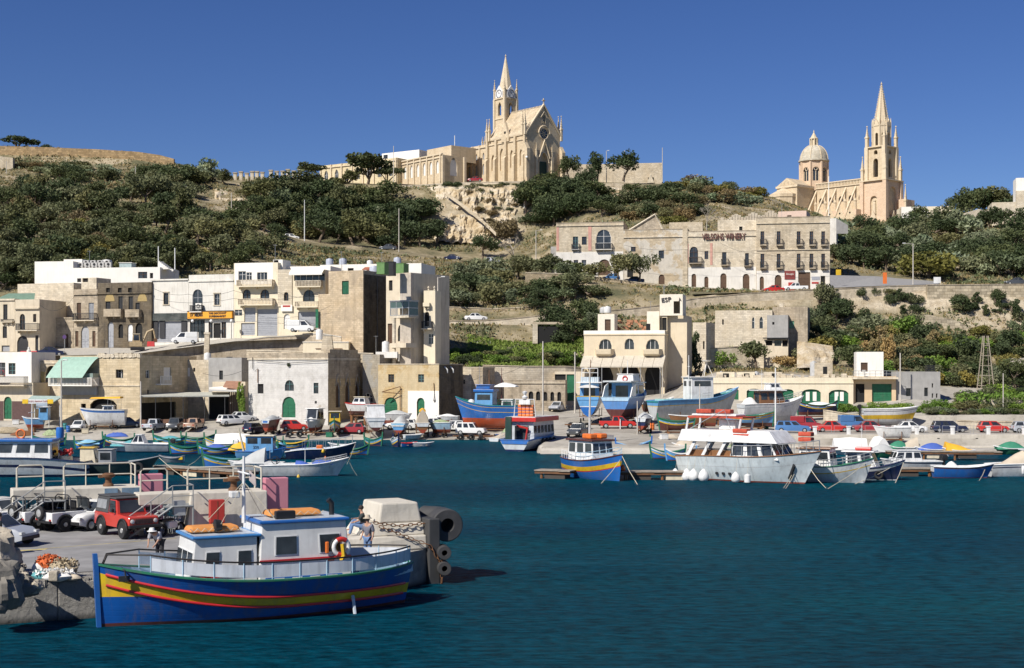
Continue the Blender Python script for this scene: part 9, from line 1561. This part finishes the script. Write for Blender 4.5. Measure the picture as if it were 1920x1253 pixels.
t=thing('quay_kerb','long pale concrete kerb wall along the right-hand quay road','kerb',P(1700,835,171));o=t.location;xa,xb=P(1380,820,171).x-o.x,P(2050,820,171).x-o.x
MB().box(xa,xb,-.3,.3,-.6,P(1700,815,171).z-o.z).build('wall',PALE,t,bevel=.04);MB().box(xa-2,xb,-4.2,-3.2,-1.5,P(1700,836,167.5).z-o.z).build('lower_ledge',PALE,t,bevel=.05)
for k,x in enumerate((1760,1832)):p=P(x,824,170.6)-o;MB().box(p.x-.15,p.x+.15,-.33,-.302,p.z-.15,p.z+.15).build('drain_hole',DARK,t)
bp=None
for k,u in enumerate((1528,1591,1655,1719,1786,1853,1920)):
 p=P(u,814,171.5)
 if bp is None:bp=thing('quay_bollard','white concrete railing post on the right quay','bollard',p,0,'railing posts on the right quay');MB().box(-.22,.22,-.2,.2,-.1,.85).build('post',WHT,bp,bevel=.04);MB().box(-.28,.28,-.26,.26,.852,.98).build('cap',WHT,bp,bevel=.03)
 else:c=copy_tree(bp);c.location=p
 (c if k else bp)['label']='white concrete railing post, '+ordn(k,7)+' along the right quay road'
t=thing('quay_railing','thin steel railing between the white posts on the right quay','railing',P(1528,814,171.5));o=t.location;mb=MB()
for u in range(1535,1920,29):p=P(u,814,171.5)-o;q=P(u+24,814,171.5)-o;mb.tube([(p.x,0,0),(p.x,0,1.0),(q.x,0,1.0),(q.x,0,0)],.03,5);mb.tube([(p.x,0,.5),(q.x,0,.5)],.02,4)
mb.build('rail',METAL,t,kind='stuff')
PW=M('pale_concrete_pole',(.52,.48,.42),.8)
for u,v,vt,Y,lab,arm in((12,358,302,392,'pale utility pole at the far left of the hillside',0),(254,364,312,378,'tall pale utility pole among the prickly pears',0),(263,368,336,377,'shorter pole just right of the tall one among the prickly pears',0),(342,402,350,355,'pale utility pole in the middle of the left hillside',.8),(434,424,362,342,'pale utility pole by the rock outcrop',0),(571,450,375,342,'pale utility pole beside the white hatchback on the dusty road',0),(748,468,391,340,'pale utility pole above the dark saloon on the dusty road',0),(738,345,274,396,'tall pole in front of the chapel hall',0),(1005,510,432,334,'pale street lamp beside the leafless tree',1.2),(1137,338,283,402,'floodlight mast behind the courtyard trees',.5),(1171,338,282,404,'thin mast between the courtyard trees',0),(1242,345,277,414,'tall thin mast at the end of the plain wall',0),(1303,392,330,400,'pale pole on the hilltop between the churches',0),(297,545,462,246,'left white pole behind the stair wall',0),(328,548,465,246,'right white pole behind the stair wall',0),(821,660,520,214,'tall street lamp pole beside the narrow corner house',.8),(115,800,676,196,'tall lamp pole beside the mint green awning',.6),(1106,842,692,164,'tall wooden pole at the ramp in front of the blue boats',0),(1018,792,640,197,'slightly leaning mast behind the red-roofed workboat',0),(1078,772,660,208,'pole beside the tall green gate',0),(1195,822,752,176,'short grey post beside the small navy hull',0),(1242,742,688,216,'thin pole at the right corner of the restaurant awning',0),(1454,808,690,182,'tall grey pole before the white motor yacht',0),(1312,806,720,183,'thin green pole before the boxy wheelhouse boat',0),(1712,532,457,277,'street lamp with a long arm on the upper road',-1.8),(1688,766,662,203,'pole in front of the grey block house',0),(1881,772,700,190,'pale pole by the vine-covered pillars',0),(1163,808,786,184,'short white post in front of the red pickup',0),(264,806,715,199,'dark thin pole at the corner of the awning house',0)):
 p=P(u,v,Y);h=(v-vt)*Y/F;t=thing('street_lamp' if arm else 'utility_pole',lab,'lamp' if arm else 'pole',p);r=.09 if h<6 else.13;MB().tube([(0,0,-.6),(0,0,h)],[r,r*.65],7).build('pole',WHT if 'white' in lab else PW,t,smooth=60)
 if arm:MB().tube([(0,0,h-.1),(arm,-.1,h+.05)],.04,5).build('arm',PW,t);MB().box(arm-.3,arm+.3,-.22,.02,h,h+.14).build('lamp_head',WHT,t,bevel=.03)
def wire(label,pts,sag=.6,r=.022):
 t=thing('overhead_wire',label,'wire',pts[0]);o=t.location;mb=MB()
 for a,b2 in zip(pts,pts[1:]):mb.tube([a+(b2-a)*k/8-o-Vector((0,0,sag*4*k/8*(1-k/8)))for k in range(9)],r,4)
 return mb.build('cable',IRON,t)
wire('sagging cable across the blank beige wall to the dark house',[P(75,572,228),P(140,555,226)],1.6);wire('cable strung along the fronts of the upper street',[P(286,540,224.5),P(352,552,222.5),P(438,545,219.5),P(520,548,217.5),P(600,555,215)],.5);wire('second cable strung along the upper street fronts',[P(286,560,224.5),P(438,560,219.5),P(600,548,215.5)],.7)
wire('cables across the plain wing of the winery',[P(1170,460,290),P(1284,468,288),P(1418,470,286)],.5);wire('slack cable across the tall wing of the winery',[P(1350,455,287),P(1420,475,286),P(1556,480,284)],.6);wire('cable from the grey house to the boathouse corner',[P(380,700,208),P(455,695,207),P(484,690,204)],.6);wire('cable above the golden boathouse to the cream wall',[P(822,700,200.8),P(905,705,205),P(1018,660,197)],1.0)
t=thing('cafe_shelter','pale green shelter with yellow and white cafe signs on white posts','shelter',(P(75,800,200).x,200,ground(75,200)));o=t.location;q=lambda u,v,y:P(u,v,y)-o
MB().loft([[q(44,758,199),q(100,756,199),q(118,745,203),q(60,744,203)],[q(44,756,199),q(100,754,199),q(118,743,203),q(60,742,203)]]).build('roof_sheet',M('pale_green_sheet',(.36,.46,.42),.7,dirt=.3),t)
for u in(65,92,112):a=q(u,760,199.3);MB().tube([(a.x,a.y,0),(a.x,a.y,a.z)],.06,6).build('post',WHT,t)
for u0,u1,m_ in((42,53,M('sign_yellow',(.75,.48,.02),.5)),(53.2,88.8,WHT),(89,100,M('sign_yellow',(.75,.48,.02),.5))):a,c=q(u0,757,198.8),q(u1,749,198.8);MB().box(a.x,c.x,a.y-.05,a.y,a.z,c.z).build('sign_board',m_,t)
a,c=q(68,767,198.7),q(89,754,198.7);sg=MB().box(a.x,c.x,a.y-.05,a.y-.001,a.z,c.z-.15).build('notice_board',pm('notice_blue_grey',(.40,.47,.54)),t);a,c=q(53,757,198.8),q(88.8,749,198.8);text('GOZO MARINA CAFE',.34,M('sign_red',(.3,.04,.03),.6),t,((a.x+c.x)/2,a.y-.06,(a.z+c.z)/2),sx=.85);[MB().box(-.6,.6,-.01,0,-.03,.03).build('text_line',BLACKP,sg,loc=((a.x+c.x)/2+.1,a.y-.17,a.z-.35-k*.2))for k in range(3)]
p=P(1848,742,218);h=112*218/F;t=thing('lattice_mast','wooden lattice mast rising from the bushes at the right','mast',p);wd2=M('weathered_wood',(.34,.29,.22),.9);mb=MB()
for sx,sy in((-1,-1),(1,-1),(1,1),(-1,1)):mb.tube([(sx*1.15,sy*1.15,-1),(sx*.3,sy*.3,h)],.08,5)
for k in range(1,6):
 f=k/6;w_=1.15-.85*f;c=[(-w_,-w_,h*f),(w_,-w_,h*f),(w_,w_,h*f),(-w_,w_,h*f)];mb.tube(c,.05,4,closed=True)
mb.box(-.7,.7,-.06,.06,h*.86,h*.86+.12);mb.build('lattice',wd2,t)
t=thing('vine_pergola','vine-covered pergola on pale ruined pillars at the right edge','pergola',P(1860,785,194));o=t.location
for u,w_,m_ in((1852,2.3,LIME_PALE),(1892,1.0,LIME),(1912,.5,LIME_OLD),(1935,.9,LIME)):a=P(u,788,194)-o;MB().box(a.x-w_/2,a.x+w_/2,-.4,.5,-.5,2.6).build('pillar',m_,t,bevel=.05)
MB().box(-3.5,7,-.1,0,2.75,2.85).box(-3.5,7,1.2,1.3,2.75,2.85).build('beam',wd2,t,kind='stuff');C=np.stack([RS.uniform(-4.5,7,900),RS.uniform(-1.2,2,900),2.9+RS.normal(size=900)*.35],1);v_=bpy.data.objects.new('vine',quads('vine',C,.22,LF['bright']));COL.objects.link(v_);v_.parent=t;v_['kind']='stuff'
b=simple('thatched_shed','low shed with a grey thatched roof on the right slope',1866,238,1935,236,715,700,LIME,5,[],'shed');MB().loft([[(-.5,-.6,b.h-.1),(b.w,-.6,b.h-.1),(b.w,2.5,b.h+2.6),(2,2.5,b.h+2.6)],[(-.5,6,b.h-.1),(b.w,6,b.h-.1),(b.w,2.6,b.h+2.6),(2,2.6,b.h+2.6)]]).build('thatch',M('grey_thatch',(.28,.25,.20),.95,.3,3,bmp=.8),b.root)
wall_strip('garden_wall','rubble wall below the hedge left of the pergola',[(1735,772),(1790,770),(1845,772)],[190]*3,[795]*3,DRY,.6)
for u,v,lab,mt,w_,h_ in((1572,521,'yellow arrow sign at the road fork by the winery',YEL,1.0,1.1),(1659,537,'orange road works sign on the upper road',ORANGE,.8,2.2),(1757,536,'plain white board standing on the upper road',WHT,1.4,1.2)):t=thing('road_sign',lab,'sign',P(u,v,276));MB().tube([(0,0,-1),(0,0,1.0)],.05,5).build('post',METAL,t);MB().box(-w_/2,w_/2,-.08,-.055,.5,.5+h_).build('plate',mt,t)
t=thing('no_parking_sign','round sign on a post beside the arched grey door','sign',P(121,660,226));MB().tube([(0,0,-1),(0,0,2.3)],.04,5).build('post',METAL,t);m=MB();m.X=Matrix.Translation((0,-.06,2.4))@Matrix.Rotation(R(90),4,'X');m.lathe([(.32,-.01),(.32,.01)],16);m.build('plate',pm('sign_purple',(.10,.05,.16)),t)
for u,v,Y,lab,mt,kind in((45,668,217,'left red plastic barrier on the upper street',RED,'bar'),(63,668,217,'right red plastic barrier on the upper street',RED,'bar'),(283,650,221,'red and white barrier by the dark shop front',RED,'bar'),(74,668,218,'white plastic barrier beside the black car',WHT,'bar'),(128,814,196,'upright bright blue barrel by the tall lamp pole',BLUE,'drum'),(122,803,198,'turquoise barrel lying behind the blue barrel',TEAL,'drum'),(30,790,202,'white box by the maroon house',WHT,'box'),(160,818,195,'pale stone block in front of the white hatchback',CRM,'box'),(1223,803,183,'rusty drum under the boxy wheelhouse boat',ORANGE,'drum'),(1143,836,168,'dark crate on the ramp',MGREY,'box'),(618,818,192.5,'green crate by the mustard wheelhouse luzzu',GRN,'box'),(688,822,192,'timber block at the water edge under the cabin cruiser',CRM,'box'),(785,822,192,'pale post stump on the slipway',CRM,'box'),(932,820,190.5,'blue and yellow can by the big-wheeled trailer',BLUE,'drum'),(1245,833,170,'white block beside the green and brown luzzu',WHT,'box'),(60,812,196,'stack of dark lobster pots on the left shore',BRWN,'box'),(1568,795,186,'grey container box on the right quay',MGREY,'box'),(1437,800,184,'green bin behind the blue hatchback',GRN,'drum')):
 p=P(u,v,Y);p.z=ground(u,Y)if Y<215 else p.z;t=thing({'bar':'plastic_barrier','drum':'barrel','box':'storage_box'}[kind],lab,{'bar':'barrier','drum':'barrel','box':'box'}[kind],p,rnd.uniform(-.3,.3))
 if kind=='bar':MB().loft([[(-.6,-.25,0),(.6,-.25,0),(.6,.25,0),(-.6,.25,0)],[(-.55,-.08,.8),(.55,-.08,.8),(.55,.08,.8),(-.55,.08,.8)]]).build('barrier',mt,t,bevel=.04)
 elif kind=='drum':MB().lathe([(.28,0),(.3,.05),(.29,.3),(.31,.32),(.29,.34),(.29,.6),(.31,.62),(.29,.64),(.3,.88),(.26,.9)],14).build('drum',mt,t,smooth=50)
 else:MB().box(-.45,.45,-.35,.35,0,.6).build('box',mt,t,bevel=.03);MB().box(-.48,.48,-.38,.38,.602,.66).build('lid',mt,t)
def netheap(u,v,Y,r,h,mt,lab):
 t=thing('net_heap',lab,'net heap',(P(u,v,Y).x,Y,ground(u,Y)));rr=random.Random(u);MB().loft([[(r*math.cos(2*math.pi*k/12)*c*rr.uniform(.8,1.2),r*.6*math.sin(2*math.pi*k/12)*c*rr.uniform(.8,1.2),h*z*rr.uniform(.8,1.1))for k in range(12)]for c,z in((1,-.1),(.95,.25),(.7,.65),(.4,.95),(.05,1))]).build('net',mt,t,smooth=40)
for a in((15,808,196,2.2,.7,sk,'brown heap of ropes and nets on the left shore'),(42,816,194,1.6,.6,BRWN,'dark heap of timber and nets on the left shore'),(100,815,194,1.4,.7,TARP['net'],'green net heap under the cafe signs'),(220,820,193,1.5,.5,TARP['blue'],'blue tarpaulin bundle behind the grey cruiser'),(1255,828,172,1.4,.5,TARP['beige'],'beige canvas heap at the ramp'),(1385,840,166,1.3,.5,TARP['net'],'green net heap on the lower ledge'),(1705,840,166,1.2,.5,TARP['green'],'dark green net heap by the lower ledge')):netheap(*a)
for u,v,Y,h,lab in((168,498,249,2.6,'thin television aerial on the white block behind the air conditioners'),(516,487,224,2.4,'television aerial on the white stair head of the balcony house'),(640,497,231,2.2,'television aerial between the blue tanks on the white terrace roof'),(716,508,226,3.0,'bent television aerial on the tall stained building'),(205,668,212,2.2,'rusty aerial on the roof of the awning house'),(705,662,212,2.6,'aerial beside the drum tank above the weathered grey wall'),(1466,404,296,2.5,'television aerial on the tall wing of the winery'),(1220,588,229,2.0,'aerial on the roof shelter of the restaurant')):
 t=thing('tv_aerial',lab,'aerial',P(u,v,Y));mb=MB();mb.tube([(0,0,-1.2),(0,0,h)],.03,4)
 for k in range(4):mb.tube([(-.35+.05*k,-.3+k*.2,h-.1),(.35-.05*k,-.3+k*.2,h-.1)],.018,4)
 mb.tube([(0,-.35,h-.1),(0,.4,h-.1)],.02,4);mb.build('antenna',METAL,t)
